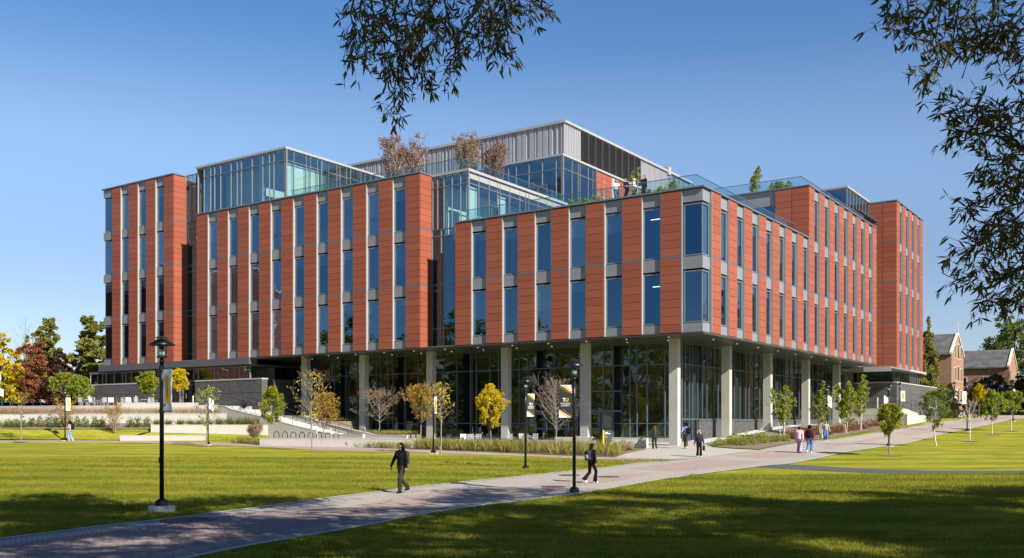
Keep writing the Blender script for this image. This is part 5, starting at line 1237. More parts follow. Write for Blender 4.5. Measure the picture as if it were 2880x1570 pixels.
# ================================================================ THE NEAR WILLOW OAK (overhead branches and shade)
oak = thing('willow_oak', 'huge willow oak overhead whose dark leafy branches hang into the top of the view', 'tree', (14.5, 5.0, 0))
oak2 = thing('willow_oak', 'second large oak to the right of the view that shades the lawn', 'tree', (33, 15, .1))
OV = np.array([14.5, 5.0, 0.0])
def tube_obj(name, parent, polys, mat, org):
    m = MB()
    for pts, rs in polys:
        # crooked limbs: bend each stretch a little, let the radius run smoothly
        rs = rs if isinstance(rs, (list, tuple)) else [rs]*len(pts); P_, R_ = [], []; rw = random.Random(int(pts[-1][0]*97+pts[-1][2]*31))
        for i in range(len(pts)-1):
            for k in range(4):
                f = k/4; j = 0 if k == 0 else min(.12, rs[i]*.9+.02); P_.append(Vector(pts[i]).lerp(Vector(pts[i+1]), f)-Vector(org)+Vector((rw.gauss(0, j), rw.gauss(0, j)*.4, rw.gauss(0, j)))); R_.append(rs[i]+(rs[i+1]-rs[i])*f)
        P_.append(Vector(pts[-1])-Vector(org)); R_.append(rs[-1]); m.tube(P_, R_, 8)
    return m.obj(name, mat, parent, smooth=True)
tube_obj('trunk', oak, [([(14.5, 5, -.3), (14.5, 5, .3), (14.4, 5.1, 3), (14.2, 5.2, 7), (13.6, 5.6, 10.5), (13.2, 6, 14)], [.75, .55, .45, .42, .33, .18])], 'bark_dark', OV)
tube_obj('trunk', oak2, [([(33, 15, -.2), (33, 15, .4), (33, 15, 5), (32.6, 15.4, 10), (32, 16, 15)], [.7, .52, .45, .33, .15])], 'bark_dark', (33, 15, .1))
LIMB = [([(14.0, 5.3, 7.8), (10.5, 8.5, 10.5), (6, 11, 11.2), (2.0, 12.3, 10.2), (-.2, 12.8, 8.3), (-.75, 12.9, 7.45)], [.25, .18, .13, .08, .045, .012]),
        ([(14.1, 5.3, 6.6), (11.5, 9, 8.8), (8.6, 12.0, 9.3), (6.6, 13, 8.2), (6.0, 13, 7.0)], [.16, .10, .06, .025, .01]),
        ([(14.2, 5.2, 5.6), (12, 9.5, 7.2), (9.2, 12.6, 6.6), (7.3, 13.1, 5.9), (6.2, 13.1, 6.3)], [.2, .13, .08, .04, .012]),
        ([(14.2, 5.2, 5.0), (12.2, 9.6, 5.6), (9.4, 12.6, 5.2), (7.2, 13.1, 4.6), (6.3, 13.1, 4.2)], [.18, .12, .07, .035, .012]),
        ([(13.8, 5.5, 9.5), (9, 3, 12.5), (4, 2, 13.5)], [.25, .16, .06]), ([(13.8, 5.5, 9.5), (16, 9, 12.5), (18, 12, 14)], [.25, .16, .06]), ([(13.5, 5.8, 11), (10, 9, 13), (6, 11, 14)], [.2, .12, .05])]
tube_obj('limb', oak, LIMB, 'bark_dark', OV)
# hanging shoots: paths in photo px (at ~13 m), each grows side twigs with leaf rosettes
rg = np.random.default_rng(21)
def P3(px, py, Yd): return np.array([PX(px, Yd), Yd, PZ(py, Yd)])
paths = [ # (points, density)
 [(1235, -10), (1180, 60), (1150, 130), (1120, 190), (1140, 240), (1110, 290), (1095, 325)], [(1235, -10), (1195, 50), (1170, 120), (1190, 180), (1200, 235)],
 [(1250, 0), (1262, 60), (1280, 110), (1290, 150), (1265, 190), (1262, 225)], [(1262, 60), (1290, 115), (1310, 140)],
 [(1000, -20), (985, 40), (1000, 90), (985, 150), (985, 180)], [(1040, -20), (1050, 40), (1060, 90), (1048, 150)], [(1080, -20), (1085, 30), (1070, 80), (1080, 120)],
 [(1120, -20), (1110, 40), (1120, 90), (1090, 150), (1100, 200), (1130, 260)], [(1160, -20), (1140, 40), (1150, 90)], [(1200, -20), (1215, 40), (1230, 90), (1215, 140)],
 [(1020, -20), (1010, 50), (1030, 100), (1010, 130)], [(1180, 60), (1160, 110), (1130, 160), (1170, 200)],
 [(1370, -20), (1380, 40), (1395, 90), (1400, 130), (1390, 155)], [(1330, -20), (1345, 30), (1360, 80), (1370, 110)], [(1420, -20), (1400, 40), (1425, 80), (1430, 140)], [(1440, -20), (1430, 20), (1450, 45)], [(1480, -20), (1500, 12), (1530, 28)], [(1400, -20), (1385, 60), (1360, 100)],
 # right hand cluster
 [(2500, -30), (2495, 30), (2495, 70)], [(2545, -30), (2555, 20), (2560, 60)], [(2640, -20), (2600, 50), (2560, 95), (2580, 100)], [(2650, -20), (2640, 60), (2630, 110), (2650, 160), (2620, 200), (2600, 235)],
 [(2700, -20), (2690, 60), (2680, 110), (2700, 150)], [(2750, -20), (2740, 50), (2750, 100), (2720, 140)], [(2800, -20), (2790, 50), (2800, 110), (2780, 130)], [(2880, 10), (2840, 60), (2800, 90), (2760, 120)], [(2900, 60), (2860, 100), (2840, 150), (2830, 170)], [(2900, 120), (2870, 180), (2860, 220)],
 [(2900, 450), (2860, 395), (2800, 365), (2740, 330), (2700, 300), (2660, 275)], [(2800, 365), (2750, 330), (2750, 300)], [(2800, 365), (2740, 380), (2700, 365), (2680, 375)], [(2900, 270), (2860, 290), (2820, 320), (2810, 310)], [(2900, 330), (2850, 350), (2810, 350)],
 [(2910, 500), (2850, 470), (2800, 440), (2760, 430)], [(2900, 520), (2840, 530), (2780, 560), (2730, 575), (2715, 590)], [(2900, 560), (2840, 580), (2800, 600), (2770, 640)], [(2900, 620), (2840, 640), (2780, 660), (2740, 690), (2715, 705)], [(2900, 660), (2850, 690), (2800, 720), (2760, 760), (2720, 780), (2680, 787)],
 [(2900, 700), (2860, 740), (2820, 780), (2780, 800)], [(2900, 760), (2860, 800), (2800, 830), (2760, 860)], [(2910, 800), (2870, 840), (2850, 855)], [(2900, 420), (2850, 430), (2800, 470)], [(2900, 600), (2860, 660), (2800, 690)], [(2880, 480), (2850, 510), (2790, 520)], [(2900, 580), (2850, 620), (2800, 640)], [(2900, 720), (2850, 770), (2830, 830)],
]
twigs = []; LP = []; LD = []
for pi, pth in enumerate(paths):
    Yd = 12.9 + rg.uniform(-.7, .7) ; prev = None; pts = []
    for i in range(len(pth)-1):
        a, b = np.array(pth[i], float), np.array(pth[i+1], float)
        for k in range(5): pts.append(P3(*(a+(b-a)*k/5), Yd+rg.normal(0, .03)))
    pts.append(P3(*pth[-1], Yd)); n = len(pts)
    for i in range(n-1):
        r0 = .012*(1-i/n)+.0025; twigs.append((pts[i], pts[i+1], r0, r0*.95))
        dm = unit(pts[i+1]-pts[i])
        if rg.random() < (.95 if pi < 20 else .9):
            for _ in range(2):
                d = unit(dm*.8+rg.normal(0, .8, 3)+np.array([0, 0, -.25])); Lt = rg.uniform(.10, .38); e = pts[i]+d*Lt; mid = (pts[i]+e)/2+rg.normal(0, .012, 3)
                twigs.append((pts[i], mid, .0035, .003)); twigs.append((mid, e, .003, .002))
                for _ in range(rg.integers(3, 6)): LP.append(e+rg.normal(0, .012, 3)); LD.append(unit(d*.8+rg.normal(0, .6, 3)+np.array([0, 0, -.45])))
                for _ in range(1): LP.append(mid); LD.append(unit(d+rg.normal(0, .7, 3)))
        LP.append(pts[i]); LD.append(unit(dm+rg.normal(0, .7, 3)))
LP = np.array(LP); LD = np.array(LD)
_px = 1440+LP[:, 0]/LP[:, 1]*FPX; _k = (_px > 955) & ((_px > 1700) | (rg.random(len(LP)) < .78)) & (rg.random(len(LP)) < .92); LP, LD = LP[_k], LD[_k]
link('twigs', tubes_mesh('twigs', [(a-OV, b-OV, c, d) for a, b, c, d in twigs], 'bark_dark', 4), oak)
# link limbs to the hanging shoots above the frame
conn = [(P3(px, -60, 12.9), P3(px, -10, 12.9)) for px in (980, 1040, 1100, 1160, 1235, 1370, 1430)]
# willow oak leaf: narrow, pointed, folded along the midrib
def oak_leaf():
    prof = [(0, 0), (.12, .045), (.35, .095), (.6, .09), (.85, .045), (1, 0)]; v = []; 
    for u, w in prof: v.append((u, 0, -.02*math.sin(u*3.1)))
    n = len(prof)
    for u, w in prof[1:-1]: v.append((u, w, .03-.05*u*u))
    for u, w in prof[1:-1]: v.append((u, -w, .03-.05*u*u))
    f = []
    for i in range(n-1):
        for s, o in ((0, n-1), (1, n-1+n-2)):
            a, b = i, i+1; la = o+i if i > 0 else None; lb = o+i+1 if i+1 < n-1 else None
            q = [a, b] + ([lb] if lb is not None else []) + ([la] if la is not None else [])
            if len(q) >= 3: f.append(tuple(q if s else q[::-1]))
    return v, f
lv, lf = oak_leaf(); lme = MB().add([(a*.135, b*.13, c*.13) for a, b, c in lv], lf).mesh('leaf', None)
randmat('oak_leaf_one', [(0, LEAF['oak_dark'][0]), (.45, LEAF['oak_dark'][1]), (.75, LEAF['oak_dark'][2]), (1, (0.13, 0.10, 0.015))], .5, transl=.35, by='Object', spec=.3)
lme.materials.append(MATS['oak_leaf_one'])
def frame_of(d, rg):
    d = unit(d); s = unit(np.cross(d, rg.normal(size=3))); n = np.cross(d, s); return np.stack([d, s, n], 1)
ks = rg.permutation(len(LP)); vis = [i for i in ks if LP[i][2] < CAMH+.43*LP[i][1] and abs(LP[i][0]/LP[i][1]) < .52]
one = set(vis[:300])
for i in vis[:300]:
    M = frame_of(LD[i], rg); M4 = Matrix([list(M[r]) + [0] for r in range(3)] + [[0, 0, 0, 1]]); o = link('leaf', lme, oak, tuple(LP[i]-OV), M4.to_euler()); s_ = float(rg.uniform(.8, 1.3)); o.scale = (s_, s_, s_)
V0 = np.array(lv)*np.array([.135, .13, .13]); VV = []; FF3 = []; FF4 = []
tri = []
for f in lf: tri += [(f[0], f[1], f[2])] + ([(f[0], f[2], f[3])] if len(f) == 4 else [])
tri = np.array(tri); idx = [i for i in range(len(LP)) if i not in one]; out = []; fo = []
for k, i in enumerate(idx):
    M = frame_of(LD[i], rg); out.append((V0*rg.uniform(.8, 1.3)) @ M.T + LP[i]-OV); fo.append(tri+k*len(V0))
leafmat('oak_leaf_many', LEAF['oak_dark'] + [(0.13, 0.10, 0.015)], .35)
link('leaves', npmesh('leaves', np.concatenate(out), np.concatenate(fo), 'oak_leaf_many'), oak, kind='stuff')
# high canopy: shades the foreground, all of it above the view
def canopy(parent, org, spots, n, seed, ls=.32):
    rg = np.random.default_rng(seed); P = []
    tot = sum(s[2]*s[3] for s in spots)
    for gx_, gy_, rx, ry, dens in [s if len(s) == 5 else (*s, 1) for s in spots]:
        m = int(n*rx*ry/tot*dens); nc = max(4, int(rx*ry*.60)); a = rg.uniform(0, 6.283, nc); q = np.sqrt(rg.uniform(0, 1, nc)); cx = gx_+np.cos(a)*q*rx; cy = gy_+np.sin(a)*q*ry
        h = rg.uniform(11.5, 16.5, nc); id_ = rg.integers(0, nc, m); d = rg.normal(0, .58, (m, 3))*np.array([1, 1, .6])
        X = cx[id_]+.978*h[id_]+d[:, 0]; Yy = cy[id_]-1.151*h[id_]+d[:, 1]; Z = h[id_]+d[:, 2]; P.append(np.stack([X, Yy, Z], 1))
    P = np.concatenate(P); hid = (P[:, 2] > CAMH+.435*P[:, 1]+.35) | (P[:, 0] > .56*P[:, 1]+.5) | (P[:, 1] < .3); P = P[hid]
    link('canopy', leaves_mesh('canopy', P-np.array(org), rg.normal(0, 1, P.shape), ls, 'oak_dark', .5, .2, seed), parent, kind='stuff')
canopy(oak, OV, [(-15, 24, 6, 3.6), (-8, 22.5, 6, 3.4), (-3, 17, 6, 4), (2, 20, 6, 4), (-9, 17, 5, 4), (-2, 30.5, 3.2, 1.8, .8), (3.2, 31.5, 4.5, 2.4, .75), (-3.5, 27, 2.8, 1.5, .6), (2, 26, 4.5, 2.2, 1), (8, 28, 5, 2.6), (8, 22, 6, 4), (-.8, 35, 2.0, 1.3, .7), (1.2, 34.6, 1.6, .8, .8), (-14, 19, 5, 4), (6, 17, 6, 4), (-4, 12, 8, 5), (-12, 29, 4.5, 2.6), (-8.2, 30, 3, 2.0), (5, 30, 4, 2.2), (3, 27.5, 3, 2), (6.5, 26.5, 4, 2.4), (10, 27, 4, 2.4), (-15, 28, 5, 3.5), (-9.4, 26.3, 2.2, 1.6, 1.3)], 76000, 31)
canopy(oak2, (33, 15, .1), [(14, 24, 6, 4), (20, 25, 6, 4.5), (14, 18, 6, 4), (17, 32, 6, 2.2, .9), (23, 33, 6, 3.5), (12.5, 33.8, 3.5, 1.1, .7), (27, 29, 6, 5), (10, 28.5, 4, 1.8), (12, 21, 6, 5), (16, 30, 5, 3), (21, 33, 6, 2.6), (9, 24, 5, 4)], 54000, 32)
for org, par, tips in ((OV, oak, [(2, 2, 14), (8, -2, 14), (14, -4, 14), (18, 4, 14), (8, 8, 13.5), (0, 8, 14), (12, 12, 14)]), (np.array([33, 15, .1]), oak2, [(28, 8, 14), (36, 10, 14), (38, 18, 14), (27, 15, 13.5), (30, 4, 13)])):
    polys = []
    for tx in tips:
        a = np.array([13.4, 5.8, 11.]) if par is oak else np.array([32.5, 15.5, 10.]); b = np.array(tx, float); mid = (a+b)/2+np.array([0, 0, .6]); polys.append(([tuple(a), tuple(mid), tuple(b)], [.2, .12, .05]))
    tube_obj('limb', par, polys, 'bark_dark', org)

# ---------------------------------------------------------------- grass blades near the camera
tuft = []
rgt = np.random.default_rng(5)
for k in range(3):
    n = 16; P = np.stack([rgt.normal(0, .045, n), rgt.normal(0, .045, n), np.full(n, -.005)], 1); D = np.stack([rgt.normal(0, .35, n), rgt.normal(0, .35, n), np.ones(n)], 1)
    tuft.append(leaves_mesh('grass_blades', P, D, rgt.uniform(.04, .085, n), 'grass_blade', .10, .25, 60+k))
def grass_field(name, poly, dens, seed, scale=1.0, zoff=0.0):
    """ground cover grown by geometry nodes on a draped patch"""
    o = sheet(name, poly, 'lawn_grass', .004+zoff, 1.0, kind='stuff')
    ng = bpy.data.node_groups.new(name, 'GeometryNodeTree')
    ng.interface.new_socket('Geometry', in_out='INPUT', socket_type='NodeSocketGeometry'); ng.interface.new_socket('Geometry', in_out='OUTPUT', socket_type='NodeSocketGeometry')
    gi = ng.nodes.new('NodeGroupInput'); go = ng.nodes.new('NodeGroupOutput'); d = ng.nodes.new('GeometryNodeDistributePointsOnFaces'); d.inputs['Density'].default_value = dens; d.inputs['Seed'].default_value = seed
    ins = ng.nodes.new('GeometryNodeInstanceOnPoints'); jn = ng.nodes.new('GeometryNodeJoinGeometry'); gj = ng.nodes.new('GeometryNodeJoinGeometry')
    for me in tuft:
        ob = tuft_obs[me.name]; oi = ng.nodes.new('GeometryNodeObjectInfo'); oi.inputs[0].default_value = ob; oi.inputs['As Instance'].default_value = True; ng.links.new(oi.outputs['Geometry'], gj.inputs[0])
    ng.links.new(gj.outputs[0], ins.inputs['Instance']); ins.inputs['Pick Instance'].default_value = True
    rv = ng.nodes.new('FunctionNodeRandomValue'); rv.data_type = 'FLOAT_VECTOR'; rv.inputs[1].default_value = (0, 0, 6.28); rs = ng.nodes.new('FunctionNodeRandomValue'); rs.inputs[2].default_value = .7*scale; rs.inputs[3].default_value = 1.35*scale
    ng.links.new(gi.outputs[0], d.inputs[0]); ng.links.new(d.outputs['Points'], ins.inputs['Points']); ng.links.new(rv.outputs[0], ins.inputs['Rotation']); ng.links.new(rs.outputs[1], ins.inputs['Scale'])
    ng.links.new(gi.outputs[0], jn.inputs[0]); ng.links.new(ins.outputs[0], jn.inputs[0]); ng.links.new(jn.outputs[0], go.inputs[0])
    md = o.modifiers.new('grow', 'NODES'); md.node_group = ng; return o
tuft_obs = {}
for k, me in enumerate(tuft):
    # the three tufts used as seed plants stand behind the camera on the lawn
    ob = link('grass_tuft', me, None, (-3+k*.4, -6, zt(-3+k*.4, -6)+.01)); tag(ob, 'single %s tuft of lawn grass behind the viewpoint' % ('narrow', 'middle', 'wide')[k], 'grass', 'single grass tufts'); tuft_obs[me.name] = ob
def clipY(poly, ymin, ymax):
    def cl(p, s, c):
        o = []
        for i in range(len(p)):
            a, b = p[i], p[(i+1) % len(p)]; ia, ib = s*(a[1]-c) >= 0, s*(b[1]-c) >= 0
            if ia: o.append(a)
            if ia != ib: t = (c-a[1])/(b[1]-a[1]); o.append((a[0]+(b[0]-a[0])*t, c))
        return o
    return cl(cl(poly, 1, ymin), -1, ymax)
frx = lambda y: .56*y+7
up_off = offset_line(UP, .17); lo_off = offset_line(LOW, -.17)
def zone(side, y0, y1, dens, seed, sc):
    if side == 'L':
        e = [p for p in up_off if y0 < p[1] < y1]; poly = [(-frx(y1), y1), (-frx(y0), y0)] + [(e[0][0], y0)] + e + [(e[-1][0], y1)]
    else:
        e = [p for p in lo_off if y0 < p[1] < y1]; poly = [(e[-1][0], y1)] + e[::-1] + [(e[0][0], y0), (frx(y0), y0), (frx(y1), y1)]
    grass_field('near_lawn', poly, dens, seed, sc)
zone('L', 17.5, 27, 200, 1, 1.0); zone('L', 27, 36, 110, 2, 1.1); zone('L', 36, 46, 60, 3, 1.2); zone('L', 46, 58, 30, 7, 1.3)
zone('R', 15.5, 25, 220, 4, 1.0); zone('R', 25, 34, 120, 5, 1.1); zone('R', 34, 44, 60, 6, 1.2)

# fallen leaves on lawn and walks
rg = np.random.default_rng(91); n = 1300; Yl = rg.uniform(17, 62, n); Xl = rg.uniform(-.52, .52, n)*Yl
P = np.stack([Xl, Yl, zt_arr(Xl, Yl)+.055], 1); D = rg.normal(0, 1, (n, 3))*np.array([1, 1, .25])
link('fallen_leaves', leaves_mesh('fallen_leaves', P, D, rg.uniform(.04, .08, n), 'gold_brown', .6, .35, 92), kind='stuff')
# ================================================================ LAMP POSTS AND BANNERS
m, nt, b = newmat('lamp_lens'); b.inputs['Base Color'].default_value = (.75, .74, .70, 1); b.inputs['Roughness'].default_value = .3
LAMP_M = {}
def lamp_meshes():
    LAMP_M['pole'] = MB().lathe([(.058, .18), (.056, 3.2), (.05, 3.86)], 14).lathe([(.075, 3.84), (.06, 3.9), (.045, 3.98)], 14).mesh('pole', 'black_metal', True)
    LAMP_M['base'] = MB().lathe([(.17, .0), (.17, .12), (.13, .16), (.075, .19)], 18).mesh('base_plate', 'black_metal')
    LAMP_M['foot'] = MB().lathe([(.34, -.4), (.34, .02), (.30, .05)], 22).mesh('footing', 'concrete_grey')
    m = MB().lathe([(.13, 3.97), (.13, 4.02)], 18).lathe([(.12, 4.5), (.155, 4.505), (.155, 4.53), (.03, 4.56)], 18)
    for k in range(4):
        a = k*math.pi/2+.4; m.tube([(.118*math.cos(a), .118*math.sin(a), 4.0), (.118*math.cos(a), .118*math.sin(a), 4.5)], .009, 5)
    LAMP_M['cage'] = m.mesh('lantern_cage', 'black_metal')
    LAMP_M['hood'] = MB().add(*(lambda n: ([(r*math.cos(6.2832*k/n), r*math.sin(6.2832*k/n), z) for r, z in ((.13, 4.47), (.36, 4.325), (.355, 4.315), (.12, 4.455)) for k in range(n)], [(j*n+k, (j+1)*n+k, (j+1)*n+(k+1) % n, j*n+(k+1) % n) for j in range(3) for k in range(n)]))(28)).mesh('hood', 'black_metal', True)
    LAMP_M['lens'] = MB().lathe([(.075, 4.03), (.08, 4.16), (.05, 4.18)], 14).mesh('lens', 'lamp_lens', True)
    LAMP_M['glass'] = MB().lathe([(.105, 4.02), (.105, 4.33)], 18).mesh('lantern_glass', 'clear_glass', True)
    LAMP_M['arm'] = MB().tube([(0, 0, 0), (.56, 0, 0)], .014, 6).lathe([(.075, -.03), (.075, .03)], 12).mesh('banner_arm', 'black_metal')
lamp_meshes()
def poly_mesh(name, pts, y, mat, z=0):
    return MB().add([(x, y, q) for x, q in pts], [tuple(range(len(pts)))]).mesh(name, mat)
def add_banner(t, kind, side, rot, w=.44, h=1.12, ztop=3.72):
    """side +1: hangs to the right of its post (seen from the walk), -1: to the left"""
    org = bpy.data.objects.new('banner', None)
    x0 = .085 if side > 0 else -.085-w
    base = MB().box(x0, x0+w, -.006, .006, ztop-h, ztop).obj('banner', 'banner_white' if kind != 'black' else 'banner_black', t); base.rotation_euler = (0, 0, rot)
    for z in (ztop+.015, ztop-h-.015):
        a = link('banner_arm', LAMP_M['arm'], t, (0, 0, z), (0, 0, rot if side > 0 else rot+math.pi))
    def pl(name, pts, mat, lift=1):
        MB().add([(x0+u*w, -.006-.003*lift, ztop-h+v*h) for u, v in pts], [tuple(range(len(pts)))]).obj(name, mat, base)
    fx = lambda u: x0+u*w
    if kind == 'black':
        pl('white_corner', [(0, .985), (1, .80), (1, 1), (0, 1)] if False else [(0.05, 1), (1, .78), (1, 1)], 'banner_white')
        pl('gold_stripe', [(.22, 1), (1, .80), (1, .70), (.05, .985), (.1, 1)], 'banner_gold', 2) if False else pl('gold_stripe', [(.28, .955), (.5, .99), (1, .80), (1, .735)], 'banner_gold', 2)
        pl('gold_line', [(.02, .97), (.75, .76), (.76, .75), (.02, .96)], 'banner_gold', 2)
        pl('white_corner', [(0, .0), (.98, .0), (0, .26)], 'banner_white'); pl('gold_stripe', [(0, .26), (0, .20), (.72, .0), (.9, .0)], 'banner_gold', 2)
        pl('gold_line', [(.3, .26), (1, .04), (1, .03), (.3, .25)], 'banner_gold', 2)
        tc, uc, lc = 'banner_white', 'banner_gold', 'banner_white'
    elif kind == 'white':
        pl('black_corner', [(0, 1), (1, 1), (1, .80)], 'banner_black'); pl('black_corner', [(0, 0), (1, 0), (0, .20)], 'banner_black')
        pl('gold_line', [(0, 1), (1, .80), (1, .775), (0, .975)], 'banner_gold', 2); pl('gold_line', [(0, .20), (1, 0), (1, .025), (0, .225)], 'banner_gold', 2)
        tc, uc, lc = 'ink_black', 'banner_gold', 'ink_black'
    if kind in ('black', 'white'):
        text('T', .17, tc, base, (fx(.40), -.013, ztop-h*.46), (R(90), 0, 0), extrude=.001, bold=.006, sx=1.0)
        text('U', .17, uc, base, (fx(.62), -.013, ztop-h*.46), (R(90), 0, 0), extrude=.001, bold=.006, sx=1.0)
        text('TOWSON', .075, lc, base, (fx(.5), -.013, ztop-h*.575), (R(90), 0, 0), extrude=.001, bold=.0015, sx=1.0)
        text('UNIVERSITY', .058, lc, base, (fx(.5), -.013, ztop-h*.635), (R(90), 0, 0), extrude=.001, bold=.001, sx=1.0)
    else:
        pl('gold_panel', [(.24, .90), (.80, .76), (.86, .10), (.28, .24)], 'banner_gold')
        text('IMPACT', .105, 'ink_black', base, (fx(.55), -.013, ztop-h*.50), (R(90), R(-90), 0), extrude=.001, bold=.0)
        text('TU', .085, 'ink_black', base, (fx(.20), -.013, ztop-h*.86), (R(90), 0, 0), extrude=.001, bold=.003)
def lamp(label, px, py=None, Y=None, z=None, banner=None, side=1, rot=0.0, foot=True, w=.44):
    if Y is None: x, y, z = G(px, py)
    else: x, y = PX(px, Y), Y; z = zt(x, y) if z is None else z
    t = thing('lamp_post', label, 'lamp post', (x, y, z), 0, 'black lamp posts along the walks')
    for k in ('pole', 'base', 'cage', 'hood', 'lens', 'glass') + (('foot',) if foot else ()):
        o = link({'base': 'base_plate', 'cage': 'lantern_cage', 'foot': 'footing', 'glass': 'lantern_glass'}.get(k, k), LAMP_M[k], t)
        if foot and k != 'foot': o.location.z = .05
    for k in range(2 if banner else 0): pass
    MB().lathe([(.066, 3.74), (.066, 3.80)], 14).lathe([(.066, 3.66), (.066, 3.70)], 14).obj('collar', 'black_metal', t)
    if banner: add_banner(t, banner, side, rot, w)
    return t
t1 = lamp('black lamp post in the left foreground with the large IMPACT banner and concrete foot', 455, 1443, banner='impact', rot=R(-42))
MB().lathe([(.36, 0), (.36, .17), (.33, .20)], 26).obj('footing', 'concrete_grey', t1)
for c in t1.children:
    if c.name.split('.')[0] != 'footing': c.location.z += .15
MB().box(-.075, -.05, -.03, .03, 1.35, 1.5).obj('junction_box', 'black_metal', t1)
lamp('black lamp post at the far edge of the left lawn, black banner on its right', 1478, 1319.5, banner='black', rot=R(32), foot=False)
lamp('black lamp post in the middle foreground beside the path, black banner on its left', 1615, 1389, banner='black', side=-1, rot=R(-12))
lamp('black lamp post at the far left beside the woman in jeans, narrow white banner', 183, 1240, banner='impact', rot=R(62))
lamp('black lamp post left of the stairs with a slanted white banner behind thin tree', 585, 1252, banner='white', rot=R(55))
lamp('black lamp post behind the thin bare tree with a narrow white and gold banner', 1219, 1276, banner='impact', rot=R(70))
lamp('black lamp post right behind the bushy yellow tree, white banner on its left', 2500, 1256, banner='white', side=-1, rot=R(30))
lamp('black lamp post in front of the pale concrete wall with a gold banner', 2531, Y=103.7, z=2.15, banner='impact', rot=R(-10))
lamp('black lamp post among the birch clumps with a white and black banner', 2326, Y=81, z=1.05, banner='white', rot=R(25))
lamp('black lamp post in front of the brick gable with a black banner', 2684, Y=121, z=2.95, banner='black', rot=R(15))
lamp('black lamp post beside the bare white barked tree, gold banner on its left', 2720, 1214.7, banner='impact', side=-1, rot=R(15))
lamp('distant black lamp post near the blue emergency pole with a white and gold banner', 2774, Y=137, banner='impact', rot=R(-5))
lamp('smaller distant black lamp post with its banner on the left, by the golden tree', 2767, Y=158, banner='impact', side=-1, rot=R(5))
lamp('black lamp post at the right edge behind the round green tree, white banner', 2849, 1185, banner='white', rot=R(35))
lamp('black lamp post at the left edge of the picture behind the straw grasses', 12, Y=118, z=3.0, banner='white', side=-1, rot=R(10))
lamp('thin distant lamp post in front of the golden tree behind the cars', 68, Y=140, z=3.4, banner='impact', side=-1, rot=R(10))

# ================================================================ SIGNS, CHAIRS, RACKS, BINS
x, y, z = G(1708, 1273); t = thing('wayfinding_sign', 'grey wayfinding sign with yellow edge and yellow lower corner in the planting', 'sign', (x, y, z), R(-8))
MB().box(-.19, .29, -.05, .05, .12, 1.5).obj('panel', 'sign_grey', t)
MB().box(-.30, -.20, -.06, .06, .12, 1.5).obj('edge_panel', 'sign_yellow', t)
MB().add([(-.19, -.053, .12), (.29, -.053, .12), (.29, -.053, .72)], [(0, 1, 2)]).obj('yellow_corner', 'sign_yellow', t)
MB().box(-.28, .30, -.07, .07, -.1, .12).obj('footing', 'white_concrete', t)
MB().box(-.15, .05, -.054, -.051, 1.33, 1.38).box(-.15, .22, -.054, -.051, 1.25, 1.30).obj('lettering', 'white_paint', t)
MB().box(-.13, -.05, -.054, -.051, 1.06, 1.11).box(-.15, .05, -.054, -.051, 1.02, 1.035).obj('lettering', 'sign_yellow', t)
x, y = PX(2625, 121), 121; t = thing('wayfinding_sign', 'black sign board with two white lines at the foot of the right stairs', 'sign', (x, y, zt(x, y)), R(-10))
MB().box(-.6, .6, -.08, .08, 0, 1.75).obj('panel', 'sign_grey', t); MB().box(-.45, .1, -.085, -.081, 1.45, 1.52).box(-.45, .35, -.085, -.081, 1.3, 1.37).obj('lettering', 'white_paint', t)
x, y, z = PX(1688, 70.2), 70.2, zt(PX(1688, 70.2), 70.2); t = thing('litter_bin', 'black litter bin behind the wayfinding sign', 'bin', (x, y, z)); MB().lathe([(.3, 0), (.32, .85), (.34, .87)], 16).obj('body', 'black_metal', t); MB().lathe([(.34, .87), (.34, .95), (.15, 1.0)], 16).obj('lid', 'black_metal', t)
def chair_meshes():
    d = {}
    m = MB()
    for k in range(7): m.box(-.24, .24, -.22+k*.065, -.175+k*.065, .44, .455)
    d['seat'] = m.mesh('seat', 'chair_metal')
    m = MB()
    for k in range(8): m.box(-.24+k*.064, -.20+k*.064, .24, .255, .48, .92)
    m.box(-.25, .25, .235, .26, .92, .95).box(-.25, .25, .235, .26, .46, .485); d['backrest'] = m.mesh('backrest', 'chair_metal')
    d['leg'] = MB().tube([(0, 0, 0), (0, 0, .45)], .013, 6).mesh('leg', 'chair_metal')
    m = MB(); m.tube([(-.25, .24, .64), (-.25, -.18, .64), (-.25, -.22, .44)], .011, 5).tube([(.25, .24, .64), (.25, -.18, .64), (.25, -.22, .44)], .011, 5); d['armrest'] = m.mesh('armrest', 'chair_metal')
    return d
CH = chair_meshes()
def chair(label, px, Y, z, rz, group):
    t = thing('patio_chair', label, 'chair', (PX(px, Y), Y, z), rz, group); link('seat', CH['seat'], t); link('backrest', CH['backrest'], t, None, (R(-6), 0, 0)); link('armrest', CH['armrest'], t)
    for a, b in ((-.23, -.2), (.23, -.2), (-.23, .23), (.23, .23)): link('leg', CH['leg'], t, (a, b, 0))
gc = 'grey metal chairs on the entrance patio'
for px, rz, lb in ((1270, 2.6, 'grey metal patio chair turned sideways, leftmost on the entrance patio'), (1307, .4, 'grey metal patio chair left of the small table, entrance patio'), (1322, 3.3, 'grey metal patio chair in front of the small left table, entrance patio'), (1341, -.4, 'grey metal patio chair right of the small left table, entrance patio'), (1436, 2.9, 'single grey metal patio chair right of the bright yellow tree'), (1474, .8, 'grey metal patio chair left of the lamp post on the lawn edge'), (1486, 2.5, 'grey metal patio chair just behind the lamp post on the lawn edge'), (1499, -.6, 'grey metal patio chair right of the lamp post on the lawn edge'), (1626, 2.0, 'grey metal patio chair behind the middle lamp post')):
    chair(lb, px, 74.4, zt(PX(px, 74.4), 74.4)+.03, rz, gc)
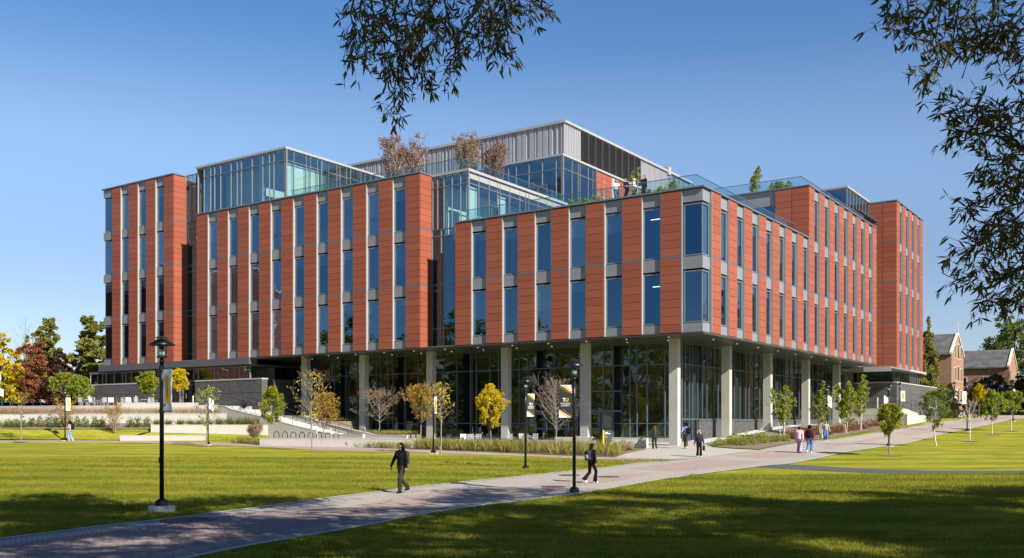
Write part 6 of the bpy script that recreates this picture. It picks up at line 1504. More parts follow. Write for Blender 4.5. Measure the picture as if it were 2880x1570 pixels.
def table(label, px, Y, z, group):
    t = thing('patio_table', label, 'table', (PX(px, Y), Y, z), 0, group); MB().lathe([(.38, .71), (.38, .735)], 22).obj('tabletop', 'chair_metal', t); MB().lathe([(.22, 0), (.2, .02), (.03, .04), (.03, .71)], 14).obj('pedestal', 'chair_metal', t)
table('small round metal table between the left patio chairs', 1330, 74.9, zt(PX(1330, 74.9), 74.9)+.03, 'round patio tables'); table('small round metal table behind the lamp post on the lawn edge', 1480, 74.9, zt(PX(1480, 74.9), 74.9)+.03, 'round patio tables')
gc = 'grey metal chairs on the upper terrace'
for k, (px, rz) in enumerate(((232, 2.8), (258, .3), (272, 2.4), (284, -.5), (300, 2.9), (312, .4), (352, 2.7), (362, .5), (388, 2.9), (424, .2), (434, 2.6))):
    chair('grey metal chair on the upper left terrace, %s from the left' % ORD[k], px, 96.5, 4.05, rz, gc)
for k, (px, lb) in enumerate(((245, 'left'), (293, 'middle'), (405, 'right'))): table('round metal table on the upper terrace, %s one of three' % lb, px, 97.0, 4.05, 'round tables on the upper terrace')
for px, Yb, z, lb in ((250, 97.5, 4.05, 'pale bollard light at the left end of the upper terrace'), (382, 97.5, 4.05, 'pale bollard light in the middle of the upper terrace'), (459, 96, 4.05, 'pale bollard light beside the left lamp post banner'), (543, 97, 4.05, 'pale bollard light beside the terrace entrance door'), (891, 80, .9, 'pale bollard light at the foot of the left stairs'), (930, 80.5, .9, 'pale bollard light between the last two bike racks'), (2468, 104, 4.05, 'pale bollard light on the upper right terrace')):
    t = thing('bollard_light', lb, 'bollard', (PX(px, Yb), Yb, z), 0, 'pale bollard lights'); MB().lathe([(.075, 0), (.075, .95)], 12).obj('post', 'chair_metal', t); MB().lathe([(.08, .95), (.08, 1.1), (.05, 1.12)], 12).obj('cap', 'chair_metal', t)
arc = [(-.24*math.cos(a), 0, .62+.24*math.sin(a)) for a in np.linspace(0, math.pi, 11)]
hoop = MB().tube([(-.24, 0, 0)] + arc + [(.24, 0, 0)], .03, 8).mesh('hoop', 'black_metal', True)
names_ = ('first', 'second', 'third', 'fourth', 'fifth', 'sixth', 'seventh', 'eighth')
for k, px in enumerate((777.5, 801.5, 825.3, 849.5, 873.3, 897.7, 922, 945)):
    Yb = 79.5 - k*.35; o = link('bike_rack', hoop, None, (PX(px, Yb), Yb, zt(PX(px, Yb), Yb)+.05+ (PZ(1213.6+k*.6, Yb)-zt(PX(px, Yb), Yb)-.92)), (0, 0, R(45))); tag(o, '%s black hoop bike rack from the left behind the low white wall' % names_[k], 'bike rack', 'black hoop bike racks')
for k, px in enumerate((1148, 1162, 1178)):
    Yb = 78; o = link('bike_rack', hoop, None, (PX(px, Yb), Yb, zt(PX(px, Yb), Yb)+.05), (0, 0, R(45))); tag(o, 'black hoop bike rack under the wide golden tree, %s of three' % ('left', 'middle', 'right')[k], 'bike rack', 'black hoop bike racks')
# bicycles
def bicycle(label, px, Y, rz, mat):
    x = PX(px, Y); t = thing('bicycle', label, 'bicycle', (x, Y, zt(x, Y)+.02), rz, 'bicycles at the rack on the right')
    for c in (-.52, .52):
        m = MB(); n = 22; m.tube([(c+.33*math.cos(a), 0, .34+.33*math.sin(a)) for a in np.linspace(0, 2*math.pi, n)], .018, 5, False)
        for a in np.linspace(0, math.pi, 6)[:-1]: m.tube([(c+.32*math.cos(a), 0, .34+.32*math.sin(a)), (c-.32*math.cos(a), 0, .34-.32*math.sin(a))], .003, 3)
        m.obj('wheel', 'tyre', t)
    m = MB()
    for a, b in (((-.52, 0, .34), (-.1, 0, .30)), ((-.52, 0, .34), (-.18, 0, .78)), ((-.1, 0, .30), (-.2, 0, .88)), ((-.18, 0, .78), (.36, 0, .80)), ((-.1, 0, .30), (.38, 0, .70)), ((.34, 0, .92), (.40, 0, .66)), ((.40, 0, .66), (.52, 0, .34))): m.tube([a, b], .017, 6)
    m.obj('frame', mat, t); MB().box(-.33, -.08, -.06, .06, .88, .92).obj('saddle', 'tyre', t); MB().tube([(.3, -.24, .98), (.36, -.1, 1.0), (.36, .1, 1.0), (.3, .24, .98)], .012, 6).obj('handlebar', 'tyre', t)
bicycle('white framed bicycle parked left of the lamp post on the right', 2706, 118, R(20), 'white_paint'); bicycle('black bicycle parked behind the bare white barked tree', 2738, 121, R(70), 'black_metal'); bicycle('black bicycle at the right end of the bike rack', 2752, 122, R(110), 'black_metal')
for k, px in enumerate((2742, 2750, 2758)): o = link('bike_rack', hoop, None, (PX(px, 123), 123, zt(PX(px, 123), 123)), (0, 0, R(60)), ); o.scale = (1, 1, 1.3); tag(o, 'black bike rack hoop beside the bicycles on the right, %s of three' % ('left', 'middle', 'right')[k], 'bike rack', 'bike rack hoops beside the bicycles')
# blue emergency pole
x = PX(2807, 137); t = thing('emergency_pole', 'bright blue emergency call pole with a curved arm and white lamp', 'emergency pole', (x, 137, zt(x, 137)))
MB().lathe([(.16, 0), (.16, 2.4), (.07, 2.5)], 14).obj('post', 'blue_paint', t); MB().tube([(0, 0, 2.4), (-.05, 0, 3.0), (.05, 0, 3.7), (.3, 0, 4.15), (.55, 0, 4.2)], .06, 8).obj('arm', 'blue_paint', t); MB().lathe([(.05, 0), (.22, -.3), (.21, -.32)], 14, (.55, 0, 4.15)).obj('lamp_shade', 'white_paint', t); MB().box(-.17, .17, -.18, -.12, 1.1, 1.7).obj('call_box', 'chair_metal', t)
# ================================================================ PARKED CARS
simple('car_blue', (.012, .035, .08), .12, .3, .05); simple('car_black', (.012, .013, .015), .12, .2, .05); simple('car_white', (.6, .6, .6), .15, 0, .02); simple('car_teal', (.03, .10, .14), .12, .3, .05)
glass('car_glass', None, (.3, .36, .42), (.05, .05, .06), f0=.35)
def car(label, px, Y, z, rz, mat):
    t = thing('parked_car', label, 'car', (PX(px, Y), Y, z), rz, 'cars parked behind the straw coloured grasses')
    prof = [(-2.2, .35), (-2.25, .75), (-2.1, .95), (-1.3, 1.02), (-.75, 1.0), (1.35, .98), (2.05, .9), (2.2, .7), (2.2, .35)]
    def ex(pr, w0, w1, mb):
        n = len(pr); vs = [(x, -w0 if zz < 1.05 else -w1, zz) for x, zz in pr] + [(x, w0 if zz < 1.05 else w1, zz) for x, zz in pr]
        mb.add(vs, [tuple(range(n)), tuple(reversed(range(n, 2*n)))] + [(i, n+i, n+(i+1) % n, (i+1) % n) for i in range(n)]); return mb
    ex(prof, .88, .88, MB()).obj('body', mat, t)
    ex([(-1.55, 1.0), (-.95, 1.40), (.75, 1.44), (1.5, 1.0)], .80, .66, MB()).obj('windows', 'car_glass', t)
    ex([(-.95, 1.39), (-.8, 1.47), (.6, 1.50), (.8, 1.43)], .68, .66, MB()).obj('roof', mat, t)
    for a in (-.95, -.05, .78): MB().box(a-.05, a+.05, -.78, .78, 1.0, 1.42).obj('pillar', mat, t)
    for a in (-1.4, 1.35):
        for s in (-.82, .82):
            w = MB().tube([(a, s-.1, .33), (a, s+.1, .33)], .33, 18).obj('wheel', 'tyre', t); MB().tube([(a, s-.11, .33), (a, s+.11, .33)], .19, 14).obj('rim', 'chair_metal', w)
    for s in (-.62, .62): MB().box(-2.24, -2.12, s-.16, s+.16, .68, .82).obj('headlight', 'lamp_lens', t)
car('teal blue car at the left edge behind the straw grasses', 12, 108, 3.3, R(15), 'car_teal'); car('dark blue car parked second from the left edge', 38, 112, 3.3, R(200), 'car_black'); car('dark blue estate car parked in front of the golden tree', 100, 112, 3.35, R(10), 'car_blue'); car('white car parked behind the dark blue estate car', 138, 119, 3.5, R(190), 'car_white')
# ================================================================ OLD BRICK HALLS ON THE RIGHT
def hall(label, corner, gw, length, eave, ridge, base, wins_g, wins_f, seed, nm='brick_hall', wm='red_brick'):
    """corner at the near meeting of gable (along t) and long wall (along s)"""
    t = thing(nm, label, 'building', (corner[0], corner[1], base), BR, 'older brick halls behind the trees on the right'); H, Rr = eave-base, ridge-base
    m = MB(); m.box(.0, -length, 0, gw, -1.5, H); m.add([(0, 0, H), (0, gw, H), (0, gw/2, Rr)], [(0, 1, 2)]); m.obj('wall', wm, t)
    m = MB(); o = .45
    for a, b in ((-o, gw/2), (gw+o, gw/2)):
        za = H-.25; q = [(-.35, a, za), (-length, a, za), (-length, b, Rr), (-.35, b, Rr)]; q2 = [(x_, y_, z_+.22) for x_, y_, z_ in q]
        m.add(q+q2, [(0, 1, 2, 3), (4, 7, 6, 5), (0, 4, 5, 1), (1, 5, 6, 2), (2, 6, 7, 3), (3, 7, 4, 0)])
    rows = m.obj('roof', 'slate_old', t)
    m = MB()
    for a, b in ((-.35, gw/2), (gw+.35, gw/2)): m.add([(.12, a, H-.1), (-.25, a, H-.1), (-.25, b, Rr+.1), (.12, b, Rr+.1), (.12, a, H+.22), (-.25, a, H+.22), (-.25, b, Rr+.42), (.12, b, Rr+.42)], [(0, 1, 2, 3), (4, 7, 6, 5), (0, 4, 5, 1), (1, 5, 6, 2), (2, 6, 7, 3), (3, 7, 4, 0)])
    m.obj('gable_coping', 'limestone', t)
    MB().box(.05, -length, -.25, -.02, H-.32, H-.18).obj('gutter', 'fascia_metal', t)
    for (c, z, w, h) in wins_g:
        f = MB().box(.0, .07, c-w/2, c+w/2, z, z+h).obj('window', 'limestone', t); MB().box(.072, .085, c-w/2+.16, c+w/2-.16, z+.16, z+h-.16).obj('pane', 'car_glass', f)
    for (c, z, w, h) in wins_f:
        f = MB().box(-c-w/2, -c+w/2, -.07, .0, z, z+h).obj('window', 'limestone', t); MB().box(-c-w/2+.14, -c-.04, -.085, -.072, z+.14, z+h-.14).box(-c+.04, -c+w/2-.14, -.085, -.072, z+.14, z+h-.14).obj('pane', 'car_glass', f); MB().box(-c-.35, -c+.25, -.35, -.09, z+.2, z+.6).obj('air_conditioner', 'chair_metal', f)
    return t
Ya = 150; ca_ = (PX(2676, Ya), Ya); base_ = 4.6
wg = [(c, z, w, h) for z in (1.0, 4.4, 7.9) for c, w, h in ((2.6, .9, 2.2), (5.0, 1.3, 2.5), (7.4, .9, 2.2))] + [(5, 12.1, .35, 1.7)]
hall('tall old brick hall with a steep stone edged gable, left of the two halls', ca_, 10.0, 16, PZ(994, Ya), PZ(942, 154), base_, wg, [], 1)
Yb = 166; cb_ = (PX(2838, Yb), Yb)
wf = [(c, z, 1.7, 1.8) for z in (.6, 3.9) for c in (3.2, 7.4, 11.6, 15.8)]
hall('lower old brick hall with a long slate roof, right of the tall gabled hall', cb_, 9.0, 20, PZ(1031, Yb), PZ(986, 170), 4.8, [(4.5, .8, .6, 2.2), (4.5, 4.2, .6, 2.2), (4.5, 8.4, .3, 1.3)], wf, 2)
wg3 = [(c, z, 1.2, 2.2) for z in (1.0, 4.4, 7.9) for c in (3, 7, 11, 15)]; hall('long brick hall beyond the right edge of the view', (96, 112), 18.0, 30, 14.5, 20, 3.2, wg3, [(c, z, 1.7, 2.0) for z in (1.0, 4.4, 7.9) for c in (4, 8, 12, 16, 20, 24)], 3)
# brick building across the lawn on the left, seen in the window glass
hall('red brick hall across the lawn, left of the view', (-76, 84), 16.0, 34, 21.5, 26, 1.4, [(c, z, 1.4, 2.2) for z in (1.5, 5, 8.5, 12, 15.5) for c in (3, 7, 11)], [(c, z, 1.8, 2.2) for z in (1.5, 5, 8.5, 12, 15.5) for c in (4, 9, 14, 19, 24, 29)], 4, wm='deep_red_brick')
# ================================================================ PEOPLE
def sdf_caps(P, prims, k):
    d = np.full(P.shape[:-1], 1e3)
    for pr in prims:
        if pr[0] == 'c':
            a, b, ra, rb = np.array(pr[1]), np.array(pr[2]), pr[3], pr[4]; ba = b-a; pa = P-a; h = np.clip((pa@ba)/(ba@ba+1e-9), 0, 1); q = np.linalg.norm(pa-h[..., None]*ba, axis=-1)-(ra+(rb-ra)*h)
        else:
            c, r = np.array(pr[1]), np.array(pr[2]); q = (P-c)/r; n = np.linalg.norm(q, axis=-1); q = (n-1)*r.min()
        h = np.clip(.5+.5*(d-q)/k, 0, 1); d = d*(1-h)+q*h-k*h*(1-h)
    return d
def surf_net(prims, vox=.014, k=.02):
    pts = []; 
    for pr in prims:
        if pr[0] == 'c':
            r = max(pr[3], pr[4]); pts += [np.array(pr[1])-r, np.array(pr[1])+r, np.array(pr[2])-r, np.array(pr[2])+r]
        else: pts += [np.array(pr[1])-np.array(pr[2]), np.array(pr[1])+np.array(pr[2])]
    pts = np.array(pts); lo = pts.min(0)-2.5*vox; hi = pts.max(0)+2.5*vox; n = np.ceil((hi-lo)/vox).astype(int)+1
    g = np.stack(np.meshgrid(*[lo[i]+np.arange(n[i])*vox for i in range(3)], indexing='ij'), -1); D = sdf_caps(g, prims, k); ins = D < 0
    c = np.zeros(tuple(n-1), int)
    for dx in (0, 1):
        for dy in (0, 1):
            for dz in (0, 1): c += ins[dx:n[0]-1+dx, dy:n[1]-1+dy, dz:n[2]-1+dz]
    act = (c > 0) & (c < 8); idx = -np.ones(act.shape, int); A = np.argwhere(act); idx[act] = np.arange(len(A)); acc = np.zeros((len(A), 3)); cnt = np.zeros(len(A))
    co = [(a, b, cc) for a in (0, 1) for b in (0, 1) for cc in (0, 1)]
    for i, p in enumerate(co):
        for q in co[i+1:]:
            if sum(abs(p[j]-q[j]) for j in range(3)) != 1: continue
            da = D[A[:, 0]+p[0], A[:, 1]+p[1], A[:, 2]+p[2]]; db = D[A[:, 0]+q[0], A[:, 1]+q[1], A[:, 2]+q[2]]; cr = (da < 0) != (db < 0); t = np.where(cr, da/(da-db+1e-12), 0)[:, None]
            v = A + np.array(p)+(np.array(q)-np.array(p))*t; acc += np.where(cr[:, None], v, 0); cnt += cr
    V = lo+acc/cnt[:, None]*vox; F = []
    for ax in range(3):
        s0 = [slice(None)]*3; s1 = [slice(None)]*3; s0[ax] = slice(0, -1); s1[ax] = slice(1, None)
        a = ins[tuple(s0)]; b = ins[tuple(s1)]; E = np.argwhere(a != b); o1, o2 = [(1, 2), (2, 0), (0, 1)][ax]
        ok = (E[:, o1] > 0) & (E[:, o2] > 0) & (E[:, o1] < n[o1]-1) & (E[:, o2] < n[o2]-1); E = E[ok]; q = []
        for u, v in ((-1, -1), (0, -1), (0, 0), (-1, 0)):
            e = E.copy(); e[:, o1] += u; e[:, o2] += v; q.append(idx[e[:, 0], e[:, 1], e[:, 2]])
        q = np.stack(q, 1); fl = ~a[E[:, 0], E[:, 1], E[:, 2]]; q[fl] = q[fl][:, ::-1]; F.append(q)
    F = np.concatenate(F); F = F[(F >= 0).all(1)]; return V, F
def ik(a, b, l1, l2, bend):
    a, b = np.array(a, float), np.array(b, float); d = b-a; L = np.linalg.norm(d); Lm = min(L, (l1+l2)*.999); d = d/L; b = a+d*Lm
    x = (l1*l1-l2*l2+Lm*Lm)/(2*Lm); hgt = math.sqrt(max(0, l1*l1-x*x)); bend = np.array(bend, float); bend = bend-d*(bend@d); bend /= np.linalg.norm(bend)+1e-9
    return a+d*x+bend*hgt, b
SK = {'dark': (.06, .03, .02), 'brown': (.16, .08, .05), 'light': (.50, .30, .22)}
for k, v in SK.items(): simple('skin_'+k, v, .5, 0, .06)
def cloth(name, c): 
    if name not in MATS: simple(name, c, .9, 0, .15, 6, .25, .12)
    return name
def plaid():
    m, nt, b = newmat('plaid'); cc = N(nt, 'ShaderNodeTexCoord')
    w1 = N(nt, 'ShaderNodeTexWave', wave_type='BANDS', bands_direction='X'); w1.inputs['Scale'].default_value = 7.5; w2 = N(nt, 'ShaderNodeTexWave', wave_type='BANDS', bands_direction='Z'); w2.inputs['Scale'].default_value = 6
    L(nt, cc.outputs['Object'], w1.inputs[0]); L(nt, cc.outputs['Object'], w2.inputs[0])
    a = ramp(nt, w1.outputs['Fac'], [(.84, (0, 0, 0)), (.92, (1, 1, 1))]); c2 = ramp(nt, w2.outputs['Fac'], [(.84, (0, 0, 0)), (.92, (1, 1, 1))])
    f = mix(nt, 1.0, a, c2, 'ADD'); c = mix(nt, f, (.006, .006, .008), (.035, .034, .022)); L(nt, c, b.inputs['Base Color']); b.inputs['Roughness'].default_value = .9
plaid()
def person(label, px, py, head_py, heading, o):
    """heading: direction faced, degrees counter-clockwise from +X. o: options"""
    if 'Y' in o: Yp = o['Y']; x = PX(px, Yp); z = o['z']
    else: x, Yp, z = G(px, py); z += .03
    Hh = (PZ(head_py, Yp)-z) if head_py else o['H']; Hh = max(1.45, min(1.95, Hh)); S = Hh/1.70; vox = o.get('vox', .02)
    t = thing('person', label, 'person', (x, Yp, z), R(heading-90), o.get('group'))
    f = np.array
    # joints at 1.70 m: x right, y forward
    lean = o.get('lean', 0.02)
    fl, fr = f(o.get('lf', (-.10, .22, .085))), f(o.get('rf', (.10, -.20, .085)))      # ankles
    ph = o.get('pelvis', .90); pel = f([0, 0, ph]); hipL, hipR = f([-.09, 0, ph-.02]), f([.09, 0, ph-.02]); ch = f([0, lean*1.5, 1.26]); nk = f([0, lean*2, 1.43]); hd = f([0, lean*2+.02, 1.575])
    w = o.get('sh', .175); shL, shR = f([-w, lean*1.6, 1.37]), f([w, lean*1.6, 1.37])
    knL, fl = ik(hipL, fl, .43, .42, (0, 1, 0)); knR, fr = ik(hipR, fr, .43, .42, (0, 1, 0))
    hd = hd; hl, hr = f(o.get('lh', (-.26, .16, .86))), f(o.get('rh', (.26, -.12, .86))); elL, hl = ik(shL, hl, .28, .25, (-.25, -1, 0)); elR, hr = ik(shR, hr, .28, .25, (.25, -1, 0))
    fw = o.get('fem', True); yaw = R(o.get('turn', 0)); hf = f([math.sin(yaw)*-1, math.cos(yaw), 0]); hs = f([hf[1], -hf[0], 0])
    def foot(a, toe): return [('c', a, a+f([0, -.04, -.05]), .045, .032), ('c', a+f([0, -.04, -.052]), a+f([0, .13, -.058+toe]), .032, .026)]
    def hand(wr, el, side, grip=False):
        d = unit(wr-el); s = unit(np.cross(d, f([0, 1, 0]))*side); n = np.cross(d, s); pr = [('c', wr, wr+d*.075, .022, .028), ('c', wr+d*.03+n*.02, wr+d*.085+n*.03, .018, .012)]
        for j, (off, ln) in enumerate(((.026, .065), (.009, .075), (-.009, .07), (-.026, .055))):
            b0 = wr+d*.075+n*off; c1 = b0+d*ln*(.3 if grip else .55)-s*(.02 if not grip else .035); c2 = c1+d*ln*(.0 if grip else .4)-s*ln*(.35 if not grip else .5)
            pr += [('c', b0, c1, .0095, .009), ('c', c1, c2, .009, .0075)]
        th = wr+d*.02+n*.028; pr += [('c', th, th+d*.045+n*.02-s*.015, .012, .010), ('c', th+d*.045+n*.02-s*.015, th+d*.075+n*.012-s*.03, .010, .008)]
        return pr
    legs = [('c', hipL, knL, .082, .058), ('c', knL, knL+(fl-knL)*.35, .058, .055), ('c', knL+(fl-knL)*.35, fl, .055, .036), ('c', hipR, knR, .082, .058), ('c', knR, knR+(fr-knR)*.35, .058, .055), ('c', knR+(fr-knR)*.35, fr, .055, .036)]
    torso = [('e', pel+f([0, -.01, .03]), f([.165 if fw else .155, .115, .13])), ('c', pel+f([0, 0, .1]), ch+f([0, 0, -.06]), .10, .115), ('e', ch+f([0, .01, -.02]), f([.155, .11, .16])), ('c', shL, shR, .058, .058), ('c', f([-.05, nk[1]-.01, 1.40]), f([.05, nk[1]-.01, 1.40]), .06, .06)]
    if fw: torso += [('e', ch+f([-.065, .085, -.03]), f([.06, .055, .06])), ('e', ch+f([.065, .085, -.03]), f([.06, .055, .06]))]
    arms = [('c', shL, elL, .048, .036), ('c', elL, hl, .037, .025), ('c', shR, elR, .048, .036), ('c', elR, hr, .037, .025)]
    head = [('e', hd+f([0, 0, .02])-hf*.005, f([.076, .095, .105]) if abs(yaw) < .6 else f([.088, .086, .105])), ('c', hd+hf*.03+f([0, 0, -.06]), hd+hf*.045+f([0, 0, -.085]), .05, .034), ('c', nk+f([0, 0, -.04]), hd+f([0, -.01, -.06]), .052, .05),
            ('c', hd+hf*.088+f([0, 0, .012]), hd+hf*.106+f([0, 0, -.022]), .010, .014), ('e', hd+hs*.082+f([0, 0, 0]), f([.014, .018, .028])), ('e', hd-hs*.082+f([0, 0, 0]), f([.014, .018, .028])), ('c', hd+hf*.082+hs*.02+f([0, 0, -.055]), hd+hf*.082-hs*.02+f([0, 0, -.055]), .009, .009),
            ('c', hd+hf*.08+hs*.045+f([0, 0, .035]), hd+hf*.08-hs*.045+f([0, 0, .035]), .014, .014)]
    body = torso+legs+arms+head+foot(fl, o.get('toeL', 0))+foot(fr, o.get('toeR', 0))+hand(hl, elL, -1, o.get('gripL', False))+hand(hr, elR, 1, o.get('gripR', False))
    def mk(name, pr, mat, v=None, k=.02, par=None, hem=None):
        V, F = surf_net(pr, v or vox, k)
        if hem is not None: V[:, 2] = np.where((V[:, 2] < hem) & (np.abs(V[:, 0]) < .24), hem+(V[:, 2]-hem)*.08, V[:, 2])
        ob = link(name, npmesh(name, V*S, F, mat, True), par or t); return ob
    bd = mk('body', body, 'skin_'+o.get('skin', 'light'), vox*.7, .014)
    def infl(prs, d, zmin=None): 
        out = []
        for p in prs:
            if p[0] == 'c': out.append(('c', p[1], p[2], p[3]+d, p[4]+d))
            else: out.append(('e', p[1], np.array(p[2])+d))
        return out
    # eyes and lips where the face can be seen
    if o.get('face', False):
        m = MB()
        for s in (-1, 1):
            c = hd+hf*.084+hs*s*.032+f([0, 0, .014]); m.lathe([(.001, -.008), (.010, -.004), (.012, 0), (.010, .004), (.001, .008)], 8, tuple(c*S))
        m.obj('eyes', 'ink_black', t); m = MB(); m.tube([tuple((hd+hf*.093+hs*.022+f([0, 0, -.052]))*S), tuple((hd+hf*.097+f([0, 0, -.054]))*S), tuple((hd+hf*.093-hs*.022+f([0, 0, -.052]))*S)], .007, 6).obj('lips', cloth('lip', (.25, .06, .05)), t)
    # trousers
    tw = o.get('flare', .012); tr = []
    for hip, kn, an in ((hipL, knL, fl), (hipR, knR, fr)):
        e = an+(kn-an)*o.get('crop', .06); tr += [('c', hip, kn, .088+o.get('loose', .008), .066+o.get('loose', .008)), ('c', kn, e, .064+o.get('loose', .008), .048+tw)]
    tr += [('e', pel+f([0, -.01, .02]), f([.175 if fw else .165, .125, .13]))]
    mk('trousers', tr, o['pants'], k=.03)
    # top
    hem = o.get('hem', .93); dl = o.get('bulk', .018)
    tp = [('c', pel+f([0, 0, hem-ph+.02]), ch+f([0, 0, -.06]), .135+dl*.6, .13+dl), ('e', f([0, 0, hem+.04]), f([.178+dl, .132+dl, .15])), ('e', ch+f([0, .005, -.02]), f([.165+dl, .12+dl, .17])), ('c', shL*f([.85, 1, 1]), shR*f([.85, 1, 1]), .062+dl*.6, .062+dl*.6), ('c', f([-.03, nk[1]-.01, 1.41]), f([.03, nk[1]-.01, 1.41]), .064, .064)]
    if fw: tp += [('e', ch+f([-.065, .088, -.03]), f([.066, .06, .066])), ('e', ch+f([.065, .088, -.03]), f([.066, .06, .066]))]
    sl_ = o.get('sleeve', 1.0)
    for sh_, el_, ha_ in ((shL, elL, hl), (shR, elR, hr)):
        if sl_ > .5: tp += [('c', sh_, el_, .054+dl*.7, .044+dl*.7), ('c', el_, el_+(ha_-el_)*min(.97, (sl_-.5)*2), .043+dl*.7, .034+dl*.5)]
        elif sl_ > 0: tp += [('c', sh_, sh_+(el_-sh_)*sl_*2, .056+dl*.6, .05+dl*.6)]
    mk('top', tp, o['top'], k=.025, hem=hem)
    if o.get('collar'): mk('collar', [('c', nk+f([0, 0, -.03]), nk+f([0, .005, .0]), .068, .064)], o['top'], .012)
    # shoes
    for an, toe in ((fl, o.get('toeL', 0)), (fr, o.get('toeR', 0))): mk('shoe', infl(foot(an, toe), .012), o.get('shoes', 'white_paint'), vox*.75, .02)
    # hair
    hh = o.get('hair', 'short'); hc = o.get('hairmat', cloth('hair_black', (.008, .007, .006))); cap_ = [('e', hd-hf*.022+f([0, 0, .045]), f([.090, .094, .095])), ('e', hd-hf*.045+f([0, 0, .0]), f([.082, .065, .09]))]
    if hh == 'long': cap_ += [('c', hd-hf*.06+f([0, 0, 0]), hd-hf*.10+f([0, 0, -.22]), .078, .085), ('c', hd-hf*.10+f([0, 0, -.2]), hd-hf*.115+f([0, 0, -.32]), .085, .06)]
    if hh == 'waist': cap_ += [('c', hd-hf*.06, hd-hf*.13+f([0, 0, -.28]), .08, .10), ('c', hd-hf*.13+f([0, 0, -.28]), hd-hf*.13+f([0, 0, -.50]), .10, .07)]
    if hh == 'braids':
        for j in range(9):
            a = (j-4)*.022; st_ = hd-hf*.05+hs*(a*1.6)+f([0, 0, .0]); cap_ += [('c', st_, st_-hf*.05+hs*a*.8+f([0, 0, -.24]), .014, .012), ('c', st_-hf*.05+hs*a*.8+f([0, 0, -.24]), st_-hf*.06+hs*a+f([0, 0, -.42]), .012, .009)]
        cap_ += [('c', hd-hf*.05, hd-hf*.08+f([0, 0, -.16]), .07, .06)]
    if hh == 'afro': cap_ += [('e', hd-hf*.02+f([0, 0, .06]), f([.13, .13, .13]))]
    if hh == 'bun': cap_ += [('c', hd-hf*.09+f([0, 0, .02]), hd-hf*.17+f([0, 0, -.03]), .05, .035)]
    if hh == 'curly': cap_ += [('e', hd-hf*.03+f([0, 0, .05]), f([.115, .12, .11])), ('e', hd-hf*.07+f([0, 0, -.06]), f([.11, .09, .13]))]
    mk('hair', cap_, hc, vox*.75, .012 if hh == 'braids' else .025)
    t['_'] = 0; del t['_']
    inv = Matrix.Rotation(R(heading-90), 4, 'Z')
    def wp(v): return Vector((x, Yp, z)) + inv @ Vector([float(q)*S for q in v])
    J = dict(hd=hd, hl=hl, hr=hr, ch=ch, nk=nk, hs=hs, hf=hf, S=S, wp=wp, rot=R(heading-90), t=t, elL=elL, elR=elR)
    if o.get('headphones'):
        m = MB(); m.tube([tuple((hd+hs*.1*math.cos(a)+f([0, 0, .03+.12*math.sin(a)]))*S) for a in np.linspace(0, math.pi, 12)], .013, 7); m.tube([tuple((hd+hs*.085)*S), tuple((hd+hs*.115)*S)], .04, 12).tube([tuple((hd-hs*.085)*S), tuple((hd-hs*.115)*S)], .04, 12); ob = m.obj('headphones', 'white_paint', None); ob.location = t.location; ob.rotation_euler = t.rotation_euler; tag(ob, 'white headphones worn by the woman walking out of the building', 'headphones')
    return J
def backpack(J, label, mat, pocket=None, size=1.0, side=0.0, low=0.0, strapmat=None):
    o = thing('backpack', label, 'backpack', J['wp'](J['ch']*np.array([1, 0, 1])), J['rot']); S = J['S']*size; f = np.array; c = f([side, -.21, -.06-low])
    V, F = surf_net([('e', c, f([.15, .085, .22])), ('c', c+f([-.07, 0, -.14]), c+f([.07, 0, -.14]), .09, .09), ('c', c+f([-.06, 0, .12]), c+f([.06, 0, .12]), .085, .085)], .02, .04); link('bag', npmesh('bag', V*S, F, mat, True), o)
    V, F = surf_net([('c', c+f([-.06, -.08, -.1]), c+f([.06, -.08, -.1]), .055, .055), ('c', c+f([-.05, -.08, -.02]), c+f([.05, -.08, -.02]), .045, .045)], .02, .03); link('front_pocket', npmesh('front_pocket', V*S, F, pocket or mat, True), o)
    m = MB()
    for s in (-1, 1):
        m.tube([tuple(f(p)*S) for p in ((s*.10+side, -.14, .12), (s*.115, -.02, .185), (s*.125, .12, .09), (s*.13, .135, -.03), (s*.15, .02, -.18), (s*.12+side, -.14, -.2))], .016, 6)
    m.obj('strap', strapmat or mat, o); return o
def held(J, hand, label, nm, cat, build):
    o = thing(nm, label, cat, J['wp'](J[hand]), J['rot']); build(o); return o
cloth('black_cloth', (.006, .006, .007)); cloth('black_soft', (.010, .010, .011)); cloth('grey_pack', (.045, .04, .045)); cloth('charcoal', (.035, .035, .04)); cloth('pack_light', (.25, .25, .26)); cloth('pack_blue', (.01, .12, .5))
cloth('denim_light', (.20, .32, .50)); cloth('denim_dark', (.03, .06, .13)); cloth('denim', (.09, .18, .34)); cloth('tan_knit', (.40, .26, .19)); cloth('lilac', (.33, .29, .42)); cloth('pink_shirt', (.62, .42, .46)); cloth('maroon', (.16, .015, .035)); cloth('tee_grey', (.32, .35, .33)); cloth('olive_pants', (.08, .08, .04)); cloth('blue_shirt', (.25, .31, .47)); cloth('white_shirt', (.66, .66, .72)); cloth('navy', (.03, .03, .085)); cloth('slate_pants', (.12, .15, .18)); cloth('cream_top', (.66, .60, .55)); cloth('hair_blond', (.62, .42, .20)); cloth('hair_brown', (.10, .06, .04)); cloth('hair_streak', (.09, .055, .045)); cloth('dark_plum', (.03, .025, .04))
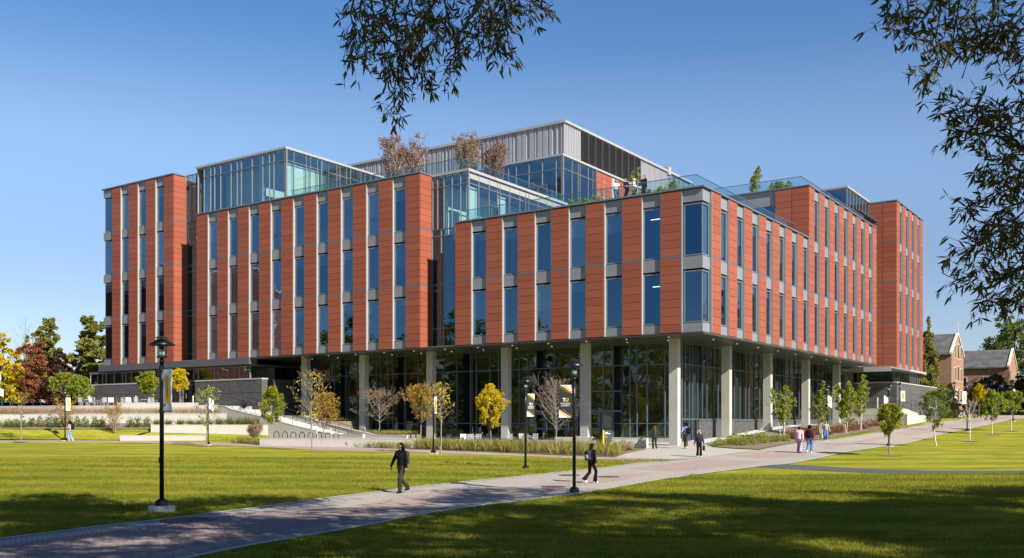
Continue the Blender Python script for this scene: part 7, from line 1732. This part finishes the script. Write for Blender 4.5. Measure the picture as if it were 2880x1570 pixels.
# foreground woman walking towards the left front
J = person('woman with long braids in a black zip jacket and plaid trousers walking on the path', 1130, 1388, 1245.5, 238, dict(vox=.012, skin='brown', face=True, top='black_cloth', pants='plaid', hair='braids', shoes='black_soft', lf=(-.05, .16, .085), rf=(.03, -.36, .17), toeR=-.03, lh=(-.27, .10, .86), rh=(.42, .06, .90), bulk=.016, hem=.95, loose=.008, flare=.024, turn=-25, collar=True, sh=.165, lean=.03, gripR=True))
backpack(J, 'black backpack on the woman with braids in the foreground', 'grey_pack')
held(J, 'hr', 'dark phone held by the woman with braids in the foreground', 'phone', 'phone', lambda o: MB().box(-.04, .04, -.006, .006, -.14, .0).obj('case', 'ink_black', o))
J = person('woman in black flared trousers seen from behind with a grey backpack on the path', 1663, 1360, 1247.7, 38, dict(vox=.013, skin='brown', top='black_soft', pants='black_cloth', hair='long', shoes='white_paint', lf=(-.08, -.33, .17), toeL=-.07, rf=(.07, .16, .085), lh=(-.22, .2, .95), rh=(.32, -.02, .84), flare=.045, loose=0, hem=.98, sh=.17, crop=.0))
backpack(J, 'grey and black backpack with a blue bottle pocket on the woman on the path', 'grey_pack', 'pack_light')
# entrance group
J = person('woman in black with long wavy hair walking towards the glass entrance', 1841, 1263.5, 1198, 95, dict(skin='brown', top='charcoal', pants='charcoal', hair='waist', hairmat='hair_streak', shoes='black_soft', lf=(-.08, .12, .085), rf=(.10, -.18, .11), lh=(-.25, .12, .86), rh=(.28, 0, .88), flare=.03, hem=1.0))
J = person('man in a blue shirt and olive trousers walking towards the glass entrance', 1929, 1263, 1190, 80, dict(fem=False, skin='dark', top='blue_shirt', pants='olive_pants', hair='afro', shoes='tee_grey', lf=(-.06, .16, .085), rf=(.06, -.16, .11), lh=(-.28, .1, .88), rh=(.26, .1, .95), sh=.195, hem=.96))
backpack(J, 'black backpack hanging on the right shoulder of the man in the blue shirt', 'black_soft', side=.17)
J = person('woman in a black hooded sweater and black trousers walking out towards the path', 1966, 1286.5, 1212, 268, dict(skin='brown', face=True, top='dark_plum', pants='black_cloth', hair='short', shoes='white_paint', lf=(-.09, .06, .085), rf=(.09, -.1, .09), lh=(-.30, .05, .85), rh=(.30, .05, .86), flare=.04, hem=.98, bulk=.03, headphones=True, collar=True))
held(J, 'hl', 'small black bag in the hand of the woman with headphones', 'hand_bag', 'bag', lambda o: MB().box(-.06, .06, -.10, .10, -.42, -.12).tube([(0, -.06, -.12), (0, 0, 0), (0, .06, -.12)], .01, 5).obj('bag', 'black_soft', o))
# couple on the path
g_ = None
J = person('person in a pink shirt and lilac trousers walking away on the path', 2248, 1275, 1199.5, 62, dict(fem=False, skin='light', top='pink_shirt', pants='lilac', hair='short', shoes='black_soft', lf=(-.08, .12, .085), rf=(.10, -.22, .10), flare=.05, loose=.02, hem=.90, sh=.19))
J = person('person in a maroon hooded sweater and jeans walking away with a dark backpack', 2277, 1275, 1197.5, 62, dict(fem=False, skin='brown', top='maroon', pants='denim', hair='afro', shoes='white_paint', lf=(-.09, -.28, .16), toeL=-.06, rf=(.08, .12, .085), flare=.03, loose=.015, hem=.92, bulk=.035, sh=.195, collar=True))
backpack(J, 'dark patterned backpack on the person in maroon', 'black_soft')
J = person('young man in a grey t-shirt and loose jeans walking towards the camera beside the birches', 2323, 1241, 1184.5, 255, dict(fem=False, skin='light', face=True, top='tee_grey', pants='denim', hair='short', shoes='white_paint', sleeve=.28, lf=(-.11, .08, .085), rf=(.12, -.06, .09), flare=.04, loose=.02, hem=.95, sh=.19, lh=(-.32, .05, .84), rh=(.3, .05, .86)))
backpack(J, 'black backpack on the young man beside the birches', 'black_soft', size=.95)
J = person('woman in jeans and a tan top walking past the lamp post at the far left', 198, 1239.5, 1184.5, 170, dict(skin='brown', top='tan_knit', pants='denim_light', hair='curly', shoes='white_paint', lf=(-.08, .08, .085), rf=(.08, -.15, .10), flare=.05, hem=1.02, lh=(-.22, .30, 1.05), rh=(.22, .28, 1.05), collar=True, Y=83.5, z=.93))
backpack(J, 'black backpack on the woman in jeans at the far left', 'black_soft')
J = person('person in dark jacket and light jeans going up the left stairs', 685, 0, 0, 150, dict(skin='brown', top='dark_plum', pants='denim_light', hair='short', lf=(-.08, .2, .2), rf=(.08, -.18, .085), Y=90.5, z=2.9, H=1.70, rh=(.26, .2, 1.0)))
backpack(J, 'dark backpack on the person on the left stairs', 'black_soft')
# rooftop group
g_ = 'people standing at the roof terrace railing'
zr = 18.70
J = person('man in a white shirt and grey trousers, leftmost of four people on the roof terrace', 1733, 0, 0, 285, dict(group=g_, Y=C0[1]+1.5*UR[1]+s_at(1733, 1.5)*UL[1], z=zr, H=1.82, fem=False, skin='light', face=True, top='white_shirt', pants='slate_pants', hair='short', lf=(-.13, .04, .085), rf=(.13, 0, .085), lh=(-.08, .22, 1.05), rh=(.14, .2, 1.02), sh=.195, hem=.97, turn=20))
J = person('person in a navy top leaning at the roof railing, second of four', 1764, 0, 0, 215, dict(group=g_, Y=C0[1]+1.5*UR[1]+s_at(1764, 1.5)*UL[1], z=zr, H=1.78, fem=False, skin='light', face=True, top='navy', pants='black_cloth', hair='short', hairmat='hair_brown', sleeve=.3, lf=(-.1, .05, .085), rf=(.1, -.05, .085), lh=(-.2, .35, 1.08), rh=(.12, .33, 1.08), lean=.07, sh=.19))
J = person('blond woman in a pale top and blue jeans on the roof terrace, third of four', 1787, 0, 0, 160, dict(group=g_, Y=C0[1]+1.5*UR[1]+s_at(1787, 1.5)*UL[1], z=zr, H=1.72, skin='light', top='cream_top', pants='denim', hair='bun', hairmat='hair_blond', lf=(-.1, .1, .085), rf=(.1, -.1, .085), lh=(-.15, .34, 1.15), rh=(.15, .34, 1.18), lean=.06, hem=1.02))
J = person('woman with long dark hair in black at the roof railing, rightmost of four', 1813, 0, 0, 230, dict(group=g_, Y=C0[1]+1.5*UR[1]+s_at(1813, 1.5)*UL[1], z=zr, H=1.8, skin='light', face=True, top='black_soft', pants='dark_plum', hair='long', lf=(-.1, .03, .085), rf=(.1, -.03, .085), lh=(-.12, .33, 1.1), rh=(.1, .32, 1.1), lean=.05, bulk=.03))
held(J, 'hl', 'dark coat held over the railing by the people on the roof', 'coat', 'coat', lambda o: MB().add([(-.1, 0, 0), (.1, 0, 0), (.14, .03, -.5), (-.14, .03, -.5), (-.1, .05, 0), (.1, .05, 0), (.14, .09, -.5), (-.14, .09, -.5)], [(0, 1, 2, 3), (7, 6, 5, 4), (0, 4, 5, 1), (1, 5, 6, 2), (2, 6, 7, 3), (3, 7, 4, 0)]).obj('coat', 'navy', o))
